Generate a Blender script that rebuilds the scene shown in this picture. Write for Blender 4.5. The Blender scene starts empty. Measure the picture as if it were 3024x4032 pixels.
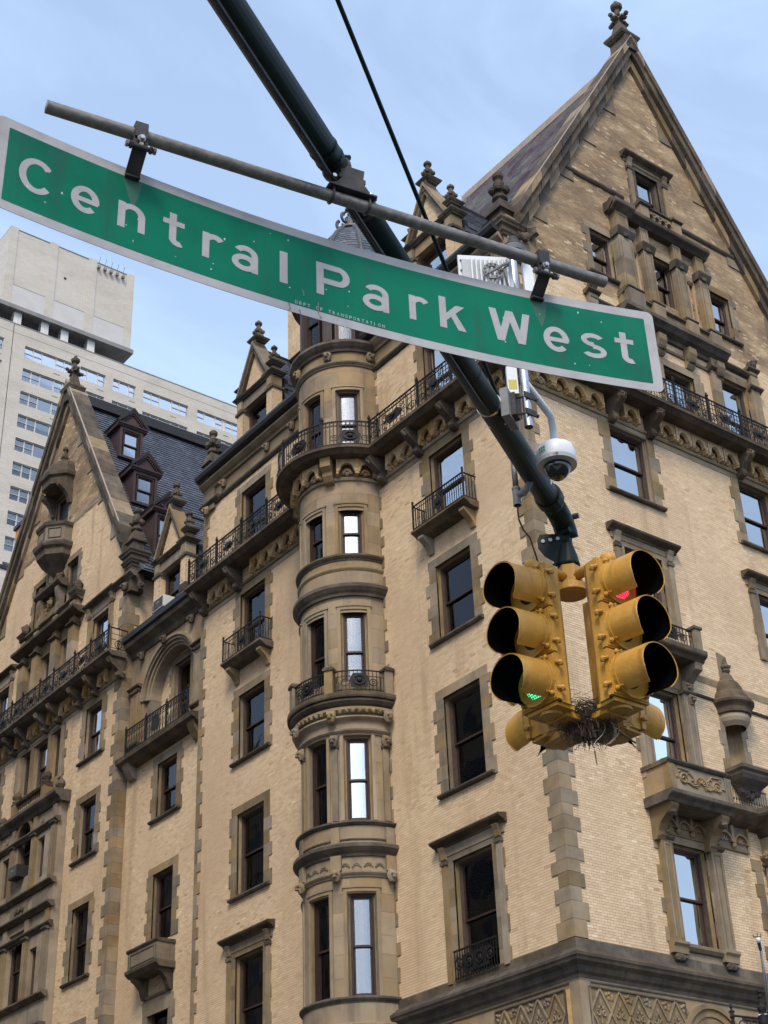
import bpy, math, random
import numpy as np
from mathutils import Matrix, Vector, noise as mnoise
random.seed(7)
rnd = random.random
R = math.radians
sc = bpy.context.scene
col = sc.collection

# ---------------------------------------------------------------- camera
CAM = Vector((-25.1949, -25.7141, 1.65))
YAW, PITCH, ROLL = 0.9071270, 0.5432288, -0.0409387
fw = Vector((math.cos(PITCH)*math.cos(YAW), math.cos(PITCH)*math.sin(YAW), math.sin(PITCH)))
rt0 = Vector((math.sin(YAW), -math.cos(YAW), 0))
up0 = rt0.cross(fw)
rt = rt0*math.cos(ROLL) + up0*math.sin(ROLL)
up = -rt0*math.sin(ROLL) + up0*math.cos(ROLL)
cd = bpy.data.cameras.new('camera')
cam = bpy.data.objects.new('camera', cd); col.objects.link(cam)
mw = Matrix((rt, up, -fw)).transposed().to_4x4(); mw.translation = CAM
cam.matrix_world = mw
cd.sensor_fit = 'VERTICAL'; cd.sensor_height = 36.0; cd.sensor_width = 27.0
cd.lens = 6099.5/4032*36.0
cd.clip_start = 0.05; cd.clip_end = 3000
sc.camera = cam

# ---------------------------------------------------------------- sky, added key lamp, exposure
KEY_EL, KEY_DIR = R(48), Vector((-0.70, -0.71, 0)).normalized()
w = bpy.data.worlds.new('World'); sc.world = w; w.use_nodes = True
nt = w.node_tree; nd = nt.nodes; lk = nt.links; nd.clear()
out = nd.new('ShaderNodeOutputWorld'); bg = nd.new('ShaderNodeBackground')
sky = nd.new('ShaderNodeTexSky'); sky.sky_type = 'NISHITA'; sky.sun_disc = False
sky.sun_elevation = KEY_EL
sky.sun_rotation = math.atan2(KEY_DIR.x, KEY_DIR.y)
sky.altitude = 20; sky.air_density = 1.0; sky.dust_density = 3.0; sky.ozone_density = 1.6
bg.inputs['Strength'].default_value = 0.142
# thin streaks of high cloud, all round the sky
tc = nd.new('ShaderNodeTexCoord'); mp = nd.new('ShaderNodeMapping')
mp.inputs['Scale'].default_value = (1.2, 3.2, 5.0); mp.inputs['Rotation'].default_value = (0.2, 0.35, 0.6)
nz = nd.new('ShaderNodeTexNoise'); nz.inputs['Scale'].default_value = 1.7; nz.inputs['Detail'].default_value = 7; nz.inputs['Roughness'].default_value = 0.55
nz.inputs['Distortion'].default_value = 0.6
rp = nd.new('ShaderNodeValToRGB'); rp.color_ramp.elements[0].position = 0.42; rp.color_ramp.elements[1].position = 0.78
mx = nd.new('ShaderNodeMixRGB'); mx.blend_type = 'MIX'
ml = nd.new('ShaderNodeMath'); ml.operation = 'MULTIPLY'; ml.inputs[1].default_value = 0.30
hz = nd.new('ShaderNodeMath'); hz.operation = 'ADD'; hz.inputs[1].default_value = 0.34
lk.new(tc.outputs['Generated'], mp.inputs['Vector']); lk.new(mp.outputs['Vector'], nz.inputs['Vector'])
lk.new(nz.outputs['Fac'], rp.inputs['Fac']); lk.new(rp.outputs['Color'], ml.inputs[0]); lk.new(ml.outputs[0], hz.inputs[0])
sxyz = nd.new('ShaderNodeSeparateXYZ'); lk.new(tc.outputs['Generated'], sxyz.inputs[0])
mr_ = nd.new('ShaderNodeMapRange'); mr_.inputs['From Min'].default_value = 0.0; mr_.inputs['From Max'].default_value = 0.75; mr_.inputs['To Min'].default_value = 0.30; mr_.inputs['To Max'].default_value = 0.0
lk.new(sxyz.outputs['Z'], mr_.inputs['Value']); ad_ = nd.new('ShaderNodeMath'); ad_.operation = 'ADD'; ad_.use_clamp = True
lk.new(hz.outputs[0], ad_.inputs[0]); lk.new(mr_.outputs['Result'], ad_.inputs[1]); lk.new(ad_.outputs[0], mx.inputs['Fac'])
lk.new(sky.outputs['Color'], mx.inputs['Color1']); mx.inputs['Color2'].default_value = (3.7, 4.85, 6.5, 1)
lk.new(mx.outputs['Color'], bg.inputs['Color']); lk.new(bg.outputs['Background'], out.inputs['Surface'])
sl = bpy.data.lights.new('soft_key', 'SUN'); sl.energy = 1.5; sl.angle = R(16); sl.color = (1.0, 0.87, 0.70)  # added soft key from behind the camera, brightens the shaded facades
so = bpy.data.objects.new('soft_key', sl); col.objects.link(so)
sd = Vector((KEY_DIR.x*math.cos(KEY_EL), KEY_DIR.y*math.cos(KEY_EL), math.sin(KEY_EL)))
so.rotation_euler = sd.to_track_quat('Z', 'Y').to_euler(); so.location = (-40, -60, 60)
sc.view_settings.view_transform = 'Standard'; sc.view_settings.look = 'None'
sc.view_settings.gamma = 1; sc.view_settings.use_curve_mapping = False
sc.view_settings.exposure = 0.80
sc.render.engine = 'CYCLES'
sc.cycles.max_bounces = 6; sc.cycles.diffuse_bounces = 3; sc.cycles.transparent_max_bounces = 6

# ---------------------------------------------------------------- materials
def mat(name, c=(.5,.5,.5), rough=.8, metal=0.0, c2=None, scale=3.0, c3=None, scale2=.35, bump=0.0, bscale=40, objvar=0.0,
        stretch=1.0, spec=0.3, emit=None, estr=0, tone=None, streak=None):
    m = bpy.data.materials.new(name); m.use_nodes = True
    t = m.node_tree; n = t.nodes; l = t.links
    p = n['Principled BSDF']; p.inputs['Roughness'].default_value = rough; p.inputs['Metallic'].default_value = metal
    p.inputs['Specular IOR Level'].default_value = spec
    g = n.new('ShaderNodeNewGeometry')
    def noise(sc_, det=6, st=1.0, rough_=.6):
        mpn = n.new('ShaderNodeMapping'); mpn.inputs['Scale'].default_value = (1, 1, 1/st)
        l.new(g.outputs['Position'], mpn.inputs['Vector'])
        x = n.new('ShaderNodeTexNoise'); x.inputs['Scale'].default_value = sc_; x.inputs['Detail'].default_value = det; x.inputs['Roughness'].default_value = rough_
        l.new(mpn.outputs['Vector'], x.inputs['Vector']); return x.outputs['Fac']
    def ramp(src, a, b):
        r_ = n.new('ShaderNodeMapRange'); r_.inputs['From Min'].default_value = a; r_.inputs['From Max'].default_value = b
        l.new(src, r_.inputs['Value']); return r_.outputs['Result']
    def mixc(f, a, b, mode='MIX'):
        x = n.new('ShaderNodeMixRGB'); x.blend_type = mode
        for s_, v in (('Fac', f), ('Color1', a), ('Color2', b)):
            if hasattr(v, 'links'): l.new(v, x.inputs[s_])
            elif isinstance(v, tuple): x.inputs[s_].default_value = (*v, 1)
            else: x.inputs[s_].default_value = v
        return x.outputs['Color']
    cur = c
    if tone is not None:
        at = n.new('ShaderNodeAttribute'); at.attribute_name = 'tone'
        cr = n.new('ShaderNodeValToRGB'); e = cr.color_ramp.elements
        while len(e) < len(tone): e.new(0.5)
        for k, (ps, cc) in enumerate(tone): e[k].position = ps; e[k].color = (*cc, 1)
        l.new(at.outputs['Fac'], cr.inputs['Fac']); cur = cr.outputs['Color']
    if c2 is not None: cur = mixc(ramp(noise(scale, 7, stretch), .38, .66), cur, c2)
    if c3 is not None: cur = mixc(ramp(noise(scale2, 5, stretch), .45, .72), cur, c3)
    if streak is not None: cur = mixc(ramp(noise(streak[1], 4, 9.0), .55, .8), cur, streak[0])
    if objvar:
        oi = n.new('ShaderNodeObjectInfo'); hs = n.new('ShaderNodeHueSaturation')
        mr = n.new('ShaderNodeMapRange'); mr.inputs['To Min'].default_value = 1-objvar; mr.inputs['To Max'].default_value = 1+objvar
        l.new(oi.outputs['Random'], mr.inputs['Value']); l.new(mr.outputs['Result'], hs.inputs['Value'])
        m2 = n.new('ShaderNodeMath'); m2.operation = 'MULTIPLY'; m2.inputs[1].default_value = 7.31
        m3 = n.new('ShaderNodeMath'); m3.operation = 'FRACT'; l.new(oi.outputs['Random'], m2.inputs[0]); l.new(m2.outputs[0], m3.inputs[0])
        m4 = n.new('ShaderNodeMapRange'); m4.inputs['To Min'].default_value = 1-objvar*1.3; m4.inputs['To Max'].default_value = 1+objvar*.8
        l.new(m3.outputs[0], m4.inputs['Value']); l.new(m4.outputs['Result'], hs.inputs['Saturation'])
        if hasattr(cur, 'links'): l.new(cur, hs.inputs['Color'])
        else: hs.inputs['Color'].default_value = (*cur, 1)
        cur = hs.outputs['Color']
    if hasattr(cur, 'links'): l.new(cur, p.inputs['Base Color'])
    else: p.inputs['Base Color'].default_value = (*cur, 1)
    if bump:
        b = n.new('ShaderNodeBump'); b.inputs['Strength'].default_value = bump; b.inputs['Distance'].default_value = .02
        l.new(noise(bscale, 5), b.inputs['Height']); l.new(b.outputs['Normal'], p.inputs['Normal'])
    if emit: p.inputs['Emission Color'].default_value = (*emit, 1); p.inputs['Emission Strength'].default_value = estr
    return m

BR_T = [(0.0, (.38,.255,.155)), (.25, (.54,.395,.25)), (.5, (.64,.49,.32)), (.8, (.70,.55,.37)), (1.0, (.76,.64,.47))]
Mt = dict(
 brick=mat('buff_brick', rough=.85, tone=BR_T, streak=((.40,.285,.175), 1.3), c3=(.55,.40,.26), scale2=.28, stretch=1.2, bump=.1, bscale=60),
 brick_old=mat('weathered_brick', rough=.9, tone=[(0,(.12,.09,.06)),(.3,(.27,.19,.115)),(.6,(.40,.285,.17)),(.86,(.50,.38,.235)),(1,(.62,.52,.37))], c3=(.17,.125,.085), scale2=.45, stretch=.35, bump=.15, bscale=60),
 mortar=mat('mortar', (.26,.19,.12), rough=.95, c2=(.21,.155,.10), scale=6),
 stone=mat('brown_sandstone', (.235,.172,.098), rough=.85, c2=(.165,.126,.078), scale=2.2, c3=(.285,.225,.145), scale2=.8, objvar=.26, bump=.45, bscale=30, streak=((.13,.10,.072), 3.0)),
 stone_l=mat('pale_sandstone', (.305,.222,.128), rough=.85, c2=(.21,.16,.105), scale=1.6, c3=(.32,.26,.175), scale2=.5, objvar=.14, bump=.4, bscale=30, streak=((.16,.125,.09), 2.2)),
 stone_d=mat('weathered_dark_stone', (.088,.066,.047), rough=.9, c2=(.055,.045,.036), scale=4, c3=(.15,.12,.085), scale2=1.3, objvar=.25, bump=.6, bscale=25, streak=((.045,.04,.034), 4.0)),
 terra=mat('golden_terracotta', (.52,.345,.165), rough=.8, c2=(.36,.235,.115), scale=5, c3=(.56,.42,.24), scale2=1.2, objvar=.12, bump=.4, bscale=40),
 iron=mat('black_iron', (.009,.009,.010), rough=.6, spec=.25, bump=.2, bscale=80, c2=(.018,.016,.014), scale=9),
 wood=mat('brown_window_wood', (.085,.062,.048), rough=.55, c2=(.06,.042,.033), scale=8),
 sash=mat('dark_oxblood_sash_wood', (.046,.026,.021), rough=.45, c2=(.03,.019,.016), scale=8),
 plum=mat('plum_painted_wood', (.055,.033,.034), rough=.6, c2=(.04,.026,.027), scale=3, c3=(.07,.046,.045), scale2=.8),
 slate=mat('blue_grey_slate', rough=.5, spec=.5, tone=[(0,(.035,.04,.055)),(.5,(.065,.075,.10)),(1,(.105,.12,.155))], c3=(.05,.055,.075), scale2=.6),
 slate_c=mat('purple_green_slate', rough=.6, tone=[(0,(.26,.25,.27)),(.35,(.42,.30,.38)),(.55,(.45,.42,.43)),(.8,(.32,.44,.36)),(1,(.55,.53,.52))], c3=(.40,.38,.39), scale2=.8),
 lead=mat('lead_flashing', (.10,.105,.11), rough=.5, metal=.3, c2=(.07,.075,.08), scale=3),
 copper=mat('pale_ridge_metal', (.36,.29,.24), rough=.6, c2=(.28,.23,.19), scale=3),
 gutter=mat('black_gutter_metal', (.018,.018,.02), rough=.5, c2=(.035,.03,.028), scale=5),
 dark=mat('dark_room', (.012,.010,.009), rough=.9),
 blind=mat('white_roller_blind', (.78,.78,.76), rough=.9),
 shutter=mat('brown_inner_shutter', (.20,.115,.07), rough=.6, c2=(.14,.08,.05), scale=4, stretch=5),
 curtain=mat('pale_curtain', (.60,.61,.63), rough=.95, c2=(.46,.47,.49), scale=5, stretch=40),
 paintgreen=mat('dark_green_paint', (.0035,.014,.012), rough=.5, spec=.2, c2=(.003,.010,.010), scale=4, c3=(.008,.025,.022), scale2=3, bump=.12, bscale=60),
 galv=mat('galvanised_steel', (.21,.20,.185), rough=.5, metal=.55, c2=(.13,.12,.11), scale=7, c3=(.27,.26,.24), scale2=30, bump=.1, bscale=90),
 steel=mat('bright_steel', (.62,.62,.63), rough=.25, metal=.9, c2=(.4,.4,.41), scale=6),
 conduit=mat('grey_conduit', (.23,.24,.25), rough=.6, c2=(.16,.165,.17), scale=6),
 blackmetal=mat('black_bracket_metal', (.02,.02,.022), rough=.5, c2=(.045,.042,.04), scale=12, bump=.2, bscale=80),
 yellow=mat('aged_yellow_paint', (.50,.265,.036), rough=.5, spec=.4, c2=(.38,.19,.028), scale=3.5, c3=(.56,.33,.08), scale2=7, bump=.18, bscale=35, streak=((.16,.085,.028), 11.0)),
 visor=mat('visor_black_inside', (.003,.003,.0035), rough=1.0, spec=0.0),
 lens_off=mat('unlit_signal_lens', (.03,.035,.03), rough=.12, spec=.7),
 lens_red=mat('lit_red_leds', (.5,.01,.02), rough=.3, emit=(1.0,.02,.07), estr=3.0),
 lens_red_dim=mat('red_lens_between_leds', (.10,.005,.01), rough=.2, emit=(1.0,.01,.04), estr=.25),
 lens_green=mat('lit_green_leds', (.01,.3,.12), rough=.3, emit=(.05,.9,.35), estr=1.5),
 lens_green_dim=mat('green_lens_between_leds', (.005,.06,.03), rough=.2, emit=(.02,.7,.25), estr=.10),
 signgreen=mat('green_sign_face', (.0,.15,.088), rough=.5, spec=.12, c2=(.0,.13,.078), scale=1.5, c3=(.0,.10,.062), scale2=2.2, streak=((.02,.075,.055), 6.0)),
 signwhite=mat('grey_white_reflective_letters', (.37,.37,.385), rough=.45, c2=(.33,.33,.345), scale=3, c3=(.30,.295,.30), scale2=9),
 scratch=mat('scraped_pale_marks', (.35,.55,.5), rough=.6),
 white=mat('white_housing', (.62,.66,.70), rough=.4, c2=(.55,.59,.63), scale=4),
 whitegrey=mat('light_grey_housing', (.42,.44,.46), rough=.45, c2=(.36,.38,.40), scale=4),
 smoke=mat('smoked_dome', (.01,.011,.014), rough=.06, spec=.8),
 twig=mat('dry_twigs', (.055,.042,.03), rough=.95, c2=(.11,.09,.07), scale=30),
 straw=mat('pale_straw', (.26,.23,.18), rough=.9),
 wbrick=mat('white_glazed_brick_plain', (.58,.54,.475), rough=.7, c2=(.51,.47,.41), scale=.35, c3=(.61,.575,.515), scale2=.12, stretch=.4),
 concrete=mat('grey_concrete', (.24,.24,.235), rough=.85, c2=(.18,.18,.175), scale=1.2),
 whitepaint=mat('white_painted_column', (.66,.65,.62), rough=.7, c2=(.57,.56,.54), scale=1.5),
 alu=mat('aluminium_window_frame', (.50,.50,.49), rough=.45, metal=.3),
 asphalt=mat('asphalt', (.05,.05,.052), rough=.9, c2=(.04,.04,.042), scale=2, bump=.3, bscale=60),
 pavement=mat('concrete_pavement', (.30,.29,.27), rough=.9, c2=(.24,.23,.215), scale=1.5),
 yellowsticker=mat('yellow_sticker', (.42,.38,.09), rough=.5),
 blind_g=mat('grey_white_blind', (.50,.52,.53), rough=.9),
 darkcast=mat('dark_cast_metal', (.07,.065,.06), rough=.6, metal=.3, c2=(.035,.033,.03), scale=10),
 signstain=mat('rust_stain', (.03,.11,.075), rough=.6),
 labelgreen=mat('green_label_print', (.05,.30,.16), rough=.6),
 whitepaint2=mat('pale_brick_patch', (.53,.52,.51), rough=.75, c2=(.48,.47,.46), scale=.6),
 oppbrick=mat('tan_brick_opposite', (.42,.33,.24), rough=.85, c2=(.37,.29,.21), scale=.3),
 opp_window=mat('opposite_window', (.12,.13,.15), rough=.2),
 redbrick=mat('orange_brick', (.55,.25,.10), rough=.85, c2=(.42,.19,.08), scale=5),
)
def brickify():
    m = Mt['wbrick']; t = m.node_tree; n = t.nodes; l = t.links; p = n['Principled BSDF']
    src = p.inputs['Base Color'].links[0].from_socket
    g = n.new('ShaderNodeNewGeometry'); s = n.new('ShaderNodeSeparateXYZ'); cmb = n.new('ShaderNodeCombineXYZ')
    ad = n.new('ShaderNodeMath'); ad.operation = 'ADD'
    l.new(g.outputs['Position'], s.inputs[0]); l.new(s.outputs['X'], ad.inputs[0]); l.new(s.outputs['Y'], ad.inputs[1])
    l.new(ad.outputs[0], cmb.inputs['X']); l.new(s.outputs['Z'], cmb.inputs['Y'])
    b = n.new('ShaderNodeTexBrick'); b.inputs['Scale'].default_value = 1.0; b.inputs['Brick Width'].default_value = .42; b.inputs['Row Height'].default_value = .15
    b.inputs['Mortar Size'].default_value = .016; b.inputs['Color1'].default_value = (1,1,1,1); b.inputs['Color2'].default_value = (.88,.88,.87,1); b.inputs['Mortar'].default_value = (.62,.6,.58,1)
    l.new(cmb.outputs[0], b.inputs['Vector'])
    x = n.new('ShaderNodeMixRGB'); x.blend_type = 'MULTIPLY'; x.inputs['Fac'].default_value = .8
    l.new(src, x.inputs['Color1']); l.new(b.outputs['Color'], x.inputs['Color2']); l.new(x.outputs['Color'], p.inputs['Base Color'])
brickify()
def glass(name, refl, tint=(.93,.95,.96), rough=.02, wav=.25, gc=.95):
    m = bpy.data.materials.new(name); m.use_nodes = True; t = m.node_tree; n = t.nodes; l = t.links; n.clear()
    o = n.new('ShaderNodeOutputMaterial'); a = n.new('ShaderNodeBsdfTransparent'); a.inputs[0].default_value = (*tint, 1)
    b = n.new('ShaderNodeBsdfGlossy'); b.inputs['Roughness'].default_value = rough; b.inputs[0].default_value = (gc, gc*1.01, gc*1.03, 1)
    x = n.new('ShaderNodeMixShader'); f = n.new('ShaderNodeFresnel'); f.inputs[0].default_value = 1.5
    r_ = n.new('ShaderNodeMapRange'); r_.inputs['To Min'].default_value = refl; r_.inputs['To Max'].default_value = 1.0
    l.new(f.outputs[0], r_.inputs['Value']); l.new(r_.outputs[0], x.inputs[0])
    g = n.new('ShaderNodeNewGeometry'); nz = n.new('ShaderNodeTexNoise'); nz.inputs['Scale'].default_value = 1.3; nz.inputs['Detail'].default_value = 1
    bp = n.new('ShaderNodeBump'); bp.inputs['Strength'].default_value = wav; bp.inputs['Distance'].default_value = .05
    l.new(g.outputs['Position'], nz.inputs['Vector']); l.new(nz.outputs['Fac'], bp.inputs['Height']); l.new(bp.outputs[0], b.inputs['Normal'])
    l.new(a.outputs[0], x.inputs[1]); l.new(b.outputs[0], x.inputs[2]); l.new(x.outputs[0], o.inputs[0]); return m
Mt['glass'] = glass('old_window_glass', .0, wav=.12, gc=.8)
Mt['glass_sky'] = glass('bright_reflecting_glass', .03, wav=.15, gc=.55)
Mt['glass_h'] = glass('storm_window_glass', .16, wav=.15)
Mt['glass_m'] = glass('mirror_bright_glass', .5)

# ---------------------------------------------------------------- mesh builder and frames
class Fr:
    def __init__(s, fn, th=None, nu=1): s.fn = fn; s.th = th; s.nu = nu
FW_ = Fr(lambda a: a)
def plane_left(x0): return Fr(lambda a: np.stack([x0-a[:,1], a[:,0], a[:,2]], 1), 90)
def plane_right(y0): return Fr(lambda a: np.stack([a[:,0], y0-a[:,1], a[:,2]], 1), 180)
FA = plane_left(0.0); FC = plane_left(0.4); FG = plane_right(0.0)
def round_left(yc, r):
    def fn(a):
        t = a[:,0]/r; q = r+a[:,1]
        return np.stack([-q*np.cos(t), yc+q*np.sin(t), a[:,2]], 1)
    return Fr(fn, None, 5)
def round_right(xc, r):
    def fn(a):
        t = a[:,0]/r; q = r+a[:,1]
        return np.stack([xc+q*np.sin(t), -q*np.cos(t), a[:,2]], 1)
    return Fr(fn, None, 5)
TR, TYC = 1.59, 8.29
FT = round_left(TYC, TR)
def turned(cx, cy, cz, deg):
    c_, s_ = math.cos(R(deg)), math.sin(R(deg))
    return Fr(lambda a: np.stack([cx+a[:,0]*c_-a[:,1]*s_, cy+a[:,0]*s_+a[:,1]*c_, cz+a[:,2]], 1), deg)

ORI = {}
def link(o, parent, world_loc, rotz=0.0, kind=None, label=None):
    col.objects.link(o)
    if parent is not None:
        o.parent = parent; o.location = Vector(world_loc)-ORI[parent.name]
    else: o.location = world_loc
    if rotz: o.rotation_euler = (0, 0, rotz)
    ORI[o.name] = Vector(world_loc)
    if kind: o['kind'] = kind
    if label: o['label'] = label
    return o
def empty(name, loc, parent=None, label=None, cat=None, group=None):
    o = bpy.data.objects.new(name, None); o.empty_display_size = .3
    link(o, parent, loc, label=label)
    if cat: o['category'] = cat
    if group: o['group'] = group
    return o
def tag(o, label, cat, group=None, kind=None):
    o['label'] = label; o['category'] = cat
    if group: o['group'] = group
    if kind: o['kind'] = kind
    return o

class M:
    def __init__(s, F=FW_): s.F = F; s.v = []; s.f = []
    def add(s, vs, fs):
        b = len(s.v); s.v += vs; s.f += [tuple(i+b for i in f) for f in fs]; return s
    def box(s, u0, u1, w0, w1, z0, z1, nu=None):
        nu = nu or s.F.nu
        vs = []
        for i in range(nu+1):
            u = u0+(u1-u0)*i/nu
            vs += [(u,w0,z0),(u,w1,z0),(u,w1,z1),(u,w0,z1)]
        fs = [(0,3,2,1)]
        for i in range(nu):
            a = 4*i; b = a+4
            fs += [(a,a+1,b+1,b),(a+1,a+2,b+2,b+1),(a+2,a+3,b+3,b+2),(a+3,a,b,b+3)]
        n = 4*nu; fs.append((n,n+1,n+2,n+3))
        return s.add(vs, fs)
    def prof(s, pf, u0, u1, m0=0, m1=0, nu=None):
        """profile [(w,z)...] run along u; m0/m1: mitre factor at each end (u0-m0*w, u1+m1*w)"""
        nu = nu or s.F.nu; k = len(pf); vs = []
        for i in range(nu+1):
            t = i/nu
            for (w_, z_) in pf:
                a = u0-m0*w_; b = u1+m1*w_
                vs.append((a+(b-a)*t, w_, z_))
        fs = [tuple(range(k-1,-1,-1)), tuple(range(nu*k, nu*k+k))]
        for i in range(nu):
            for j in range(k):
                a = i*k+j; b = i*k+(j+1)%k
                fs.append((a, b, b+k, a+k))
        return s.add(vs, fs)
    def poly(s, pts, w0, w1):
        """polygon in (u,z), extruded between w0 and w1"""
        k = len(pts)
        vs = [(u,w0,z) for u,z in pts]+[(u,w1,z) for u,z in pts]
        fs = [tuple(range(k-1,-1,-1)), tuple(range(k,2*k))]+[(j,(j+1)%k,k+(j+1)%k,k+j) for j in range(k)]
        return s.add(vs, fs)
    def ring(s, uc, zc, r0, r1, w0, w1, a0=0, a1=180, n=12, kz=1.0):
        for i in range(n):
            A = R(a0+(a1-a0)*i/n); B = R(a0+(a1-a0)*(i+1)/n)
            s.poly([(uc+r0*math.cos(A), zc+kz*r0*math.sin(A)), (uc+r1*math.cos(A), zc+kz*r1*math.sin(A)),
                    (uc+r1*math.cos(B), zc+kz*r1*math.sin(B)), (uc+r0*math.cos(B), zc+kz*r0*math.sin(B))], w0, w1)
        return s
    def lathe(s, cu, cw, pf, n=12, a0=0, a1=360, ph=0):
        full = abs(a1-a0) >= 359.9; m = n if full else n+1; vs = []
        for (r_, z_) in pf:
            for i in range(m):
                A = R(a0+ph+(a1-a0)*i/n); vs.append((cu+r_*math.cos(A), cw+r_*math.sin(A), z_))
        fs = []
        for j in range(len(pf)-1):
            for i in range(n):
                a = j*m+i; b = j*m+(i+1)%m
                fs.append((a, b, b+m, a+m))
        if full:
            fs += [tuple(range(m-1,-1,-1)), tuple(range((len(pf)-1)*m, len(pf)*m))]
        return s.add(vs, fs)
    def sq(s, cu, cw, pf):
        """square lathe: half widths"""
        return s.lathe(cu, cw, [(r_*1.41421, z_) for r_, z_ in pf], 4, ph=45)
    def tube(s, pts, r, n=6, caps=True, r1=None):
        P = [Vector(p) for p in pts]; vs = []; L = len(P)
        prev = None
        for i, p in enumerate(P):
            d = (P[min(i+1, L-1)]-P[max(i-1, 0)]).normalized()
            if prev is None:
                x = d.cross(Vector((0,0,1)));
                if x.length < .05: x = d.cross(Vector((1,0,0)))
            else: x = prev-d*prev.dot(d)
            x.normalize(); prev = x; y = d.cross(x)
            rr = r if r1 is None else r+(r1-r)*i/(L-1)
            for k in range(n):
                A = 2*math.pi*k/n; q = p+x*(rr*math.cos(A))+y*(rr*math.sin(A)); vs.append(tuple(q))
        fs = []
        for i in range(L-1):
            for k in range(n):
                a = i*n+k; b = i*n+(k+1)%n; fs.append((a, b, b+n, a+n))
        if caps: fs += [tuple(range(n-1,-1,-1)), tuple(range((L-1)*n, L*n))]
        return s.add(vs, fs)
    def blob(s, c, r, sx=1, sy=1, sz=1, n=8, m=5, j=0.0, seed=0):
        vs = []; rg = random.Random(seed)
        for i in range(1, m):
            t = math.pi*i/m
            for k in range(n):
                A = 2*math.pi*k/n; q = 1+j*(rg.random()-.5)*2
                vs.append((c[0]+r*sx*q*math.sin(t)*math.cos(A), c[1]+r*sy*q*math.sin(t)*math.sin(A), c[2]+r*sz*q*math.cos(t)))
        vs += [(c[0], c[1], c[2]+r*sz), (c[0], c[1], c[2]-r*sz)]
        T = len(vs)-2; fs = []
        for i in range(m-2):
            for k in range(n):
                a = i*n+k; b = i*n+(k+1)%n; fs.append((a, a+n, b+n, b))
        for k in range(n):
            fs.append((T, k, (k+1)%n)); a = (m-2)*n; fs.append((T+1, a+(k+1)%n, a+k))
        return s.add(vs, fs)
    def mesh(s, name, material, smooth=False, origin=None):
        a = s.F.fn(np.array(s.v, float))
        if origin is None:
            lo = a.min(0); hi = a.max(0); origin = ((lo[0]+hi[0])/2, (lo[1]+hi[1])/2, lo[2])
        a = a-np.array(origin)
        me = bpy.data.meshes.new(name); me.from_pydata(a.tolist(), [], s.f)
        me.materials.append(material)
        if smooth: me.polygons.foreach_set('use_smooth', [True]*len(me.polygons))
        return me, origin
    def build(s, name, material, parent=None, smooth=False, kind=None, label=None):
        me, o = s.mesh(name, Mt[material] if isinstance(material, str) else material, smooth)
        return link(bpy.data.objects.new(name, me), parent, o, kind=kind, label=label)
    def proto(s, name, material, smooth=False):
        """mesh data in local coordinates, to be placed many times"""
        me, o = s.mesh(name, Mt[material], smooth, origin=(0,0,0)); return me
def place(me, name, parent, pos, deg=0, label=None):
    return link(bpy.data.objects.new(name, me), parent, pos, rotz=R(deg), label=label)
def on(F, u, w_, z):
    p = F.fn(np.array([[u, w_, z]], float))[0]
    return (float(p[0]), float(p[1]), float(p[2]))
def rotof(F, u):
    if F.th is not None: return F.th
    p = np.array(on(F, u, 0, 0)); q = np.array(on(F, u, 1, 0)); d = q-p
    return math.degrees(math.atan2(d[1], d[0]))-90
def auto_smooth(o):
    pass
# ================================================================= the brick apartment house on the corner
BLD = empty('apartment_house', (0, 0, 0), label='tan brick and brownstone corner apartment house with tall gables, round bay and iron balconies', cat='building')
BRK = []      # (frame, u0, u1, z0, z1, tone, old)
def brickrows(F, lo, hi, z0, z1, holes, oldz=99, fac=1.0):
    H = .07; Lb = .203; k = 0; z = z0
    while z < z1-.02:
        zc = z+H/2
        a, b = lo(zc), hi(zc)
        iv = [(a, b)] if b > a else []
        for (h0, h1, g0, g1) in holes:
            if g0-.03 < zc < g1+.03:
                nv = []
                for (p, q) in iv:
                    if h1 <= p or h0 >= q: nv.append((p, q))
                    else:
                        if h0 > p: nv.append((p, h0))
                        if h1 < q: nv.append((h1, q))
                iv = nv
        off = (k % 2)*Lb/2+(.02*math.sin(k*1.7))
        for (p, q) in iv:
            u = math.floor((p-off)/Lb)*Lb+off
            while u < q:
                s0 = max(u, p)+.005; s1 = min(u+Lb, q)-.005
                if s1-s0 > .03:
                    big = mnoise.noise((u*.35+F.nu*9, z*.5, 3.3 if F.th == 90 else 8.1))
                    if zc > oldz:
                        pat = mnoise.noise((u*.9, z*2.6, 1.7)); t = .52+.42*pat+.32*(rnd()-.5)+.1*big
                        if rnd() < .04: t = .95
                    else:
                        t = .53+.12*big+.46*(rnd()-.5)
                        q_ = rnd()
                        if q_ < .03: t -= .25
                        elif q_ > .95: t += .25
                    BRK.append((F, s0, s1, z+.0045, z+H-.0045, min(max(t, 0), 1), zc > oldz))
                u += Lb
        z += H; k += 1
def wallstrips(F, lo, hi, z0, z1, holes, breaks=(), d=-.45):
    m = M(F); zs = sorted(set([z0, z1]+[z for h in holes for z in (h[2], h[3]) if z0 < z < z1]+[b for b in breaks if z0 < b < z1]))
    for za, zb in zip(zs, zs[1:]):
        zc = (za+zb)/2
        hs = sorted([(h[0], h[1]) for h in holes if h[2] < zc < h[3]])
        e0 = (lo(za+1e-4), lo(zb-1e-4)); cur = e0
        for (p, q) in hs:
            m.poly([(cur[0], za), (p, za), (p, zb), (cur[1], zb)], d, 0); cur = (q, q)
        e1 = (hi(za+1e-4), hi(zb-1e-4))
        m.poly([(cur[0], za), (e1[0], za), (e1[1], zb), (cur[1], zb)], d, 0)
    return m
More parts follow.
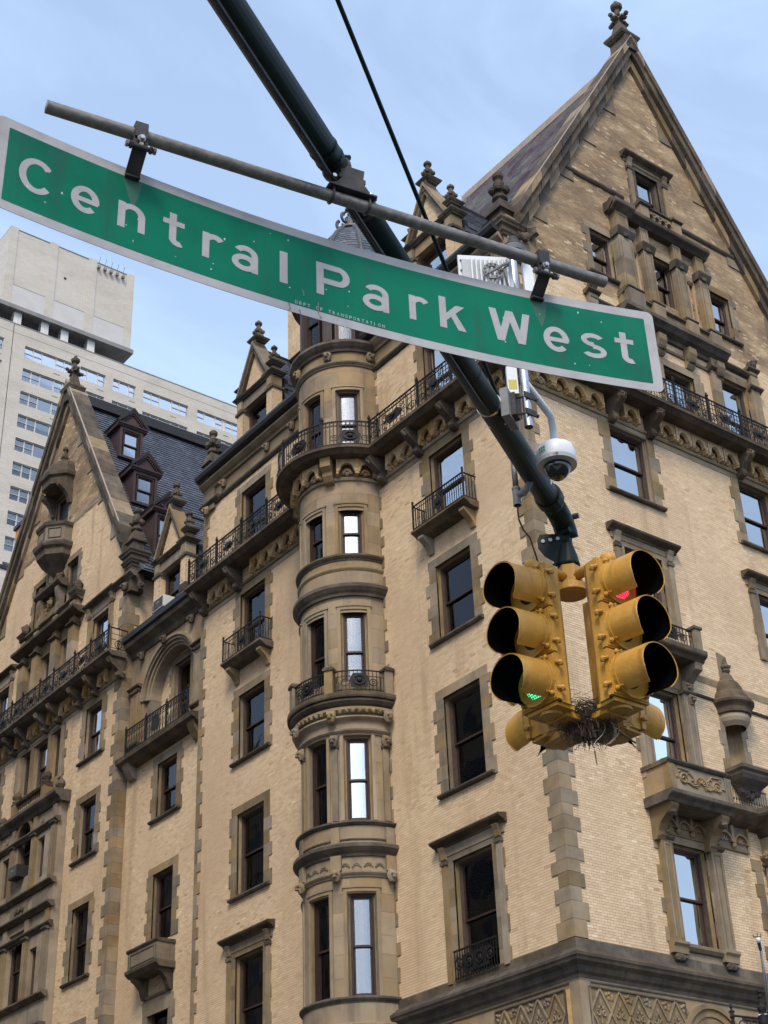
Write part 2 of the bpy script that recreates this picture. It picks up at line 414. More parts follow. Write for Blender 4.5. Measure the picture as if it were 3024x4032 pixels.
def quoins(F, ue, sgn, z0, z1, both=None, parent=None, wide=(.36, .52), t=.035, nm='quoin_stone'):
    z = z0; k = 0; rg = random.Random(int(ue*100)+int(z0))
    while z < z1-.05:
        h = rg.choice([.31, .35, .39, .43]); h = min(h, z1-z)
        if z1-z-h < .2: h = z1-z
        a = wide[k % 2]+rg.uniform(-.05, .05); b = wide[(k+1) % 2]+rg.uniform(-.05, .05)
        if both:   # corner stone wrapping two faces (world box x from -t.., y from -t..)
            m = M(); m.box(-t, a if both == 'xy' else both[1], -t, b, z+.004, z+h-.004) if both == 'xy' else None
            if both == 'xy': m.build(nm, 'stone', parent)
        else:
            u0, u1 = (ue-a, ue) if sgn < 0 else (ue, ue+a)
            M(F).box(u0, u1, -.02, t, z+.004, z+h-.004).build(nm, 'stone', parent)
        z += h; k += 1

HOLA, HOLC, HOLP, HOLG = [], [], [], []     # openings of: corner block left face, arch section, left pavilion, right face
def pane_of(kind): return {'sky': 'glass_sky', 'mir': 'glass_m', 'half': 'glass_h'}.get(kind, 'glass')
def window(F, u0, u1, z0, z1, content='dark', gl='n', surround=True, sill=True, holes=None, split=.5, teeth=True, jw=.3, lint=.27, frac=1.0, label=None, french=False,
           wood='wood', reveal=.18, arch=False, par=None, stonem='stone', archit=True, sillw=.14, mull=False, stone_w=.035):
    if holes is not None: holes.append((u0, u1, z0, z1))
    par = par or BLD
    W = empty('window', on(F, (u0+u1)/2, 0, z0), par, label=label); S = max(F.nu, 1)
    rg = random.Random(int(u0*77+z0*31))
    if surround:
        o = jw
        zz = z0-(.12 if sill else 0); k = rg.randint(0, 1)
        while zz < z1-.02:
            h = rg.choice([.36, .42, .48]); h = min(h, z1-zz)
            if z1-zz-h < .2: h = z1-zz
            for sg in (-1, 1):
                x = o+((.14 if (k+(sg > 0)) % 2 else 0)+rg.uniform(-.02, .02) if teeth else 0)
                a, b = (u0-x, u0) if sg < 0 else (u1, u1+x)
                M(F).box(a, b, -.12, stone_w, zz+.003, zz+h-.003).build('surround_stone', stonem, W)
            zz += h; k += 1
        M(F).box(u0-o-.02, u1+o+.02, -.12, stone_w, z1, z1+lint).build('lintel', stonem, W)
    if sill:
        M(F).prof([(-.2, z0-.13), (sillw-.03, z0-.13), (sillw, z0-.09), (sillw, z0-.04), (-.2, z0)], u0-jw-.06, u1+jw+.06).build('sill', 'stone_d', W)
    # stone reveal with a moulded inner edge
    e = .05
    if archit:
        m = M(F)
        for (ww0, ww1, t0) in ((-reveal, -.10, .0), (-reveal, -.045, -.035)):
            t1 = t0+e
            m.box(u0+t0, u0+t1, ww0, ww1, z0, z1-t0); m.box(u1-t1, u1-t0, ww0, ww1, z0, z1-t0); m.box(u0+t1, u1-t1, ww0, ww1, z1-t1, z1-t0)
        m.build('reveal_moulding', stonem, W)
    a0, a1, b0, b1 = u0+e, u1-e, z0, z1-e
    m = M(F); f = .06; wd = -reveal
    for (p, q, r_) in ((0, .035, wd+.05), (.035, f, wd+.02)):
        m.box(a0+p, a0+q, wd-.14, r_, b0, b1-p); m.box(a1-q, a1-p, wd-.14, r_, b0, b1-p); m.box(a0+q, a1-q, wd-.14, r_, b1-q, b1-p)
    m.box(a0+f, a1-f, wd-.14, wd+.04, b0, b0+.06)
    m.build('frame', wood, W)
    a0 += f; a1 -= f; b0 += .06; b1 -= f
    zm = b0+(b1-b0)*split; s = .055
    spans = [(a0, a1)] if not mull else [(a0, (a0+a1)/2-.04), ((a0+a1)/2+.04, a1)]
    if mull: M(F).box((a0+a1)/2-.04, (a0+a1)/2+.04, wd-.14, wd+.03, b0, b1).build('mullion', wood, W)
    for (c0, c1) in spans:
        for (p, q, dw) in ((zm-.03, b1, 0.0), (b0, zm+.03, -.055)):
            m = M(F); w0 = wd-.06+dw; w1 = wd-.015+dw
            m.box(c0, c0+s, w0, w1, p, q); m.box(c1-s, c1, w0, w1, p, q); m.box(c0+s, c1-s, w0, w1, q-.055, q); m.box(c0+s, c1-s, w0, w1, p, p+(.055 if dw == 0 else .08))
            m.build('sash', 'sash', W)
            M(F).box(c0+s, c1-s, w0+.018, w0+.024, p+.05, q-.05).build('pane', pane_of(gl), W)
    # what stands behind the glass
    if content == 'blind':
        M(F).box(a0, a1, wd-.20, wd-.19, b1-(b1-b0)*frac, b1).build('roller_blind', 'blind', W)
    elif content == 'curtain':
        m = M(F); n = 14
        pts = []
        for i in range(n+1): pts.append((a0+(a1-a0)*i/n, wd-.21+(.03 if i % 2 else -.03)))
        vs = [(u, w_, b0) for u, w_ in pts]+[(u, w_, b1) for u, w_ in pts]
        m.add(vs, [(i, i+1, n+2+i, n+1+i) for i in range(n)])
        m.build('curtain', 'curtain', W)
    elif content == 'shutter':
        n = 2
        for i in range(n):
            p = a0+(a1-a0)*i/n; q = a0+(a1-a0)*(i+1)/n-.012; m = M(F)
            m.box(p, q, wd-.22, wd-.20, b0, b1)
            for j in range(3):
                zz0 = b0+(b1-b0)*j/3+.1; zz1 = b0+(b1-b0)*(j+1)/3-.05
                m.box(p+.12, q-.12, wd-.20, wd-.185, zz0, zz1)
            m.build('inner_shutter', 'shutter', W)
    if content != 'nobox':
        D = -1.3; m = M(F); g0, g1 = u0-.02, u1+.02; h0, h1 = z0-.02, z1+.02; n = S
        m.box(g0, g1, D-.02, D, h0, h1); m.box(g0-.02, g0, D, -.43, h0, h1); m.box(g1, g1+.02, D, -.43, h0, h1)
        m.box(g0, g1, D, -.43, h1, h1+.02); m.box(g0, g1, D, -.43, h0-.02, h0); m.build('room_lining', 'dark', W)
    return W
def hood(F, u0, u1, z, par, d=.30, mt='stone_d'):
    M(F).prof([(0, z-.20), (.08, z-.20), (.10, z-.15), (d-.08, z-.10), (d-.02, z-.07), (d, z-.03), (d, z), (.0, z+.05)], u0, u1).build('hood_moulding', mt, par)
def hoodwin(F, u0, u1, z0, z1, zh, **k):
    W = window(F, u0, u1, z0, z1, **k); hood(F, u0-.62, u1+.62, zh, W)
    M(F).box(u0-.5, u1+.5, -.1, .055, z1+.16, zh-.2).build('frieze_stone', 'stone', W)
    for s_ in (u0-.30, u1+.30):
        M(F).prof([(0, zh-.55), (.10, zh-.5), (.13, zh-.35), (.2, zh-.2), (0, zh-.2)], s_-.10, s_+.10).build('console', 'stone', W)
        M(F).box(s_-.09, s_+.09, -.02, .09, z0, zh-.55).build('pilaster', 'stone', W)
        M(F).box(s_-.13, s_+.13, -.02, .12, zh-.66, zh-.56).build('capital', 'stone_d', W)
    return W
# ---------- iron railings
def scroll(m, cu, cz, r, turns=1.4, sg=1, n=16, t=.014, ph=0):
    pts = []
    for i in range(n+1):
        f = i/n; A = ph+sg*f*turns*2*math.pi; q = r*(1-.78*f)
        pts.append((cu+q*math.cos(A), 0, cz+q*math.sin(A)))
    m.tube(pts, t, 4)
def rail_panel(L, h=.93, kind=0):
    m = M(); a = -L/2; t = .018
    for i in range(13):
        x = -L/2+L*(i+.5)/13; m.box(x-.007, x+.007, -.006, .006, .05, h-.16 if i in (5, 6, 7) else h-.02)
    m.box(a, -a, -.022, .022, h-.03, h); m.box(a, -a, -.014, .014, .05, .075); m.box(a, -a, -.012, .012, h-.17, h-.15)
    n = 9
    sq = .22*L
    for s_ in (-1, 1):
        c0 = s_*(L/2-.012); c1 = s_*(L/2-sq)
        for x in (c0, (c0+c1)/2, c1): m.box(x-t/2, x+t/2, -.008, .008, .0, h-.02)
        m.box(min(c0, c1), max(c0, c1), -.008, .008, h-.33, h-.317)
        scroll(m, (c0+c1)/2, .30, .12, 1.3, s_, ph=1.2); m.ring((c0+c1)/2, .30, .125, .145, -.008, .008, 0, 360, 12)
    k = 6
    for i in range(k):
        x = c = -L/2+sq+(L-2*sq)*(i+.5)/k
        m.ring(x, h-.09, .045, .06, -.008, .008, 0, 360, 8)
    # cross of leaves / cast plate in the middle
    if kind == 0:
        m.poly([(-.22, .42), (-.10, .60), (0, .56), (.12, .66), (.25, .50), (.20, .33), (.08, .22), (-.05, .30), (-.16, .24)], -.01, .01)
        m.blob((0, .03, .44), .10, 1.2, .5, 1, 7, 4, .3, 3)
    else:
        m.poly([(-.2, .30), (-.27, .5), (-.12, .66), (.05, .58), (.2, .64), (.24, .42), (.12, .24), (-.04, .28)], -.01, .01)
        m.blob((.02, .03, .46), .09, 1, .5, 1.2, 7, 4, .35, 5)
    for s_ in (-1, 1):
        cx = s_*(L/2-sq)*.62
        for A in range(0, 180, 45):
            c_, q = math.cos(R(A+10)), math.sin(R(A+10)); r_ = .15
            m.tube([(cx-r_*c_, 0, .42-r_*q*1.3), (cx+r_*c_, 0, .42+r_*q*1.3)], .012, 4)
        m.blob((cx, .02, .42), .045, 1, .6, 1, 6, 4)
        scroll(m, cx, .16, .075, 1.2, s_, ph=.5); scroll(m, cx, .64, .07, 1.2, -s_, ph=2)
        m.tube([(s_*.02, 0, .1), (s_*.13, 0, .2), (s_*.05, 0, .3)], .01, 4)
    return m
def post_m(h=1.02):
    m = M(); m.box(-.028, .028, -.028, .028, -.02, h-.08)
    m.lathe(0, 0, [(.045, h-.10), (.05, h-.07), (.02, h-.05), (.055, h), (.06, h+.03), (.03, h+.06), (.035, h+.09), (.008, h+.16)], 8)
    return m
PANEL = [rail_panel(1.5, kind=0).proto('railing_panel', 'iron'), rail_panel(1.5, kind=1).proto('railing_panel', 'iron')]
POST = post_m().proto('railing_post', 'iron')
def railing(F, us, w_, z, par, ends=False):
    for i, u in enumerate(us):
        place(POST, 'railing_post', par, on(F, u, w_, z), rotof(F, u))
    for i, (a, b) in enumerate(zip(us, us[1:])):
        L = abs(b-a)-.05
        if F.th is not None:
            o = place(PANEL[i % 2], 'railing_panel', par, on(F, (a+b)/2, w_, z), rotof(F, (a+b)/2)); o.scale = (L/1.5, 1, 1)
# ---------- corbel table under the balconies
def arch_m(P=.66):
    m = M(); r0 = .235; d0, d1 = .12, .24; zt = 28.08-27.62
    zs = .13
    pts = [(-P/2, zs-.02), (-r0, zs-.02)]
    for i in range(9): A = math.pi-math.pi*i/8; pts.append((r0*math.cos(A), zs+r0*math.sin(A)))
    pts += [(r0, zs-.02), (P/2, zs-.02), (P/2, zt), (-P/2, zt)]
    k = len(pts)
    # front plate split into convex pieces
    for i in range(2, 10):
        (x0, y0), (x1, y1) = pts[i], pts[i+1]
        m.poly([(x0, y0), (x1, y1), (x1, zt), (x0, zt)], d0, d1)
    m.box(-P/2, -r0, d0, d1, zs-.02, zt); m.box(r0, P/2, d0, d1, zs-.02, zt)
    m.ring(0, zs, r0-.03, r0+.012, d1-.1, d1+.02, 0, 180, 10)
    for s_ in (-1, 1):     # half pendants and the flat rib above
        a, b = (P/2-.095, P/2) if s_ > 0 else (-P/2, -P/2+.095)
        m.box(a, b, .04, d1+.035, zs-.06, zs+.03); m.box(a+(.025 if s_ > 0 else 0), b-(0 if s_ > 0 else .025), .06, d1+.02, zs-.12, zs-.06)
        m.box(a+(.05 if s_ > 0 else 0), b-(0 if s_ > 0 else .05), d1, d1+.02, zs+.03, zt)
    return m
def shell_m():
    m = M()
    for A in range(10, 180, 32):
        c_, q = math.cos(R(A)), math.sin(R(A))
        m.blob((.10*c_, .06, .08+.11*q), .048, 1, 1.4, 1, 6, 4, .25, A)
    m.blob((0, .09, .06), .06, 1.2, 1, .9, 7, 4, .3, 9)
    return m
ARCH = arch_m().proto('corbel_arch', 'terra'); SHELL = shell_m().proto('carved_shell', 'terra')
def bracket_m(wd=.30, hh=.78, dd=.72):
    m = M(); a, b = -wd/2, wd/2
    m.prof([(0, 0), (.10, -.02), (.22, .05), (.30, .16), (.28, .26), (.38, .34), (dd*.75, .44), (dd-.04, .56), (dd, .68), (dd-.04, hh), (0, hh)], a+.03, b-.03)
    m.blob((0, dd-.12, hh-.14), .15, 1, .9, 1.1, 8, 5, .22, 4); m.blob((0, .22, .1), .13, 1.1, 1, 1, 8, 5, .2, 8)
    m.blob((-.06, dd-.02, hh-.10), .05, n=6, m=4); m.blob((.06, dd-.02, hh-.10), .05, n=6, m=4)
    m.box(a, b, .0, dd*.9, hh-.03, hh)
    return m
BRKT = bracket_m().proto('console_bracket', 'stone_d')
def head_m():
    m = M(); m.blob((0, .10, .14), .15, 1, .9, 1.15, 9, 6, .16, 2); m.blob((-.06, .22, .17), .045, n=6, m=4); m.blob((.06, .22, .17), .045, n=6, m=4); m.blob((0, .23, .08), .06, 1.2, 1, .7, 6, 4)
    m.blob((0, .06, .26), .12, 1.2, .9, .6, 8, 4, .3, 7); return m
HEAD = head_m().proto('carved_head', 'stone_d'); HEADL = head_m().proto('carved_head', 'stone')
def balcony(F, u0, u1, par, m0=0, m1=0, arches=(), brackets=(), posts=(), wd=.82, z=28.3, nu=None, end1=False):
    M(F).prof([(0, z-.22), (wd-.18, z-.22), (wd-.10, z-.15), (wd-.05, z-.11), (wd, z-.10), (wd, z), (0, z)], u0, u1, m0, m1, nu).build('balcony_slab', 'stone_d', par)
    M(F).prof([(.0, z-.88), (.07, z-.88), (.10, z-.83), (.10, z-.80), (.05, z-.77), (0, z-.77)], u0, u1, m0, m1, nu).build('string_course', 'stone', par)
    for u in arches:
        place(ARCH, 'corbel_arch', par, on(F, u, 0, z-.77), rotof(F, u)).scale = (1, 1, 1.2); place(SHELL, 'carved_shell', par, on(F, u, 0, z-.74), rotof(F, u)).scale = (1.1, 1, 1.15)
    for u in brackets: place(BRKT, 'console_bracket', par, on(F, u, 0, z-1.0), rotof(F, u))
    railing(F, list(posts), wd-.07, z, par)
def balconette(F, uc, wdt, z, par, d=.55, iron=True, h=.85):
    B = empty('window_balcony', on(F, uc, 0, z), par); a, b = uc-wdt/2, uc+wdt/2
    M(F).prof([(0, z-.24), (d-.22, z-.20), (d-.12, z-.12), (d-.02, z-.08), (d, z-.06), (d, z), (0, z)], a, b).build('balcony_slab', 'stone_d', B)
    for s_ in (-1, 1):
        u = uc+s_*(wdt/2-.28)
        M(F).prof([(0, z-.75), (.07, z-.74), (.12, z-.62), (.20, z-.50), (d*.62, z-.38), (d*.8, z-.30), (d*.8, z-.22), (0, z-.22)], u-.11, u+.11).build('console_bracket', 'stone', B)
    if iron:
        m = M(F); t = .012; wq = d-.06
        m.box(a+.05, b-.05, wq-.02, wq+.02, z+h-.03, z+h); m.box(a+.05, b-.05, wq-.012, wq+.012, z+.06, z+.08); m.box(a+.05, b-.05, wq-.01, wq+.01, z+h-.16, z+h-.145)
        for s_ in (a+.07, b-.07):
            m.box(s_-.02, s_+.02, .0, wq, z+h-.03, z+h); m.box(s_-.012, s_+.012, .0, wq, z+.06, z+.08)
            for j in range(4): x = .06+j*(wq-.06)/4; m.box(s_-.008, s_+.008, x-.008, x+.008, z+.0, z+h)
            m.box(s_-.022, s_+.022, wq-.022, wq+.022, z, z+h+.1); m.blob((s_, wq, z+h+.13), .04, n=6, m=4)
        n = int(wdt/.105)
        for i in range(n+1):
            u = a+.08+(wdt-.16)*i/n
            m.box(u-.008, u+.008, wq-.008, wq+.008, z, z+h); m.blob((u, wq, z+.35), .02, 1, 1, 1.6, 5, 4)
        for s_ in (-1, 1):
            m.box(uc+s_*.2-.01, uc+s_*.2+.01, wq-.012, wq+.012, z, z+h)
        m.poly([(uc-.16, z+.28), (uc, z+.16), (uc+.17, z+.3), (uc+.12, z+.55), (uc, z+.66), (uc-.14, z+.5)], wq-.01, wq+.012)
        m.blob((uc, wq+.03, z+.42), .09, 1, .5, 1, 7, 4, .3, 3)
        m.build('iron_railing', 'iron', B)
    return B
# ---------- finials
def finial(F, u, w_, z, s, par, kind='knob', mt='stone_d', name='finial'):
    m = M(F)
    if kind == 'knob':      # square stepped foot, twisted collar, fat leafy bulb, small crown
        m.sq(u, w_, [(.34*s, z), (.34*s, z+.05*s), (.26*s, z+.10*s), (.22*s, z+.36*s), (.15*s, z+.52*s), (.13*s, z+.56*s)])
        m.lathe(u, w_, [(.15*s, z+.52*s), (.23*s, z+.60*s), (.23*s, z+.68*s), (.15*s, z+.76*s), (.12*s, z+.9*s), (.14*s, z+1.05*s), (.17*s, z+1.2*s), (.11*s, z+1.28*s), (.10*s, z+1.36*s), (.16*s, z+1.44*s), (.17*s, z+1.54*s), (.10*s, z+1.62*s), (.03*s, z+1.64*s)], 10)
        for k in range(4):
            A = R(45+90*k); m.blob((u+.19*s*math.cos(A), w_+.19*s*math.sin(A), z+.98*s), .13*s, 1, 1, 1.2, 7, 5, .18, k)
    elif kind == 'cross':
        m.sq(u, w_, [(.36*s, z), (.40*s, z+.08*s), (.40*s, z+.14*s), (.24*s, z+.2*s), (.13*s, z+.75*s), (.10*s, z+.82*s)])
        m.lathe(u, w_, [(.10*s, z+.8*s), (.15*s, z+.95*s), (.12*s, z+1.1*s), (.09*s, z+1.2*s), (.085*s, z+1.45*s), (.17*s, z+1.52*s), (.19*s, z+1.58*s), (.19*s, z+1.64*s), (.08*s, z+1.70*s), (.07*s, z+1.82*s), (.02*s, z+1.86*s)], 10)
        for k in range(4):
            A = R(90*k); c_, q = math.cos(A), math.sin(A)
            m.blob((u+.20*s*c_, w_+.20*s*q, z+.98*s), .12*s, 1.1, 1.1, .75, 7, 5, .2, k); m.blob((u+.34*s*c_, w_+.34*s*q, z+1.03*s), .085*s, 1, 1, .9, 6, 4, .15, k+4)
            m.blob((u+.12*s*math.cos(A+.8), w_+.12*s*math.sin(A+.8), z+1.17*s), .07*s, n=6, m=4)
    elif kind == 'small':
        m.sq(u, w_, [(.28*s, z), (.30*s, z+.06*s), (.17*s, z+.12*s), (.12*s, z+.35*s)])
        m.lathe(u, w_, [(.12*s, z+.33*s), (.16*s, z+.45*s), (.16*s, z+.6*s), (.08*s, z+.72*s), (.075*s, z+.85*s), (.13*s, z+.92*s), (.13*s, z+1.0*s), (.07*s, z+1.04*s), (.05*s, z+1.12*s)], 8)
        for k in range(4):
            A = R(90*k+45); m.blob((u+.15*s*math.cos(A), w_+.15*s*math.sin(A), z+.5*s), .075*s, 1, 1, 1.4, 6, 4, .2, k)
    return m.build(name, mt, par)
def cap(F, u, w_, z0, z1, r, par, name='capstone', mt='stone_d'):
    h = z1-z0
    return M(F).sq(u, w_, [(r*.72, z0), (r*.74, z0+h*.25), (r*.88, z0+h*.38), (r*.9, z0+h*.5), (r, z0+h*.66), (r, z0+h*.8), (r*.7, z1), (r*.6, z1)]).build(name, mt, par)
# ================================================================= the corner block, left face (x = 0)
for (z0, z1, c, gl, fr) in ((24.6, 27.1, 'blind', 'mir', 1), (20.98, 23.3, 'shutter', 'n', 1), (16.5, 19.2, 'dark', 'n', 1)):
    window(FA, 2.62, 4.19, z0, z1, c, gl, holes=HOLA, frac=fr, sill=z0 != 24.6)
balconette(FA, 3.35, 2.45, 24.5, BLD)
hoodwin(FA, 2.62, 4.19, 11.5, 14.6, 15.2, content='shutter', gl='n', holes=HOLA, sill=False)
window(FA, 2.62, 4.19, 28.4, 31.3, 'blind', 'mir', holes=HOLA, sill=False)
for (z0, z1, c, gl) in ((24.6, 27.1, 'dark', 'n'), (21.0, 23.3, 'shutter', 'n'), (16.5, 19.15, 'dark', 'sky')):
    window(FA, 13.17, 14.75, z0, z1, c, gl, holes=HOLA, sill=z0 != 24.6)
balconette(FA, 13.9, 2.45, 24.5, BLD)
hoodwin(FA, 13.17, 14.75, 11.5, 14.6, 15.2, content='shutter', holes=HOLA, sill=False)
window(FA, 13.17, 14.75, 28.4, 31.3, 'dark', 'n', holes=HOLA, sill=False)
# low iron rail in the hooded window nearest the corner
m = M(FA)
m.box(2.60, 4.25, .10, .14, 12.22, 12.26); m.box(2.60, 4.25, .10, .13, 11.55, 11.58)
for i in range(17): u = 2.62+i*.1; m.box(u-.009, u+.009, .11, .13, 11.5, 12.24)
for i in range(4):
    u = 2.85+i*.4; m.ring(u, 11.9, .13, .16, .12, .145, 0, 360, 10); m.blob((u, .13, 11.9), .08, 1, .3, 1, 6, 4, .2, i)
m.poly([(2.9, 11.65), (3.9, 11.65), (3.95, 12.1), (2.85, 12.1)], .10, .115)
m.build('iron_railing', 'iron', BLD)

# ================================================================= round bay on the left face
BAY = empty('round_bay', (0, TYC, 10.7), BLD)
HT = []
ANG = (-55, -8, 39)
LV = ((11.65, 14.42, ('blind', 'shutter', 'shutter'), 'sky'), (16.42, 18.92, ('blind', 'shutter', 'dark'), 'sky'), (20.35, 22.92, ('curtain', 'shutter', 'dark'), 'sky'),
      (24.82, 26.48, ('curtain', 'curtain', 'dark'), 'sky'), (28.45, 30.9, ('curtain', 'blind', 'dark'), 'sky'))
for li, (z0, z1, cc, gl) in enumerate(LV):
    for j, a in enumerate(ANG):
        uc = TR*R(a); hwd = .395
        window(FT, uc-hwd, uc+hwd, z0, z1, cc[j], 'mir' if j == 0 and li in (1, 3) else ('half' if j == 0 else 'n'), surround=False, sill=False, holes=HT, reveal=.16, wood='sash')
        m = M(FT)      # moulded architrave standing proud round each opening
        for s_ in (-1, 1):
            a_, b_ = (uc-hwd-.10, uc-hwd) if s_ < 0 else (uc+hwd, uc+hwd+.10)
            m.box(a_, b_, -.02, .035, z0, z1+.10, 1)
        m.box(uc-hwd, uc+hwd, -.02, .035, z1, z1+.10); m.box(uc-hwd-.13, uc+hwd+.13, -.02, .06, z1+.10, z1+.15)
        m.build('architrave', 'stone_l', BAY)
# backing cylinder and stone blocks
lo_ = lambda z: -TR*R(90); hi_ = lambda z: TR*R(90)
zs = sorted(set([10.7, 32.8]+[h[2] for h in HT]+[h[3] for h in HT]))
m = M(FT)
for za, zb in zip(zs, zs[1:]):
    zc = (za+zb)/2; hs = sorted([(h[0], h[1]) for h in HT if h[2] < zc < h[3]]); cur = -TR*R(90)
    for p, q in hs+[(TR*R(90), None)]:
        m.box(cur, p, -.20, -.012, za, zb, max(2, int((p-cur)/.22))); cur = q
m.build('bay_core', 'mortar', BAY)
def ash(F, u0, u1, z0, z1, hh, L, par, holes=(), t=.0, mt='stone_l', nm='ashlar_block'):
    z = z0; k = 0
    while z < z1-.03:
        h = min(hh*(1 if k % 2 else .8), z1-z)
        if z1-z-h < .12: h = z1-z
        iv = [(u0, u1)]
        for (p, q, g0, g1) in holes:
            if g0 < z+h/2 < g1:
                iv = [x for (a, b) in iv for x in (((a, min(b, p)),) if p > a else ())+(((max(a, q), b),) if q < b else ())]
        for a, b in iv:
            n = max(1, round((b-a)/L)); of = (.5 if k % 2 else 0)*((b-a)/n) if n > 1 else 0
            xs = [a]+[a+(b-a)*i/n+of for i in range(0 if of else 1, n)]+[b]
            for p, q in zip(xs, xs[1:]):
                if q-p > .03: M(F).box(p+.003, q-.003, -.03, t, z+.003, z+h-.003, max(1, int((q-p)/.16)) if F.th is None else 1).build(nm, mt, par)
        z += h; k += 1
for za, zb in ((11.65, 14.85), (15.9, 18.95), (20.1, 23.4), (24.75, 27.5), (28.3, 31.85)):
    ash(FT, -TR*R(90), TR*R(62), za, zb, .62, .9, BAY, HT)
def band(pf, name='string_course', mt='stone', F=FT, a0=-90, a1=90, rr=TR, par=BAY, nu=22):
    M(F).prof(pf, rr*R(a0), rr*R(a1), nu=nu).build(name, mt, par)
def bp(z0, z1, w1, w0=-.05):    # classical cornice profile
    h = z1-z0
    return [(w0, z0), (w1*.35, z0), (w1*.45, z0+h*.2), (w1*.7, z0+h*.35), (w1*.92, z0+h*.55), (w1, z0+h*.62), (w1, z0+h*.88), (w1*.8, z1), (w0, z1)]
band(bp(10.7, 10.98, .20)); band([(-.05, 10.98), (.03, 10.98), (.03, 11.5), (-.05, 11.5)], 'sill_course', 'stone_l'); band(bp(11.5, 11.66, .12), mt='stone_d')
band(bp(14.82, 14.98, .10)); band([(-.05, 14.98), (.05, 14.98), (.05, 15.38), (-.05, 15.38)], 'frieze_stone', 'stone')
band(bp(15.38, 15.72, .27), 'cornice', 'stone_d'); band([(-.05, 15.72), (.10, 15.72), (.10, 16.22), (-.05, 16.22)], 'parapet', 'stone_l'); band(bp(16.2, 16.36, .2), 'parapet_coping', 'stone_d')
for a in range(-84, 62, 11):     # little shells in the frieze, heads between
    u = TR*R(a)
    m = M(FT); m.ring(u, 15.08, .085, .125, .04, .085, 0, 180, 8)
    for q in (30, 60, 90, 120, 150): m.blob((u+.05*math.cos(R(q)), .05, 15.09+.05*math.sin(R(q))), .028, 1, 1, 1, 5, 4)
    m.build('carved_shell', 'stone', BAY)
for a in (-84, -32, 15):
    u = TR*R(a); M(FT).box(u-.14, u+.14, .0, .16, 14.98, 15.4, 2).build('carved_block', 'stone', BAY)
    place(HEADL, 'carved_head', BAY, on(FT, u, .04, 14.72), rotof(FT, u)); M(FT).box(u-.12, u+.12, .08, .15, 15.74, 16.2, 2).build('parapet_pier', 'stone', BAY)
for a0, a1 in ((-80, -36), (-28, 11)): M(FT).box(TR*R(a0), TR*R(a1), .10, .125, 15.82, 15.86, 6).build('panel_moulding', 'stone_d', BAY)
# level with stone piers and iron panels
band(bp(18.93, 19.1, .12)); band([(-.05, 19.1), (.07, 19.1), (.07, 19.34), (-.05, 19.34)], 'frieze_stone', 'stone_l'); band(bp(19.30, 19.46, .22)); band(bp(19.46, 19.72, .26), 'carved_frieze', 'stone')
band(bp(19.72, 19.95, .34), 'cornice', 'stone_d'); band([(-.05, 19.95), (.40, 19.95), (.42, 20.0), (.42, 20.1), (-.05, 20.12)], 'balcony_slab', 'stone_d')
for a in range(-88, 62, 6):
    u = TR*R(a); M(FT).blob((u, .24, 19.58), .07, .8, .8, 1.2, 6, 4, .25, a).build('carved_leaf', 'stone', BAY)
for a in (-84, -31.5, 16):
    u = TR*R(a)
    M(FT).box(u-.09, u+.09, .0, .06, 16.42, 18.6, 1).build('pilaster', 'stone', BAY); M(FT).box(u-.12, u+.12, .0, .09, 18.55, 18.62, 1).build('capital', 'stone_d', BAY)
    place(HEADL, 'carved_head', BAY, on(FT, u, .0, 18.62), rotof(FT, u)); place(HEADL, 'carved_head', BAY, on(FT, u, .16, 19.3), rotof(FT, u))
    x, y, z = on(FT, u, .30, 20.1); th = rotof(FT, u); Q = turned(x, y, z, th)
    M(Q).box(-.13, .13, -.13, .10, 0, .72).build('railing_pier', 'stone', BAY); M(Q).box(-.17, .17, -.17, .14, .72, .80).build('pier_cap', 'stone_d', BAY)
    M(Q).sq(0, -.015, [(.16, .80), (.10, .86), (.02, .9)]).build('pier_cap', 'stone_d', BAY)
def curved_rail(F, rr, a0, a1, w_, z, h, par, n=12, plate=True):
    m = M(F); u0, u1 = rr*R(a0), rr*R(a1); k = 10
    m.box(u0, u1, w_-.02, w_+.02, z+h-.03, z+h, k); m.box(u0, u1, w_-.012, w_+.012, z+.06, z+.085, k); m.box(u0, u1, w_-.01, w_+.01, z+h-.2, z+h-.185, k)
    for i in range(n+1):
        u = u0+(u1-u0)*i/n; m.box(u-.008, u+.008, w_-.008, w_+.008, z, z+h-.02, 1)
        if i < n and h > .8: m.ring(u+(u1-u0)/n/2, z+h-.11, .045, .06, w_-.006, w_+.006, 0, 360, 8)
    um = (u0+u1)/2
    if plate:
        m.poly([(um-.2, z+.15), (um+.2, z+.15), (um+.24, z+.4), (um+.15, z+.58), (um-.15, z+.58), (um-.24, z+.4)], w_, w_+.012)
        m.ring(um, z+.37, .12, .16, w_, w_+.03, 0, 360, 12); m.blob((um, w_+.03, z+.37), .07, 1, .5, 1, 6, 4)
        for s_ in (-.7, .7):
            u = um+s_*(u1-u0)/2*.8; m.ring(u, z+.3, .09, .11, w_-.008, w_+.008, 0, 360, 12); m.ring(u, z+.3, .035, .05, w_-.008, w_+.008, 0, 270, 8)
    m.build('railing_panel', 'iron', par)
for a0, a1 in ((-80, -36), (-27, 12)): curved_rail(FT, TR, a0, a1, .31, 20.12, .68, BAY, 13)
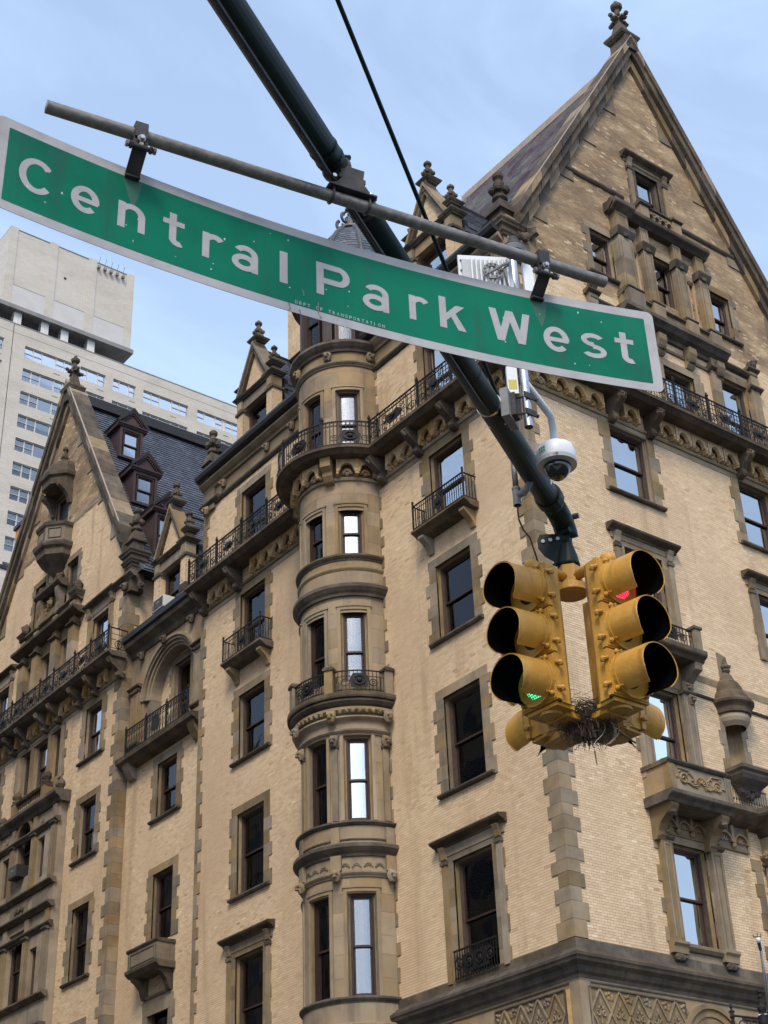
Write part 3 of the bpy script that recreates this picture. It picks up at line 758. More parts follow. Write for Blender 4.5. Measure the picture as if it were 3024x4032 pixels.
# upper bands
band(bp(23.36, 23.74, .24), 'cornice', 'stone_d'); band([(-.05, 23.74), (.04, 23.74), (.04, 24.2), (-.05, 24.2)], 'stone_band', 'stone_l')
band(bp(24.18, 24.36, .09)); band([(-.05, 24.36), (.025, 24.36), (.025, 24.6), (-.05, 24.6)], 'stone_band', 'stone_l'); band(bp(24.58, 24.78, .14), mt='stone_d')
band(bp(31.85, 32.02, .12)); band([(-.05, 32.02), (.03, 32.02), (.03, 32.42), (-.05, 32.42)], 'frieze_stone', 'stone_l'); band(bp(32.40, 32.78, .30), 'cornice', 'stone_d')
for a in (-82, -33, 15): place(HEADL, 'carved_head', BAY, on(FT, TR*R(a), .02, 32.1), rotof(FT, TR*R(a)))
# wooden top storey and slated dome
TOPA = (-55, -8, 39)
for a in TOPA:
    uc = TR*R(a)*.98
    window(FT, uc-.40, uc+.40, 32.85, 35.3, 'blind' if a != -55 else 'curtain', 'n', surround=False, sill=False, archit=False, reveal=.10, wood='sash', par=BLD)
for a in (-84, -31.5, 15.5, 65):
    u = TR*R(a); M(FT).box(u-.17, u+.17, -.14, -.03, 32.8, 35.4, 2).build('wooden_pier', 'plum', BAY); M(FT).box(u-.10, u+.10, -.03, -.01, 33.0, 34.9, 2).build('wooden_panel', 'plum', BAY)
m = M(FT); m.prof([(-.3, 35.3), (0, 35.3), (.06, 35.4), (.22, 35.5), (.26, 35.62), (-.3, 35.7)], -TR*R(120), TR*R(120), nu=26); m.build('wooden_cornice', 'plum', BAY)
M().lathe(0, TYC, [(1.25, 32.8), (1.25, 35.4)], 20).build('room_lining', 'dark', BAY)
M().lathe(0.05, TYC, [(1.32, 10.8), (1.32, 32.7)], 20).build('room_lining', 'dark', BAY)
DX = .42
DOME = [(1.80, 35.65), (1.72, 36.3), (1.55, 37.0), (1.32, 37.7), (1.02, 38.35), (.70, 38.8), (.44, 39.05)]
nrow = 26; SLT = []
def domer(t):
    x = t*(len(DOME)-1); i = min(int(x), len(DOME)-2); f = x-i
    return (DOME[i][0]*(1-f)+DOME[i+1][0]*f, DOME[i][1]*(1-f)+DOME[i+1][1]*f)
m = M()
for j in range(nrow):
    r0, z0 = domer(j/nrow); r1, z1 = domer((j+1)/nrow); n = max(12, int(2*math.pi*r0/.20)); of = (j % 2)*.5
    for i in range(n):
        A = 2*math.pi*(i+of)/n; B = 2*math.pi*(i+of+.94)/n
        if math.cos((A+B)/2) > .45: continue
        g = .03
        vs = [((r0+g)*math.cos(A)+DX, TYC+(r0+g)*math.sin(A), z0-.02), ((r0+g)*math.cos(B)+DX, TYC+(r0+g)*math.sin(B), z0-.02), (r1*math.cos(B)+DX, TYC+r1*math.sin(B), z1+.01), (r1*math.cos(A)+DX, TYC+r1*math.sin(A), z1+.01),
              (r0*math.cos(A)+DX, TYC+r0*math.sin(A), z0-.02), (r0*math.cos(B)+DX, TYC+r0*math.sin(B), z0-.02)]
        m.add(vs, [(0,1,2,3), (4,5,1,0), (0,3,4), (1,5,2)])
        SLT += [rnd()]*6
o = m.build('dome_slates', 'slate', BAY, kind='stuff')
at = o.data.attributes.new('tone', 'FLOAT', 'POINT'); at.data.foreach_set('value', SLT)
M().lathe(DX, TYC, DOME, 24).build('dome_core', 'lead', BAY)
for k in range(8):
    A = math.pi+k*math.pi/4+.35; pts = []
    for t in range(9): r_, z_ = domer(t/8); pts.append(((r_+.03)*math.cos(A)+DX, TYC+(r_+.03)*math.sin(A), z_))
    M().tube(pts, .085, 6).build('dome_rib', 'lead', BAY)
M().lathe(DX, TYC, [(.44, 39.0), (.56, 39.05), (.56, 39.13), (.42, 39.2), (.3, 39.3), (.16, 39.75), (.1, 40.2), (.16, 40.35), (.12, 40.6), (.03, 40.7)], 16).build('dome_finial', 'lead', BAY)
for k in range(6):
    A = k*math.pi/3+.25; c_, q = math.cos(A), math.sin(A); pts = []
    for i in range(13):
        f = i/12; B = -1.2+f*5.4; rr = .24*(1-.72*f); pts.append((.36+rr*math.cos(B)*.8, 39.62-rr*math.sin(B)-.05+.0))
    M().tube([(p[0]*c_+DX, TYC+p[0]*q, p[1]) for p in pts], .07, 6, r1=.035).build('scroll_crocket', 'lead', BAY)
    pts = [(.14+.12*math.cos(B), 40.05+.14*math.sin(B)) for B in [x*.5 for x in range(0, 11)]]
    M().tube([(p[0]*c_+DX, TYC+p[0]*q, p[1]) for p in pts], .05, 6, r1=.03).build('scroll_crocket', 'lead', BAY)

# ================================================================= main iron balcony round the corner block
B1 = empty('corner_balcony', (0, 0, 28), BLD)
aw = [5.98, 5.32]; 
balcony(FA, 0.0, 6.30, B1, m0=1, arches=(.75, 1.42, 2.24, 3.37, 4.03, 5.0, 5.68), brackets=(.10, 2.82, 4.50, 6.35), posts=(-.72, .85, 2.10, 3.68, 6.12))
balcony(FG, 0.0, 11.0, B1, m0=1, arches=(.75, 1.42, 2.10, 2.77, 4.25, 5.75, 6.46, 7.17, 7.88, 8.59, 9.85, 10.5), brackets=(3.50, 5.10, 9.10), posts=(-.72, .9, 2.5, 4.1, 5.75, 7.25, 8.75, 10.3))
balcony(FA, 9.95, 17.3, B1, arches=(10.9, 11.55, 12.2, 12.85, 13.5, 15.0+.6, 16.25), brackets=(14.75, 17.0, 10.4), posts=(10.4, 12.0, 13.6, 15.2, 17.1))
# curved run round the bay (slab radius 2.36)
M(FT).prof([(0, 28.08), (.58, 28.08), (.66, 28.15), (.72, 28.2), (.76, 28.2), (.76, 28.3), (0, 28.3)], -TR*R(84), TR*R(84), nu=26).build('balcony_slab', 'stone_d', B1)
M(FT).prof([(.0, 27.42), (.06, 27.42), (.09, 27.48), (.05, 27.53), (0, 27.53)], -TR*R(90), TR*R(90), nu=22).build('string_course', 'stone', B1)
for a in (-72, -52, -13, 7, 27, 50):
    u = TR*R(a); place(ARCH, 'corbel_arch', B1, on(FT, u, 0, 27.53), rotof(FT, u)).scale = (1, 1, 1.2); place(SHELL, 'carved_shell', B1, on(FT, u, 0, 27.56), rotof(FT, u)).scale = (1.1, 1, 1.15)
for a in (-33, 70):
    u = TR*R(a); M(FT).prof([(0, 27.3), (.2, 27.34), (.32, 27.5), (.34, 27.62), (.5, 27.75), (.5, 28.08), (0, 28.08)], u-.13, u+.13, nu=2).build('console_bracket', 'stone', B1)
for a0, a1, n in ((-78, -33, 14), (-33, 12, 14), (12, 60, 14)):
    curved_rail(FT, TR, a0, a1, .68, 28.3, .93, B1, n)
for a in (-78, -33, 12, 60): place(POST, 'railing_post', B1, on(FT, TR*R(a), .68, 28.3), rotof(FT, TR*R(a)))

# ================================================================= upper part of the corner block, left side: cornice, stone dormers, roof
UP = empty('eaves_cornice', (0, 9, 32), BLD)
for a, b, m0 in ((0.0, 6.75, 0), (9.85, 17.3, 0)):
    M(FA).box(a, b, -.05, .04, 31.95, 32.5).build('frieze_stone', 'stone_l', UP)
    M(FA).prof([(0, 31.78), (.06, 31.78), (.12, 31.86), (.12, 31.94), (0, 31.97)], a, b).build('string_course', 'stone_d', UP)
    M(FA).prof(bp(32.48, 32.86, .34), a, b).build('cornice', 'stone', UP)
    M(FA).prof([(-.3, 32.86), (.36, 32.86), (.50, 32.92), (.55, 33.05), (.53, 33.17), (.46, 33.17), (.44, 33.05), (-.3, 33.02)], a, b).build('gutter', 'gutter', UP)
for u in (1.6, 4.9, 11.4, 13.0, 15.9): place(HEADL, 'carved_head', UP, on(FA, u, .03, 32.15), 90)
def stone_dormer(F, uc, zb, par=BLD, wmax=1.22, ac=False):
    """gabled stone dormer standing on the eaves: two brick piers, arched window, steep gable, three finials"""
    F0 = F; F = Fr(lambda A, F0=F0: F0.fn(np.stack([A[:,0], A[:,1], zb+(A[:,2]-zb)*.79], 1)), F0.th)
    D = empty('stone_dormer', on(F, uc, 0, zb), par)
    pw = .42; pin = wmax-pw
    for s_ in (-1, 1):
        a, b = (uc-wmax, uc-pin) if s_ < 0 else (uc+pin, uc+wmax)
        M(F).box(a, b, -.42, 0, zb, zb+2.75).build('pier', 'mortar', D)
        z = zb
        for k, (h, mt) in enumerate(((.85, 'b'), (.42, 's'), (1.45, 'b'))):
            if mt == 's':
                M(F).box(a-.02, b+.02, -.44, .03, z, z+h).build('pier_band', 'stone_d', D)
            else:
                brickrows(F, lambda q, a=a: a, lambda q, b=b: b, z, z+h, [])
                Fs = Fr(lambda A, F=F, a=a: F.fn(np.stack([a-A[:,1], -A[:,0], A[:,2]], 1)), F.th)   # side face turned to the camera
                brickrows(Fs, lambda q: 0.0, lambda q: .42, z, z+h, [])
            z += h
        uc2 = (a+b)/2
        M(F).box(a-.06, b+.06, -.48, .07, zb+2.72, zb+2.86).build('pier_cap', 'stone_d', D)
        M(F).box(a+.02, b-.02, -.42, .03, zb+2.86, zb+3.5).build('panelled_block', 'stone', D)
        m = M(F); m.box(a+.09, b-.09, .03, .045, zb+2.98, zb+3.40); m.build('raised_panel', 'stone_l', D)
        M(F).prof(bp(zb+3.5, zb+3.7, .10), a-.02, b+.02).build('pier_cap', 'stone_d', D)
        cap(F, uc2, -.2, zb+3.48, zb+3.74, .36, D)
        M(F).box(a+.04, b-.04, -.38, -.02, zb+3.7, zb+4.12).build('pier_block', 'stone_d', D)
        cap(F, uc2, -.2, zb+4.08, zb+4.32, .32, D); finial(F, uc2, -.2, zb+4.25, 1.0, D, 'small')
    # head over the window, with rounded corners
    M(F).box(uc-pin, uc+pin, -.45, -.02, zb+2.9, zb+3.42).build('lintel', 'stone', D)
    for s_ in (-1, 1):
        x = uc+s_*pin; M(F).poly([(x, zb+2.9), (x, zb+2.55), (x-s_*.06, zb+2.75), (x-s_*.2, zb+2.9)], -.4, -.06).build('corner_stone', 'stone', D)
    M(F).prof(bp(zb+3.42, zb+3.66, .14), uc-pin-.1, uc+pin+.1).build('cornice', 'stone_d', D)
    apex = zb+6.0; base = zb+3.66; hw_ = .78
    M(F).poly([(uc-hw_, base), (uc+hw_, base), (uc, apex-.25)], -.45, -.03).build('gable_wall', 'mortar', D)
    sl = (apex-.25-base)/hw_
    brickrows(Fr(lambda A, F=F: F.fn(A-np.array([0, .03, 0])), F.th), lambda z: uc-hw_+(z-base)/sl, lambda z: uc+hw_-(z-base)/sl, base, apex-.4, [])
    for s_ in (-1, 1):
        pts = [(uc+s_*(hw_+.05), base), (uc+s_*(hw_+.28), base), (uc, apex+.18), (uc, apex-.35)]
        M(F).poly(pts, -.5, .10).build('raking_coping', 'stone_d', D)
        pts = [(uc+s_*(hw_+.2), base+.05), (uc+s_*(hw_+.33), base+.05), (uc, apex+.30), (uc, apex+.1)]
        M(F).poly(pts, -.45, .16).build('raking_coping', 'stone', D)
    M(F).box(uc-.16, uc+.16, -.32, .12, apex-.25, apex+.3).build('apex_stone', 'stone_d', D)
    cap(F, uc, -.14, apex+.22, apex+.44, .30, D); finial(F, uc, -.14, apex+.4, 1.12, D, 'small')
    window(Fr(lambda A, F=F: F.fn(A-np.array([0, .12, 0])), F.th), uc-pin+.03, uc+pin-.03, zb+.35, zb+2.88, 'dark' if not ac else 'blind', 'n' if not ac else 'mir', surround=False, sill=False, archit=False, reveal=.16)
    # little slated roof running back
    m = M(F); rp_ = [(uc-hw_-.15, base), (uc, apex-.1), (uc+hw_+.15, base)]
    m.poly(rp_, -5.0, -.46); m.build('dormer_roof_core', 'lead', D)
    m = M(F); m.box(uc-wmax+.12, uc+wmax-.12, -4.5, -.56, zb+.2, zb+3.6); m.build('dormer_cheek', 'slate_d', D)
    ns = []; m = M(F)
    for s_ in (-1, 1):
        n = 13; L = math.hypot(hw_+.15, apex-.1-base)
        for j in range(n):
            f0 = j/n; f1 = (j+1)/n
            for i in range(18):
                w0 = -.5-i*.25-(j % 2)*.12; w1 = w0-.24
                u0_, z0_ = rp_[0 if s_ < 0 else 2][0]+(uc-rp_[0 if s_ < 0 else 2][0])*f0, base+(apex-.1-base)*f0
                u1_, z1_ = rp_[0 if s_ < 0 else 2][0]+(uc-rp_[0 if s_ < 0 else 2][0])*f1, base+(apex-.1-base)*f1
                g = .03*s_
                m.add([(u0_+g, w0, z0_+.01), (u0_+g, w1, z0_+.01), (u1_, w1, z1_+.02), (u1_, w0, z1_+.02), (u0_, w0, z0_-.01), (u0_, w1, z0_-.01)], [(0,1,2,3), (4,5,1,0), (0,3,4)]); ns += [rnd()]*6
    # slate hung cheeks
    for s_ in (-1, 1):
        x0 = uc+s_*(wmax-.12)
        for j in range(12):
            for i in range(12):
                w0 = -.6-i*.3-(j % 2)*.15; w1 = w0-.29; za = zb+.2+j*.28; zb_ = za+.30
                m.add([(x0+s_*.04, w0, za), (x0+s_*.04, w1, za), (x0+s_*.012, w1, zb_), (x0+s_*.012, w0, zb_), (x0, w0, za), (x0, w1, za)], [(0,1,2,3), (4,5,1,0), (0,3,4)]); ns += [rnd()*.5]*6
    o = m.build('dormer_slates', 'slate', D, kind='stuff'); at = o.data.attributes.new('tone', 'FLOAT', 'POINT'); at.data.foreach_set('value', ns)
    M(F).tube([(uc, -.5, apex-.05), (uc, -5, apex-.05)], .09, 6).build('ridge_roll', 'lead', D)
    return D
Mt['slate_d'] = Mt['gutter']
FD = plane_left(0.3)
stone_dormer(FD, 3.88, 33.1, ac=True); stone_dormer(FD, 14.45, 33.1)
# pinnacles at the two ends of that cornice
P1 = empty('corner_pinnacle', (.1, .3, 32.5), BLD)
M().box(-.12, .50, -.05, .62, 31.9, 32.75).build('pinnacle_block', 'stone_l', P1)
cap(FW_, .16, .26, 32.6, 33.0, .42, P1); cap(FW_, .16, .26, 32.95, 33.45, .52, P1)
M().box(-.10, .42, .0, .52, 33.4, 33.85).build('pinnacle_block', 'stone_d', P1); cap(FW_, .16, .26, 33.75, 33.95, .34, P1)
finial(FW_, .16, .26, 33.85, 1.08, P1)
P2 = empty('end_pinnacle', (0, 16.8, 32), BLD)
M(FA).box(16.55, 17.32, -.5, .12, 31.6, 33.0).build('pinnacle_block', 'stone', P2)
M(FA).prof(bp(31.75, 32.0, .22), 16.2, 17.45).build('pinnacle_string', 'stone_d', P2)
place(HEADL, 'carved_head', P2, on(FA, 16.95, .12, 31.45), 90)
cap(FA, 16.9, .0, 32.8, 33.25, .50, P2); M(FA).box(16.66, 17.14, -.24, .24, 33.2, 33.6).build('pinnacle_block', 'stone_d', P2); cap(FA, 16.9, 0, 33.5, 33.7, .33, P2)
finial(FA, 16.9, 0, 33.6, 1.0, P2)
# ================================================================= right face (y = 0)
window(FG, 3.42, 4.98, 24.95, 27.27, 'dark', 'sky', holes=HOLG)
window(FG, 9.0, 10.5, 24.95, 27.25, 'dark', 'sky', holes=HOLG)
hoodwin(FG, 3.38, 4.88, 20.75, 23.06, 23.6, content='dark', gl='sky', holes=HOLG, sill=False)
hoodwin(FG, 9.0, 10.5, 20.9, 23.2, 23.75, content='dark', gl='sky', holes=HOLG, sill=False)
def corinth(F, u, z0, z1, par, wd=.42, pr=.16, head=True, mt='stone'):
    M(F).box(u-wd/2, u+wd/2, -.02, pr, z0, z1).build('pilaster', mt, par)
    m = M(F); m.box(u-wd/2+.08, u-wd/2+.11, pr, pr+.015, z0+.1, z1-.1); m.box(u+wd/2-.11, u+wd/2-.08, pr, pr+.015, z0+.1, z1-.1); m.box(u-wd/2+.11, u+wd/2-.11, pr, pr+.015, z1-.13, z1-.1); m.build('panel_moulding', mt, par)
    M(F).prof([(0, z1), (pr+.03, z1), (pr+.08, z1+.05), (pr+.08, z1+.09), (0, z1+.12)], u-wd/2-.05, u+wd/2+.05).build('capital', 'stone_d', par)
    if head: place(HEADL, 'carved_head', par, on(F, u, .02, z1+.10), rotof(F, u))
# second storey window of the right face with consoles and a carved stone balcony above
def tall(F, u0, u1, z0, z1, content, gl, zcap):
    W = window(F, u0, u1, z0, z1, content, gl, holes=HOLG, sill=False, jw=.44)
    for u in (u0-.26, u1+.26):
        corinth(F, u, z0, z1, W, .40); 
        M(F).prof([(0, z0-.28), (.16, z0-.28), (.18, z0-.12), (.24, z0-.06), (.24, z0), (0, z0+.02)], u-.26, u+.26).build('pilaster_base', 'stone', W)
        m = M(F); 
        for k in range(5): m.blob((u-.14+.07*k, .12, z0-.38), .08, .8, 1, 1.2, 6, 4, .3, k)
        m.build('carved_corbel', 'stone_d', W)
    M(F).prof([(0, z0-.18), (.10, z0-.16), (.16, z0-.08), (.16, z0), (0, z0+.02)], u0-.02, u1+.02).build('sill', 'stone', W)
    M(F).box(u0-.05, u1+.05, -.02, .03, z0-.6, z0-.18).build('apron_stone', 'stone_l', W)
    return W
W4 = tall(FG, 3.63, 4.93, 11.92, 14.5, 'curtain', 'sky', 14.65)
W3 = tall(FG, 3.45, 4.75, 16.35, 18.85, 'blind', 'mir', 19.0)
def fan_arches(F, u0, u1, z, par, n, d=.10):
    P = (u1-u0)/n
    M(F).box(u0, u1, -.02, .05, z, z+.62).build('frieze_stone', 'stone', par)
    for i in range(n):
        u = u0+P*(i+.5); m = M(F); r = P*.36
        m.ring(u, z+.14, r, r+.045, .05, .05+d, 0, 180, 10)
        for q in range(20, 180, 28): m.tube([(u+.04*math.cos(R(q)), .07, z+.15+.04*math.sin(R(q))), (u+r*.85*math.cos(R(q)), .08, z+.15+r*.85*math.sin(R(q)))], .022, 5)
        m.box(u-P/2, u-P/2+.05, .05, .05+d, z+.14, z+.6); m.box(u+P/2-.05, u+P/2, .05, .05+d, z+.14, z+.6)
        m.blob((u-P/2, .12, z+.06), .07, 1, 1, 1.1, 6, 4, .25, i); m.build('carved_arch', 'stone', par)
    M(F).prof([(0, z-.06), (.07, z-.05), (.09, z+.01), (0, z+.03)], u0, u1).build('string_course', 'stone', par)
def box_balcony(F, u0, u1, z0, z1, d, par):
    """closed stone balcony: slab, panelled parapet with a scroll relief, two big consoles"""
    B = empty('stone_balcony', on(F, (u0+u1)/2, 0, z0), par)
    M(F).prof([(0, z0-.20), (d-.12, z0-.20), (d-.06, z0-.12), (d+.06, z0-.06), (d+.08, z0-.03), (d+.08, z0+.06), (0, z0+.06)], u0-.08, u1+.08).build('balcony_slab', 'stone_d', B)
    M(F).box(u0, u1, d-.14, d-.03, z0+.06, z1-.12).build('parapet', 'stone', B)
    for u in (u0, u1-.14): M(F).box(u, u+.14, 0, d-.14, z0+.06, z1-.12).build('parapet', 'stone_l', B)
    for u in (u0, u1-.22): M(F).box(u-.01, u+.23, d-.2, d, z0+.06, z1-.12).build('parapet_pier', 'stone', B)
    for u in (u0, u1-.22):
        m = M(F); m.box(u+.04, u+.06, d, d+.015, z0+.15, z1-.2); m.box(u+.16, u+.18, d, d+.015, z0+.15, z1-.2); m.build('panel_moulding', 'stone', B)
    M(F).prof([(d-.18, z1-.14), (d+.02, z1-.12), (d+.06, z1-.06), (d+.06, z1-.02), (d-.2, z1)], u0-.05, u1+.05).build('parapet_coping', 'stone_d', B)
    for u in (u0-.05, u1-.15): M(F).box(u, u+.2, 0, d-.2, z1-.13, z1-.01).build('parapet_coping', 'stone_d', B)
    m = M(F); uc = (u0+u1)/2; zc = (z0+z1)/2
    for s_ in (-1, 1):
        for (cx, r) in ((uc+s_*.62, .17),):
            pts = []
            for i in range(26):
                f = i/25; A = (math.pi if s_ > 0 else 0)-s_*f*3.1*math.pi+s_*.4; q = r*(1-.8*f); pts.append((cx+q*math.cos(A), d-.01, zc-.03+q*math.sin(A)))
            m.tube([(uc+s_*.12, d-.01, zc-.12), (uc+s_*.3, d-.01, zc-.16)]+pts, .03, 5)
            m.tube([(uc+s_*.25, d-.01, zc+.05), (uc+s_*.42, d-.01, zc+.22), (uc+s_*.8, d-.01, zc+.24)], .025, 5)
    m.ring(uc, zc-.1, .20, .25, d-.03, d+.015, 0, 180, 10)
    for q in range(15, 180, 25): m.tube([(uc+.07*math.cos(R(q)), d, zc-.1+.07*math.sin(R(q))), (uc+.18*math.cos(R(q)), d, zc-.1+.18*math.sin(R(q)))], .02, 5)
    for k in range(16): m.blob((uc+(k-7.5)*.115, d-.02, zc+.17*math.sin(k*1.9)), .045, 1.3, .6, .8, 6, 4, .3, k)
    m.build('scroll_relief', 'stone_l', B)
    for u in (u0+.22, u1-.22):
        M(F).prof([(0, z0-1.0), (.16, z0-1.0), (.22, z0-.92), (.24, z0-.8), (.34, z0-.62), (.55, z0-.46), (d*.78, z0-.38), (d*.84, z0-.28), (d*.84, z0-.2), (0, z0-.2)], u-.14, u+.14).build('console_bracket', 'stone', B)
        m = M(F); m.blob((u, d*.72, z0-.42), .14, 1, 1, .9, 7, 5, .25, 3); m.build('carved_leaf', 'stone_d', B)
    return B
B3 = box_balcony(FG, 2.95, 5.25, 15.45, 16.35, .92, BLD)
fan_arches(FG, 3.35, 4.95, 14.75, BLD, 3); fan_arches(FG, 5.35, 6.6, 14.75, BLD, 2)
M(FG).box(3.1, 5.5, -.02, .04, 14.95, 15.25).build('stone_band', 'stone', BLD)
# stone balcony with an iron panel under the hooded window
B2 = empty('stone_balcony', (4.1, 0, 19.8), BLD)
M(FG).prof([(0, 19.66), (.62, 19.66), (.68, 19.74), (.78, 19.8), (.80, 19.84), (.80, 19.96), (0, 19.96)], 2.98, 5.30).build('balcony_slab', 'stone_d', B2)
for u in (3.06, 4.98): 
    M(FG).box(u, u+.24, .5, .74, 19.96, 20.62).build('railing_pier', 'stone', B2); M(FG).box(u-.04, u+.28, .46, .78, 20.62, 20.70).build('pier_cap', 'stone_d', B2)
    M(FG).prof([(0, 18.95), (.14, 18.95), (.18, 19.05), (.2, 19.2), (.42, 19.38), (.6, 19.46), (.62, 19.66), (0, 19.66)], u-.03, u+.25).build('console_bracket', 'stone', B2)
    place(HEADL, 'carved_head', B2, on(FG, u+.12, .04, 18.6), 180)
curved_rail(Fr(lambda a: FG.fn(a), 180), 1, math.degrees(3.30), math.degrees(4.98), .62, 19.98, .6, B2, 14)
M(FG).box(3.1, 5.3, -.02, .05, 19.0, 19.66).build('frieze_stone', 'stone', B2)
# two stone string courses right of the tall window
M(FG).box(5.5, 11, -.02, .02, 19.48, 19.68).build('string_course', 'stone', BLD)
M(FG).prof([(0, 18.98), (.05, 19.0), (.07, 19.06), (0, 19.1)], 5.4, 11).build('string_course', 'stone_d', BLD)
# tourelle-like niche: cone roof with a pineapple, recessed shaft, bowl
N = empty('canopied_niche', (6.85, 0, 16.5), BLD)
M(FG).poly([(6.62, 19.5), (7.1, 19.5), (7.0, 20.55), (6.62, 20.62)], -.02, .03).build('back_stone', 'stone', N)
M(FG).lathe(6.85, 0, [(.50, 18.62), (.56, 18.66), (.57, 18.8), (.60, 18.85), (.68, 18.93), (.69, 19.0), (.60, 19.08), (.56, 19.2), (.55, 19.23), (.46, 19.35), (.42, 19.5), (.36, 19.62), (.34, 19.66), (.26, 19.74), (.20, 19.9), (.12, 20.0)], 20, 0, 180).build('cone_roof', 'stone_d', N, smooth=False)
m = M(FG); m.lathe(6.85, .08, [(.08, 19.98), (.13, 20.05), (.10, 20.1), (.14, 20.16), (.14, 20.2), (.09, 20.25), (.02, 20.45)], 8)
for k in range(6): m.blob((6.85+.11*math.cos(k*1.05), .08+.11*math.sin(k*1.05), 20.17), .05, 1, 1, 1, 6, 4, .3, k)
m.build('pineapple_finial', 'stone_d', N)
M(FG).lathe(6.85, 0, [(.36, 18.3), (.46, 18.42), (.5, 18.52), (.50, 18.66)], 20, 0, 180).build('cone_base', 'stone', N)
HOLG.append((6.48, 7.14, 16.95, 18.6))
m = M(FG)
for i in range(8):
    A0, A1 = R(180+22.5*i), R(180+22.5*(i+1)); r = .33
    m.add([(6.81+r*math.cos(A0), r*math.sin(A0), 16.95), (6.81+r*math.cos(A1), r*math.sin(A1), 16.95), (6.81+r*math.cos(A1), r*math.sin(A1), 18.6), (6.81+r*math.cos(A0), r*math.sin(A0), 18.6)], [(0,1,2,3)])
m.build('niche_recess', 'stone_l', N)
z = 16.95
for k, h in enumerate((.38, .42, .4, .45)):
    x = .16 if k % 2 else .26
    M(FG).box(6.48-x, 6.48, -.1, .035, z+.003, z+h-.003).build('surround_stone', 'stone', N); M(FG).box(7.14, 7.14+(.42-x), -.1, .035, z+.003, z+h-.003).build('surround_stone', 'stone', N); z += h
M(FG).sq(6.85, .0, [(.30, 16.42), (.38, 16.52), (.52, 16.66), (.58, 16.78), (.58, 16.84), (.64, 16.9), (.64, 17.0)]).build('stone_bowl', 'stone_d', N)
m = M(FG)
for k in range(7): m.blob((6.55+.1*k, .22, 16.42-.05*(3-abs(3-k))), .10, 1, 1, 1.1, 6, 4, .3, k)
m.build('carved_corbel', 'stone_d', N)
# round bay at the right edge with an iron rail on top
RB = empty('right_round_bay', (8.75, 0, 10.7), BLD); FR2 = round_right(8.75, 1.55)
M(FR2).box(-1.55*R(90), 1.55*R(90), -.3, 0, 10.7, 15.3, 20).build('bay_wall', 'stone_l', RB)
for a in (-80, -62): corinth(FR2, 1.55*R(a), 11.9, 14.4, RB, .30, .10)
M(FR2).prof([(-.05, 15.2), (.05, 15.25), (.12, 15.4), (.48, 15.55), (.62, 15.6), (.66, 15.66), (.66, 15.8), (-.1, 15.8)], -1.55*R(90), 1.55*R(90), nu=24).build('balcony_slab', 'stone_d', RB)
M(FR2).prof(bp(14.55, 14.75, .12), -1.55*R(90), 1.55*R(90), nu=24).build('string_course', 'stone', RB)
M(FG).prof([(0, 15.35), (.3, 15.45), (.50, 15.6), (.56, 15.66), (.56, 15.8), (0, 15.8)], 5.3, 7.4).build('balcony_slab', 'stone_d', RB)
m = M(FG)
for i in range(19): u = 5.36+i*.1; m.tube([(u, .45+.02*math.sin(i), 15.8), (u, .47, 16.35)], .010, 4); m.blob((u, .46, 15.98), .022, 1, 1, 1.7, 5, 4)
m.tube([(5.3, .46, 16.35), (7.2, .46, 16.35)], .017, 5); m.tube([(5.3, .46, 15.84), (7.2, .46, 15.84)], .010, 4); m.build('iron_railing', 'iron', RB)
quoins(FG, 7.05, -1, 11.6, 14.6, parent=RB, wide=(.2, .34), nm='surround_stone')

# ------------------------------------------------- base storey: cornice, frieze, diamond panels, arches
BS = empty('base_storey', (0, 0, 0), BLD)
for F, a, b, m0 in ((FG, 0.0, 12.0, 1), (FA, 0.0, 6.9, 1), (FA, 9.7, 17.35, 0)):
    M(F).prof([(-.05, 11.20), (.06, 11.20), (.06, 11.56), (.0, 11.6), (-.05, 11.6)], a, b, m0).build('plinth_course', 'stone_d', BS)
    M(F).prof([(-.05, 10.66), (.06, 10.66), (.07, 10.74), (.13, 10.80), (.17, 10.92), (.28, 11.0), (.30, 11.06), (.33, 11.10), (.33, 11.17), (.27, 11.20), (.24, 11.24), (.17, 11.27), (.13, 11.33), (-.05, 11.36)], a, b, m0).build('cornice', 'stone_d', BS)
    M(F).prof([(-.05, 10.60), (.03, 10.60), (.05, 10.63), (.05, 10.66), (-.05, 10.68)], a, b, m0).build('string_course', 'stone', BS)
    ash(F, a+(.0 if m0 else 0), b, 5.2, 10.6, .55, 1.3, BS, t=.0, mt='stone_l')
    M(F).box(a, b, -.4, -.02, 0, 5.2).build('ground_storey_wall', 'stone_l', BS)
M().box(-.04, .30, -.04, .30, 5.0, 10.62).build('corner_pier', 'stone_l', BS)
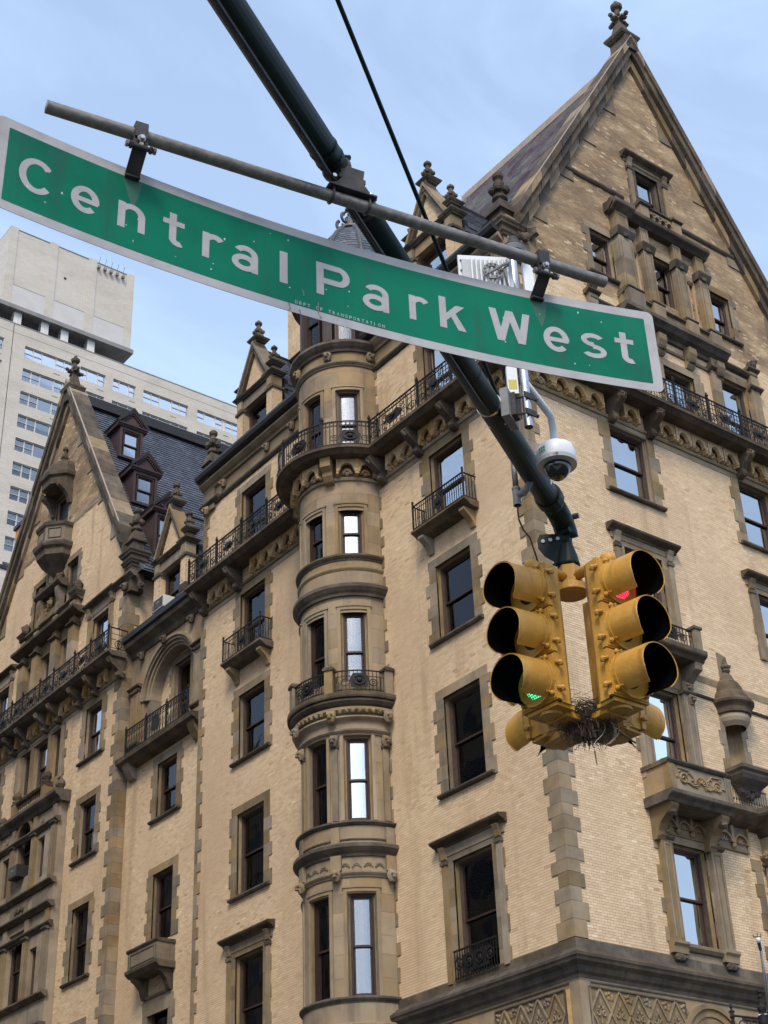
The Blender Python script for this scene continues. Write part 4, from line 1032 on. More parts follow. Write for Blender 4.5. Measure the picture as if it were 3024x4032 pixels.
def diamonds(F, u0, u1, z1, par, flip=1):
    P = .62; h = 1.04
    z0 = z1-h*1.1
    M(F).box(u0-.03, u1+.03, -.01, .012, z0, z1).build('recessed_panel', 'stone', par)
    m = M(F); fr = .03
    m.box(u0-.03, u1+.03, .0, .05, z1, z1+.035); m.box(u0-.05, u0-.02, .0, .05, z0, z1); m.box(u1+.02, u1+.05, .0, .05, z0, z1); m.build('panel_frame', 'stone_d', par)
    n = int((u1-u0)/P)
    for i in range(n+1):
        c = u0+(u1-u0)*(i+.5)/(n+1) if n else u0
        m = M(F); hw_ = (u1-u0)/(n+1)/2
        for s_ in (-1, 1):
            for (za, zb) in ((z1, z1-h/2), (z1-h, z1-h/2)):
                dx = .022
                m.poly([(c-dx, za), (c+dx, za), (c+s_*hw_+dx, zb), (c+s_*hw_-dx, zb)], .012, .05)
        # fleur: central stem and two volutes
        zc = z1-h/2-.02
        m.blob((c, .03, zc+.22), .05, .7, .6, 1.8, 6, 5, .15, i); m.blob((c, .03, zc-.2), .035, .7, .6, 2, 6, 4, .15, i)
        for s_ in (-1, 1):
            scroll_pts = []
            for k in range(14): f = k/13; A = R(90)+s_*f*5.2; q = .075*(1-.7*f); scroll_pts.append((c+s_*.10+q*math.cos(A), .03, zc-.02+q*math.sin(A)))
            m.tube(scroll_pts, .02, 5); m.blob((c+s_*.06, .03, zc+.12), .035, 1, .5, 1.3, 5, 4, .2, i)
        m.build('diamond_relief', 'stone', par)
        m = M(F); 
        for k in range(5): m.blob((c+hw_+.09*math.cos(k*1.3+.4), .025, z1-.14+.07*math.sin(k*1.3)), .045, 1, .5, 1, 6, 4, .35, k+i)
        m.build('carved_leaf', 'stone', par)
diamonds(FG, .26, 3.35, 10.48, BS); diamonds(FA, .52, 2.9, 10.48, BS)
M(FA).box(.28, .44, -.01, .04, 9.4, 10.48).build('carved_strip', 'terra', BS)
for F, c in ((FG, 4.25), (FA, 4.3)):
    m = M(F); 
    for r0, r1, d in ((.98, 1.10, .10), (.80, .98, .05), (.62, .74, .07)): m.ring(c, 9.45, r0, r1, -.01, d, 0, 180, 18)
    m.build('arch_moulding', 'stone', BS)
M(FG).prof([(0, 10.30), (.06, 10.32), (.08, 10.38), (0, 10.40)], 5.4, 7.5).build('panel_moulding', 'stone_d', BS)

# ================================================================= big gables
def gable(F, uc, half, zs_, apex, holes, lo0, hi0, rooms=True):
    sl = (apex-zs_)/half
    lo = lambda z: max(lo0, uc-(apex-z)/sl) if z > zs_ else lo0
    hi = lambda z: min(hi0, uc+(apex-z)/sl) if z > zs_ else hi0
    return lo, hi, sl
def coping(F, uc, lo0, hi0, apex, sl, par, both=True):
    L = math.hypot(1, sl)
    for s_ in (-1, 1):
        half = (uc-lo0) if s_ < 0 else (hi0-uc)
        n = int((half)*L/1.05)
        for k in range(n):
            f0 = k/n; f1 = (k+1)/n-.004
            for (v0, v1, w0, w1, nm, mt) in ((-.16, .36, -.05, .16, 'coping_stone', 'stone_d'), (.36, .82, -.1, .32, 'coping_stone', 'stone_d'), (.82, 1.2, -.55, .40, 'coping_ridge_stone', 'stone_d' if k % 5 else 'stone')):
                if nm == 'coping_stone' and w1 < .2 and k % 2 == 0: mt = 'stone'
                pts = []
                for f, v in ((f0, v0), (f1, v0), (f1, v1), (f0, v1)):
                    pts.append((uc+s_*half*f, apex-sl*half*f+v))
                M(F).poly(pts, w0, w1).build(nm, mt, par)
        for k, f in enumerate((.17, .36, .56, .78)):      # stones of the raking edge toothed into the brickwork
            u = uc+s_*half*f; z = apex-sl*half*f-.16
            M(F).poly([(u, z), (u-s_*.03, z-1.05), (u+s_*.58, z-1.05)], -.02, .045).build('kneeler_stone', 'stone', par)
sl_ = 1.75
GR = empty('right_gable', (6.97, 0, 32), BLD)
loG = lambda z: 0.0 if z < 32.3 else max(0.0, 6.97-(44.4-z)/1.74); hiG = lambda z: 13.9 if z < 32.3 else min(13.9, 6.97+(44.4-z)/1.74)
coping(FG, 6.97, .35, 13.6, 44.4, 1.74, GR)
M(FG).box(6.67, 7.27, -.4, .40, 44.9, 45.55).build('apex_stone', 'stone_d', GR)
M(FG).sq(6.97, -.05, [(.34, 45.5), (.40, 45.55), (.40, 45.64), (.34, 45.68)]).build('apex_stone', 'stone_d', GR)
finial(FG, 6.97, -.05, 45.6, 1.2, GR, 'cross')
M(FG).prof([(0, 37.12), (.06, 37.14), (.10, 37.2), (.10, 37.27), (0, 37.32)], 2.95, 5.6).build('string_course', 'stone_d', GR)
M(FG).prof([(0, 37.12), (.06, 37.14), (.10, 37.2), (.10, 37.27), (0, 37.32)], 8.2, 11.0).build('string_course', 'stone_d', GR)
WG = hoodwin(FG, 6.42, 7.52, 37.1, 38.95, 39.45, content='blind', gl='sky', holes=HOLG, sill=False, stonem='stone_d')
window(FG, 3.72, 4.72, 33.2, 35.0, 'dark', 'sky', holes=HOLG, jw=.2, stonem='stone'); window(FG, 9.28, 10.28, 33.2, 35.0, 'dark', 'sky', holes=HOLG, jw=.2, stonem='stone')
window(FG, 6.42, 7.62, 33.3, 35.25, 'dark', 'sky', holes=HOLG, jw=.22, sill=False)
for u0 in (9.06, 3.5): window(FG, u0, u0+1.3, 28.35, 31.3, 'curtain', 'sky', holes=HOLG, sill=False)
for u0 in (6.3,): window(FG, u0, u0+1.4, 28.35, 30.6, 'dark', 'sky', holes=HOLG, sill=False)
def aedicule(F, uc, G, us, ws=.30):
    A = empty('carved_window_surround', on(F, uc, 0, 31), G)
    M(F).prof([(0, 31.62), (.10, 31.62), (.14, 31.72), (.32, 31.8), (.40, 31.88), (.50, 31.95), (.50, 32.1), (0, 32.14)], uc-2.45, uc+2.3).build('cornice', 'stone_d', A)
    M(F).box(uc-2.3, uc+2.15, -.02, .2, 32.12, 32.62).build('panelled_block', 'stone', A); M(F).prof(bp(32.55, 32.72, .30), uc-2.32, uc+2.2).build('cornice', 'stone_d', A)
    for i, u in enumerate(us):
        wd = .62 if i == 0 else .44; pr = .34 if i == 0 else .22
        M(F).box(u-wd/2-.04, u+wd/2+.04, 0, pr+.14, 32.12, 32.72).build('pilaster_base', 'stone', A); M(F).prof(bp(32.66, 32.84, pr+.16), u-wd/2-.06, u+wd/2+.06).build('pilaster_base', 'stone_d', A)
        z = 32.84
        for h in (.6, .66, .62, .30): M(F).box(u-wd/2, u+wd/2, -.02, pr, z+.003, z+h-.003).build('pilaster_stone', 'stone', A); z += h
        m = M(F); m.box(u-wd/2+.07, u-wd/2+.10, pr, pr+.02, 32.95, 34.9); m.box(u+wd/2-.10, u+wd/2-.07, pr, pr+.02, 32.95, 34.9); m.build('panel_moulding', 'stone', A)
        M(F).prof([(0, 35.0), (pr+.02, 35.02), (pr+.12, 35.2), (pr+.14, 35.24), (pr+.14, 35.30), (0, 35.32)], u-wd/2-.08, u+wd/2+.08).build('capital', 'stone_d', A)
        m = M(F); m.blob((u, pr+.04, 35.08), .10, 1.3, .6, 1, 7, 4, .3, i); m.build('carved_leaf', 'stone_d', A)
        M(F).box(u-wd/2+.03, u+wd/2-.03, -.02, pr-.03, 35.32, 36.1).build('panelled_block', 'stone', A)
        m = M(F); q = wd/2-.10; m.box(u-q, u-q+.025, pr-.03, pr-.01, 35.42, 36.0); m.box(u+q-.025, u+q, pr-.03, pr-.01, 35.42, 36.0); m.box(u-q, u+q, pr-.03, pr-.01, 35.97, 36.0); m.build('panel_moulding', 'stone_l', A)
    M(F).prof([(0, 36.05), (.22, 36.08), (.30, 36.16), (.42, 36.24), (.44, 36.28), (.44, 36.40), (0, 36.44)], uc-2.4, uc+2.25).build('cornice', 'stone_d', A)
    M(F).prof([(0, 36.05), (.3, 36.08), (.42, 36.16), (.54, 36.24), (.56, 36.28), (.56, 36.42), (0, 36.46)], us[0]-.45, us[0]+.45).build('cornice', 'stone_d', A)
    for u in (us[0],): m = M(F); [m.blob((u+(k-2)*.12, .18, 36.58+.05*(k % 2)), .13, 1, 1, 1.1, 7, 5, .3, k) for k in range(5)]; m.build('carved_crest', 'stone_d', A)
    for u in (us[3],): m = M(F); [m.blob((u+(k-1)*.12, .15, 36.55+.04*(k % 2)), .10, 1, 1, 1, 7, 5, .3, k) for k in range(4)]; m.build('carved_crest', 'stone_d', A)
    # small arcaded balustrade under the top window
    for u in (us[1]+.05, us[2]+.05):
        M(F).box(u-.2, u+.2, .0, .34, 36.44, 36.98).build('balustrade_pier', 'stone', A); M(F).prof(bp(36.94, 37.1, .42), u-.26, u+.26).build('pier_cap', 'stone_d', A)
        m = M(F); [m.blob((u+(k-1)*.10, .2, 37.2+.06*(k % 2)), .10, 1, 1, 1.1, 7, 5, .3, k) for k in range(3)]; m.build('carved_beast', 'stone_d', A)
    a, b = us[1]+.25, us[2]-.15; n = 4; P = (b-a)/n
    for i in range(n):
        c = a+P*(i+.5); m = M(F); r = P*.36; zz = 36.72
        m.ring(c, zz, r, r+.05, .16, .3, 0, 180, 8); m.box(c-P/2, c-r, .17, .28, 36.44, 36.8); m.box(c+r, c+P/2, .17, .28, 36.44, 36.8); m.box(c-P/2, c+P/2, .17, .28, 36.9, 36.98); m.build('balustrade_arch', 'stone', A)
    M(F).prof(bp(36.96, 37.08, .34), a-.05, b+.05).build('balustrade_coping', 'stone_d', A)
    # flutes with a mask between outer and inner pilasters
    for c in ((us[0]+us[1])/2+.02, (us[2]+us[3])/2):
        m = M(F); m.blob((c, .05, 34.78), .13, 1, .7, 1.1, 7, 5, .25, 4); m.build('carved_mask', 'stone_d', A)
        for s_ in (-1, 1): M(F).box(c+s_*.12-.05, c+s_*.12+.05, 0, .07, 32.9, 34.65).build('brick_rib', 'brick', A)
        M(F).box(c-.28, c+.28, -.01, .03, 33.7, 33.95).build('stone_band', 'stone', A)
    for c in (uc-2.05, uc-.75, uc+.62, uc+1.95):
        M(F).prof([(0, 30.95), (.06, 30.9), (.14, 31.0), (.22, 31.2), (.3, 31.4), (.3, 31.62), (0, 31.62)], c-.17, c+.17).build('shell_corbel', 'stone', A)
        m = M(F); 
        for k in range(5): m.blob((c+(k-2)*.07, .2-.02*abs(k-2), 31.2), .075, .7, 1, 2, 6, 4, .1, k)
        m.build('carved_shell', 'stone_d', A)
    M(F).prof([(0, 31.2), (.06, 31.22), (.08, 31.3), (0, 31.34)], uc-2.2, uc+2.3).build('string_course', 'stone', A)
    for (u, zt) in ((uc-1.6, 31.0),): pass
    for u0, u1 in ((uc-3.75, uc-2.4), (uc+1.75, uc+3.9)):
        M(F).prof([(0, 31.72), (.12, 31.76), (.2, 31.84), (.2, 31.9), (0, 31.94)], u0, u1).build('cornice', 'stone_d', A)
    for u in (uc-3.6, uc+1.78, uc+3.72):
        z = 28.3
        for h in (.7, .75, .7, .8): M(F).box(u-.2, u+.2, -.02, .14, z+.003, z+h-.003).build('pilaster_stone', 'stone', A); z += h
        M(F).prof(bp(31.2, 31.4, .26), u-.3, u+.3).build('capital', 'stone_d', A); M(F).box(u-.18, u+.18, 0, .18, 31.4, 32.0).build('panelled_block', 'stone', A); M(F).prof(bp(31.98, 32.14, .28), u-.28, u+.28).build('capital', 'stone_d', A)
        m = M(F); m.blob((u, .16, 32.3), .17, 1, 1, 1.1, 8, 5, .25, 6); m.blob((u+.1, .26, 32.42), .09, n=6, m=4); m.build('carved_beast', 'stone_d', A)
aedicule(FG, 6.95, GR, (5.05, 6.2, 7.75, 8.85))
brickrows(FG, loG, hiG, 11.6, 44.2, HOLG, oldz=32.4)
wallstrips(FG, loG, hiG, 10.6, 44.4, HOLG, breaks=(32.3,)).build('brick_wall', 'mortar', BLD)
# stone band under the balcony, quoins
for F, a, b, m0 in ((FG, 0, 13.9, 0), (FA, 0, 6.7, 0), (FA, 9.88, 17.3, 0), (FA, 23.2, 36.8, 0)):
    M(F).box(a+.02, b, -.02, .022, 27.24, 27.45).build('stone_band', 'stone_l', BLD)
quoins(None, 0, 1, 11.6, 27.24, both='xy', parent=BLD); quoins(None, 0, 1, 28.3, 31.9, both='xy', parent=BLD)
M().box(-.02, .55, -.1, .04, 31.9, 33.6).build('buttress', 'stone_l', GR)
M(FG).box(.5, 1.15, -.02, .12, 30.5, 33.5).build('buttress', 'stone', GR)
m = M(FG); m.blob((.9, .2, 33.2), .2, 1, 1, 1.3, 8, 5, .3, 1); m.blob((.6, .2, 32.9), .15, 1, 1, 1.2, 8, 5, .3, 2); m.build('carved_beast', 'stone_d', GR)

# ================================================================= corner block wall, left face
loA = lambda z: 0.0; hiA = lambda z: 17.35
HB = HOLA+[(6.9, 9.7, 10.6, 33)]
brickrows(FA, loA, hiA, 11.6, 31.78, HOLA+[(6.72, 9.86, 10, 33)])
wallstrips(FA, loA, hiA, 10.6, 33.0, HB).build('brick_wall', 'mortar', BLD)
quoins(FA, 17.35, -1, 11.6, 27.24, parent=BLD, wide=(.2, .36)); quoins(FA, 17.35, -1, 28.3, 31.8, parent=BLD, wide=(.2, .36))
quoins(FA, 6.72, -1, 11.6, 27.24, parent=BLD, wide=(.03, .16), nm='surround_stone'); quoins(FA, 6.72, -1, 28.3, 31.8, parent=BLD, wide=(.03, .16), nm='surround_stone')
quoins(FA, 9.86, 1, 11.6, 27.24, parent=BLD, wide=(.03, .16), nm='surround_stone')
M().box(.0, 1.2, 17.30, 17.36, 10.6, 33).build('side_wall', 'mortar', BLD)

# ================================================================= recessed section with the arch (x = 0.4)
AS = empty('arched_section', (.4, 20.3, 11), BLD)
window(FC, 19.45, 20.85, 21.0, 23.05, 'shutter', 'n', holes=HOLC); window(FC, 19.45, 20.85, 16.5, 18.95, 'dark', 'n', holes=HOLC, sill=False); window(FC, 19.45, 20.85, 11.6, 14.35, 'curtain', 'sky', holes=HOLC, sill=False)
def small_box_balcony(F, u0, u1, z0, z1, d):
    B = empty('stone_balcony', on(F, (u0+u1)/2, 0, z0), BLD)
    M(F).prof([(0, z0-.18), (d-.1, z0-.18), (d+.04, z0-.06), (d+.06, z0+.04), (0, z0+.04)], u0-.06, u1+.06).build('balcony_slab', 'stone_d', B)
    M(F).box(u0, u1, 0, d-.02, z0+.04, z1-.1).build('parapet', 'stone', B); M(F).prof([(0, z1-.12), (d, z1-.11), (d+.04, z1-.05), (d+.04, z1), (0, z1)], u0-.04, u1+.04).build('parapet_coping', 'stone_d', B)
    m = M(F); m.box(u0+.2, u1-.2, d-.02, d, z0+.13, z0+.16); m.box(u0+.2, u1-.2, d-.02, d, z1-.22, z1-.19); m.box(u0+.2, u0+.23, d-.02, d, z0+.16, z1-.22); m.box(u1-.23, u1-.2, d-.02, d, z0+.16, z1-.22); m.box(u0+.08, u0+.10, d-.02, d, z0+.1, z1-.2); m.box(u1-.10, u1-.08, d-.02, d, z0+.1, z1-.2); m.build('panel_moulding', 'stone_d', B)
    for u in (u0+.18, u1-.18):
        M(F).prof([(0, z0-.85), (.13, z0-.85), (.2, z0-.7), (.24, z0-.55), (.42, z0-.36), (d*.8, z0-.28), (d*.85, z0-.18), (0, z0-.18)], u-.12, u+.12).build('console_bracket', 'stone_d', B)
    M(F).prof([(0, z0-.86), (.10, z0-.85), (.14, z0-.8), (0, z0-.78)], u0+.3, u1-.3).build('string_course', 'stone', B)
    M(F).box(u0+.05, u1-.05, -.02, .04, z0-1.4, z0-.86).build('apron_stone', 'stone', B)
small_box_balcony(FC, 19.15, 21.15, 15.55, 16.3, .70)
# the great arch: recess with a brick back wall, window, pilasters, iron balcony
ac, ar, zsp = 20.3, 1.95, 26.05
HOLC.append((ac-ar, ac+ar, 23.75, 25.995)); 
FB = plane_left(1.0)
window(FB, 19.75, 20.95, 24.0, 27.2, 'dark', 'n', jw=.2, sill=False, holes=[])
brickrows(FB, lambda z: 18.3, lambda z: 22.3, 23.7, 28.0, [(19.75, 20.95, 24.0, 27.2)]); wallstrips(FB, lambda z: 18.2, lambda z: 22.4, 23.6, 28.3, [(19.75, 20.95, 24.0, 27.2)]).build('brick_wall', 'mortar', AS)
m = M(FC)
for i in range(16):    # spandrel stones round the arch head
    A, B = R(180*i/16), R(180*(i+1)/16)
    x0, y0, x1, y1 = ac+ar*math.cos(A), zsp+ar*.96*math.sin(A), ac+ar*math.cos(B), zsp+ar*.96*math.sin(B)
    M(FC).poly([(x0, y0), (x1, y1), (x1, 28.35), (x0, 28.35)], -.6, .02).build('spandrel_stone', 'stone_l', AS)
for r0, r1, d in ((ar-.02, ar+.1, .09), (ar-.14, ar-.02, .03), (ar-.26, ar-.14, -.06), (ar-.36, ar-.26, -.14)):
    M(FC).ring(ac, zsp, r0, r1, -.6, d, 0, 180, 20, .96).build('arch_moulding', 'stone', AS)
for s_ in (-1, 1):
    a, b = (17.35, ac-ar) if s_ < 0 else (ac+ar, 23.2)
    M(FC).box(a, b, -.6, .02, zsp-.05, 28.35).build('spandrel_stone', 'stone_l', AS)
    u = ac+s_*(ar+.38)
    corinth(FC, u, 24.45, 26.5, AS, .62, .16, head=False); M(FC).prof(bp(24.15, 24.42, .24), u-.4, u+.4).build('pilaster_base', 'stone_d', AS); M(FC).box(u-.34, u+.34, 0, .2, 23.75, 24.15).build('pilaster_base', 'stone', AS)
    m = M(FC); 
    for k in range(5): m.blob((u-.24+k*.12, .2, 26.55), .08, 1, .6, 1, 6, 4, .3, k)
    m.build('carved_leaf', 'stone_d', AS); M(FC).prof(bp(26.6, 26.78, .3), u-.42, u+.42).build('capital', 'stone_d', AS)
    M(FC).prof([(0, 23.0), (.14, 23.05), (.3, 23.3), (.4, 23.5), (.42, 23.7), (0, 23.7)], u-.22, u+.22).build('console_bracket', 'stone', AS)
    M(FC).box(*((ac-ar-.02, ac-ar+.35) if s_ < 0 else (ac+ar-.35, ac+ar+.02)), -.6, -.16, 23.7, zsp).build('jamb_stone', 'stone', AS)
M(FC).prof([(0, 23.45), (.3, 23.5), (.42, 23.62), (.55, 23.68), (.58, 23.85), (0, 23.88)], 17.6, 23.15).build('balcony_slab', 'stone_d', AS)
m = M(FC); us = [18.05+i*.19 for i in range(24)]
wq = .50; m.box(18.0, 22.5, wq-.02, wq+.02, 24.82, 24.86); m.box(18.0, 22.5, wq-.012, wq+.012, 23.94, 23.96); m.box(18.0, 22.5, wq-.012, wq+.012, 24.58, 24.6)
for i, u in enumerate(us):
    m.box(u-.009, u+.009, wq-.009, wq+.009, 23.88, 24.84); scroll(m, u+.09, 24.25, .06, 1.2, 1 if i % 2 else -1); m.ring(u+.095, 24.71, .06, .075, wq-.008, wq+.008, 0, 360, 8)
for i in range(23): m.tube([(us[i], wq, 24.0), (us[i]+.19, wq, 24.5)], .008, 4); m.tube([(us[i]+.19, wq, 24.0), (us[i], wq, 24.5)], .008, 4)
m.poly([(20.0, 24.2), (20.3, 24.05), (20.6, 24.2), (20.55, 24.6), (20.3, 24.75), (20.05, 24.6)], wq, wq+.012)
m.build('iron_railing', 'iron', AS)
for u in (18.0, 19.5, 21.0, 22.5): place(POST, 'railing_post', AS, on(FC, u, wq, 23.85), 90)
HC = HOLC+[(17.3, 23.2, 25.995, 28.5)]
brickrows(FC, lambda z: 17.35, lambda z: 23.2, 11.6, 23.5, HOLC); wallstrips(FC, lambda z: 17.35, lambda z: 23.2, 10.6, 28.9, HC).build('brick_wall', 'mortar', AS)
M(FC).prof([(0, 28.1), (.08, 28.12), (.16, 28.3), (.30, 28.42), (.42, 28.5), (.46, 28.6), (.46, 28.66), (-.2, 28.68)], 17.35, 23.15).build('cornice', 'stone_d', AS)
M(FC).prof([(-.3, 28.66), (.48, 28.66), (.56, 28.72), (.58, 28.92), (.5, 28.92), (.48, 28.8), (-.3, 28.78)], 17.35, 23.15).build('gutter', 'gutter', AS)
for u in (18.6, 20.6, 22.3): place(HEAD, 'carved_head', AS, on(FC, u, .05, 27.82), 90)
M().box(.6, 5, 17.4, 23.2, 28.5, 28.75).build('flat_roof', 'lead', AS)
stone_dormer(plane_left(.25), 20.3, 28.75, ac=False)
# white air conditioner in that dormer window is a thing of its own (see below)

# ================================================================= left pavilion
LP = empty('left_gable', (0, 29.95, 32), BLD)
window(FA, 24.78, 26.12, 24.9, 27.05, 'blind', 'mir', holes=HOLP, frac=1); window(FA, 24.78, 26.12, 20.9, 23.15, 'shutter', 'n', holes=HOLP); window(FA, 24.8, 26.15, 16.4, 19.05, 'shutter', 'n', holes=HOLP)
window(FA, 24.8, 26.15, 11.6, 14.6, 'dark', 'n', holes=HOLP, sill=False)
hoodwin(FA, 24.72, 26.05, 28.35, 31.05, 31.8, content='blind', gl='mir', holes=HOLP, sill=False); hoodwin(FA, 33.95, 35.3, 28.35, 31.2, 31.95, content='blind', gl='mir', holes=HOLP, sill=False)
window(FA, 33.9, 35.2, 24.9, 27.05, 'dark', 'n', holes=HOLP)
window(FA, 29.3, 30.6, 37.15, 39.0, 'blind', 'mir', holes=HOLP, jw=.18, frac=.6); window(FA, 27.88, 28.95, 32.9, 35.0, 'dark', 'n', holes=HOLP, jw=.2); window(FA, 31.0, 32.05, 32.9, 35.15, 'dark', 'n', holes=HOLP, jw=.2)
loP = lambda z: 23.2 if z < 32.3 else max(23.2, 29.95-(44.2-z)/1.74); hiP = lambda z: 36.8 if z < 32.3 else min(36.8, 29.95+(44.2-z)/1.74)
for u0, u1 in ((31.4, 32.0), (29.6, 30.6), (28.2, 28.8)): window(FA, u0, u1, 28.35, 31.15, 'dark', 'n', holes=HOLP, surround=False, sill=False)
for u0, u1 in ((31.1, 31.8), (29.5, 30.6), (28.35, 28.95)): window(FA, u0, u1, 25.1, 27.1, 'shutter' if u0 < 29 else 'dark', 'n' if u0 != 29.5 else 'mir', holes=HOLP, surround=False, sill=False)
FO = plane_left(-.35)
OR = empty('oriel_surround', (0, 29.8, 15), BLD)
oh = [(29.45, 30.75, 21.3, 23.55), (28.3, 28.9, 20.9, 22.55), (31.5, 32.1, 20.9, 22.55), (29.4, 30.8, 16.4, 19.15), (28.25, 28.85, 16.4, 18.2), (31.5, 32.1, 16.4, 18.2), (29.4, 30.8, 11.6, 14.2)]
for h_ in oh: window(FO, *h_, 'shutter' if h_[0] == 29.45 else 'dark', 'n', holes=None, surround=False, sill=False, reveal=.2)
wallstrips(FO, lambda z: 27.2, lambda z: 32.75, 10.6, 24.0, oh, d=-.34).build('oriel_wall', 'stone', OR)
for u in (27.42, 29.12, 31.05, 32.5):
    for z0, z1 in ((16.35, 18.6), (20.6, 22.7)): corinth(FO, u, z0, z1, OR, .34, .12, head=False)
    M(FO).box(u-.15, u+.15, 0, .10, 22.85, 23.5).build('panelled_block', 'stone', OR); M(FO).box(u-.15, u+.15, 0, .10, 18.8, 19.4).build('panelled_block', 'stone', OR)
for z, d in ((15.0, .28), (16.12, .22), (18.7, .16), (19.45, .26), (20.35, .22), (22.75, .18)): M(FO).prof(bp(z, z+.22, d), 27.1, 32.85).build('string_course', 'stone_d', OR)
M(FO).prof([(-.3, 23.55), (.08, 23.55), (.16, 23.7), (.3, 23.78), (.36, 23.86), (.36, 23.98), (-.35, 24.02)], 26.95, 33.0).build('cornice', 'stone_d', OR)
m = M(FO); m.ring(30.1, 23.0, .58, .72, 0, .08, 0, 180, 12); m.build('arch_moulding', 'stone', OR)
for u0, u1 in ((28.25, 28.9), (31.45, 32.1)):
    m = M(FO); [m.blob(((u0+u1)/2+.12*math.cos(k*1.7), .04, 23.12+.16*math.sin(k*2.3)), .09, 1, .5, 1.2, 7, 4, .35, k) for k in range(6)]; m.build('carved_relief', 'stone', OR)
for u0, u1 in ((27.6, 28.9), (29.3, 30.85), (31.25, 32.4)):
    for z in (15.3, 19.75): M(FO).box(u0, u1, 0, .035, z, z+.5).build('raised_panel', 'stone', OR)
m = M(FO); [m.blob((30.0+.15*(k-2), .06, 20.0+.05*(k % 2)), .1, 1, .5, 1.2, 7, 4, .3, k) for k in range(5)]; m.build('carved_relief', 'stone_d', OR)
# balustrade with urns over it
M(FO).box(28.4, 31.5, -.3, .1, 24.0, 24.12).build('balustrade_base', 'stone', OR)
for i in range(12): u = 28.9+i*.19; M(FO).lathe(u, -.05, [(.05, 24.12), (.07, 24.25), (.03, 24.45), (.06, 24.55), (.04, 24.62)], 7).build('baluster', 'stone', OR)
M(FO).prof([(-.2, 24.62), (.1, 24.62), (.14, 24.7), (.12, 24.75), (-.2, 24.75)], 28.4, 31.5).build('balustrade_coping', 'stone_d', OR)
for u, zb in ((28.6, 24.0), (31.3, 24.0), (27.3, 24.0), (32.5, 24.0)):
    if 28 < u < 32: M(FO).box(u-.18, u+.18, -.24, .12, 24.0, 24.75).build('balustrade_pier', 'stone', OR); zb = 24.75
    m = M(FO); m.lathe(u, -.05, [(.16, zb), (.2, zb+.06), (.10, zb+.12), (.18, zb+.3), (.15, zb+.42), (.04, zb+.55)], 8); m.blob((u+.12, .05, zb+.3), .1, n=6, m=4, j=.3); m.build('stone_urn', 'stone_d', OR)
M(FA).box(28.0, 32.2, -.02, .05, 27.1, 27.26).build('lintel', 'stone', OR)
for u in (28.1, 29.25, 30.85, 32.05): M(FA).box(u-.13, u+.13, -.1, .06, 24.9, 27.1).build('mullion_stone', 'stone', OR)
for u0, u1 in ((27.8, 28.0), (32.2, 32.45)): quoins(FA, u1 if u0 < 30 else u0, -1 if u0 < 30 else 1, 24.6, 27.2, parent=OR, wide=(.14, .28), nm='surround_stone')
# balcony of the pavilion
B4 = empty('pavilion_balcony', (0, 30, 28), BLD)
balcony(FA, 23.0, 36.8, B4, arches=(24.55, 25.75+.05, 27.2, 27.85, 28.95, 30.1, 30.75, 31.95, 33.1, 33.75), brackets=(23.2, 25.1+.1, 26.55, 28.35, 29.5, 31.35, 32.5, 34.4), posts=(23.15, 24.65, 26.0, 27.85, 29.1, 30.7, 31.75, 33.5, 35.2))
m = M(); m.box(-.76, 0, 22.98, 23.02, 29.2, 29.24); m.box(-.76, 0, 22.99, 23.01, 28.36, 28.38)
for x in (-.74, -.37, -.02): m.box(x-.01, x+.01, 22.99, 23.01, 28.3, 29.22)
for z in (28.72, 28.96): m.box(-.76, 0, 22.992, 23.008, z, z+.018)
Q = plane_right(23.0); mm = M(Q); mm.ring(-.38, 28.55, .14, .165, -.01, .01, 0, 360, 14); mm.ring(-.38, 28.55, .05, .07, -.01, .01, 0, 270, 10); mm.build('railing_panel', 'iron', B4)
m.build('railing_panel', 'iron', B4)
# carved surround over the middle windows of the pavilion
AE = empty('carved_window_surround', (0, 29.9, 28.3), LP)
for u in (27.55, 29.15, 30.95, 32.25):
    z = 28.3
    for h in (.75, .8, .75, .72): M(FA).box(u-.24, u+.24, -.02, .30, z+.003, z+h-.003).build('pilaster_stone', 'stone', AE); z += h
    M(FA).prof(bp(31.3, 31.5, .42), u-.33, u+.33).build('capital', 'stone_d', AE); M(FA).box(u-.2, u+.2, 0, .30, 31.5, 31.8).build('panelled_block', 'stone', AE)
    M(FA).box(u-.2, u+.2, 0, .34, 31.98, 32.5).build('panelled_block', 'stone', AE)
M(FA).box(27.3, 32.5, -.02, .10, 31.15, 31.8).build('lintel', 'stone', AE)
M(FA).prof([(0, 31.72), (.3, 31.75), (.5, 31.84), (.62, 31.9), (.64, 32.0), (.0, 32.06)], 26.85, 32.75).build('cornice', 'stone_d', AE)
M(FA).box(27.3, 32.45, -.02, .22, 32.05, 32.6).build('panelled_block', 'stone', AE)
M(FA).prof(bp(32.52, 32.72, .36), 27.15, 32.6).build('cornice', 'stone_d', AE)
for u in (27.35, 32.3): cap(FA, u, .15, 32.7, 32.95, .34, AE); m = M(FA); m.blob((u, .18, 33.15), .22, 1, 1, 1.4, 8, 5, .3, 3); m.build('carved_crest', 'stone_d', AE)
for s_ in (-1, 1):
    u = 29.95+s_*.85
    M(FA).prof([(0, 32.6), (.36, 32.6), (.34, 33.0), (.26, 33.2), (.32, 33.4), (.40, 33.7), (.40, 33.9), (0, 33.9)], u-.13, u+.13).build('console', 'stone', AE)
M(FA).box(28.95, 30.95, -.02, .05, 32.6, 33.9).build('niche_back', 'stone', AE)
M(FA).prof([(0, 33.86), (.3, 33.9), (.42, 34.0), (.5, 34.08), (.5, 34.2), (.0, 34.26)], 28.75, 31.15).build('cornice', 'stone_d', AE)
m = M(FA)
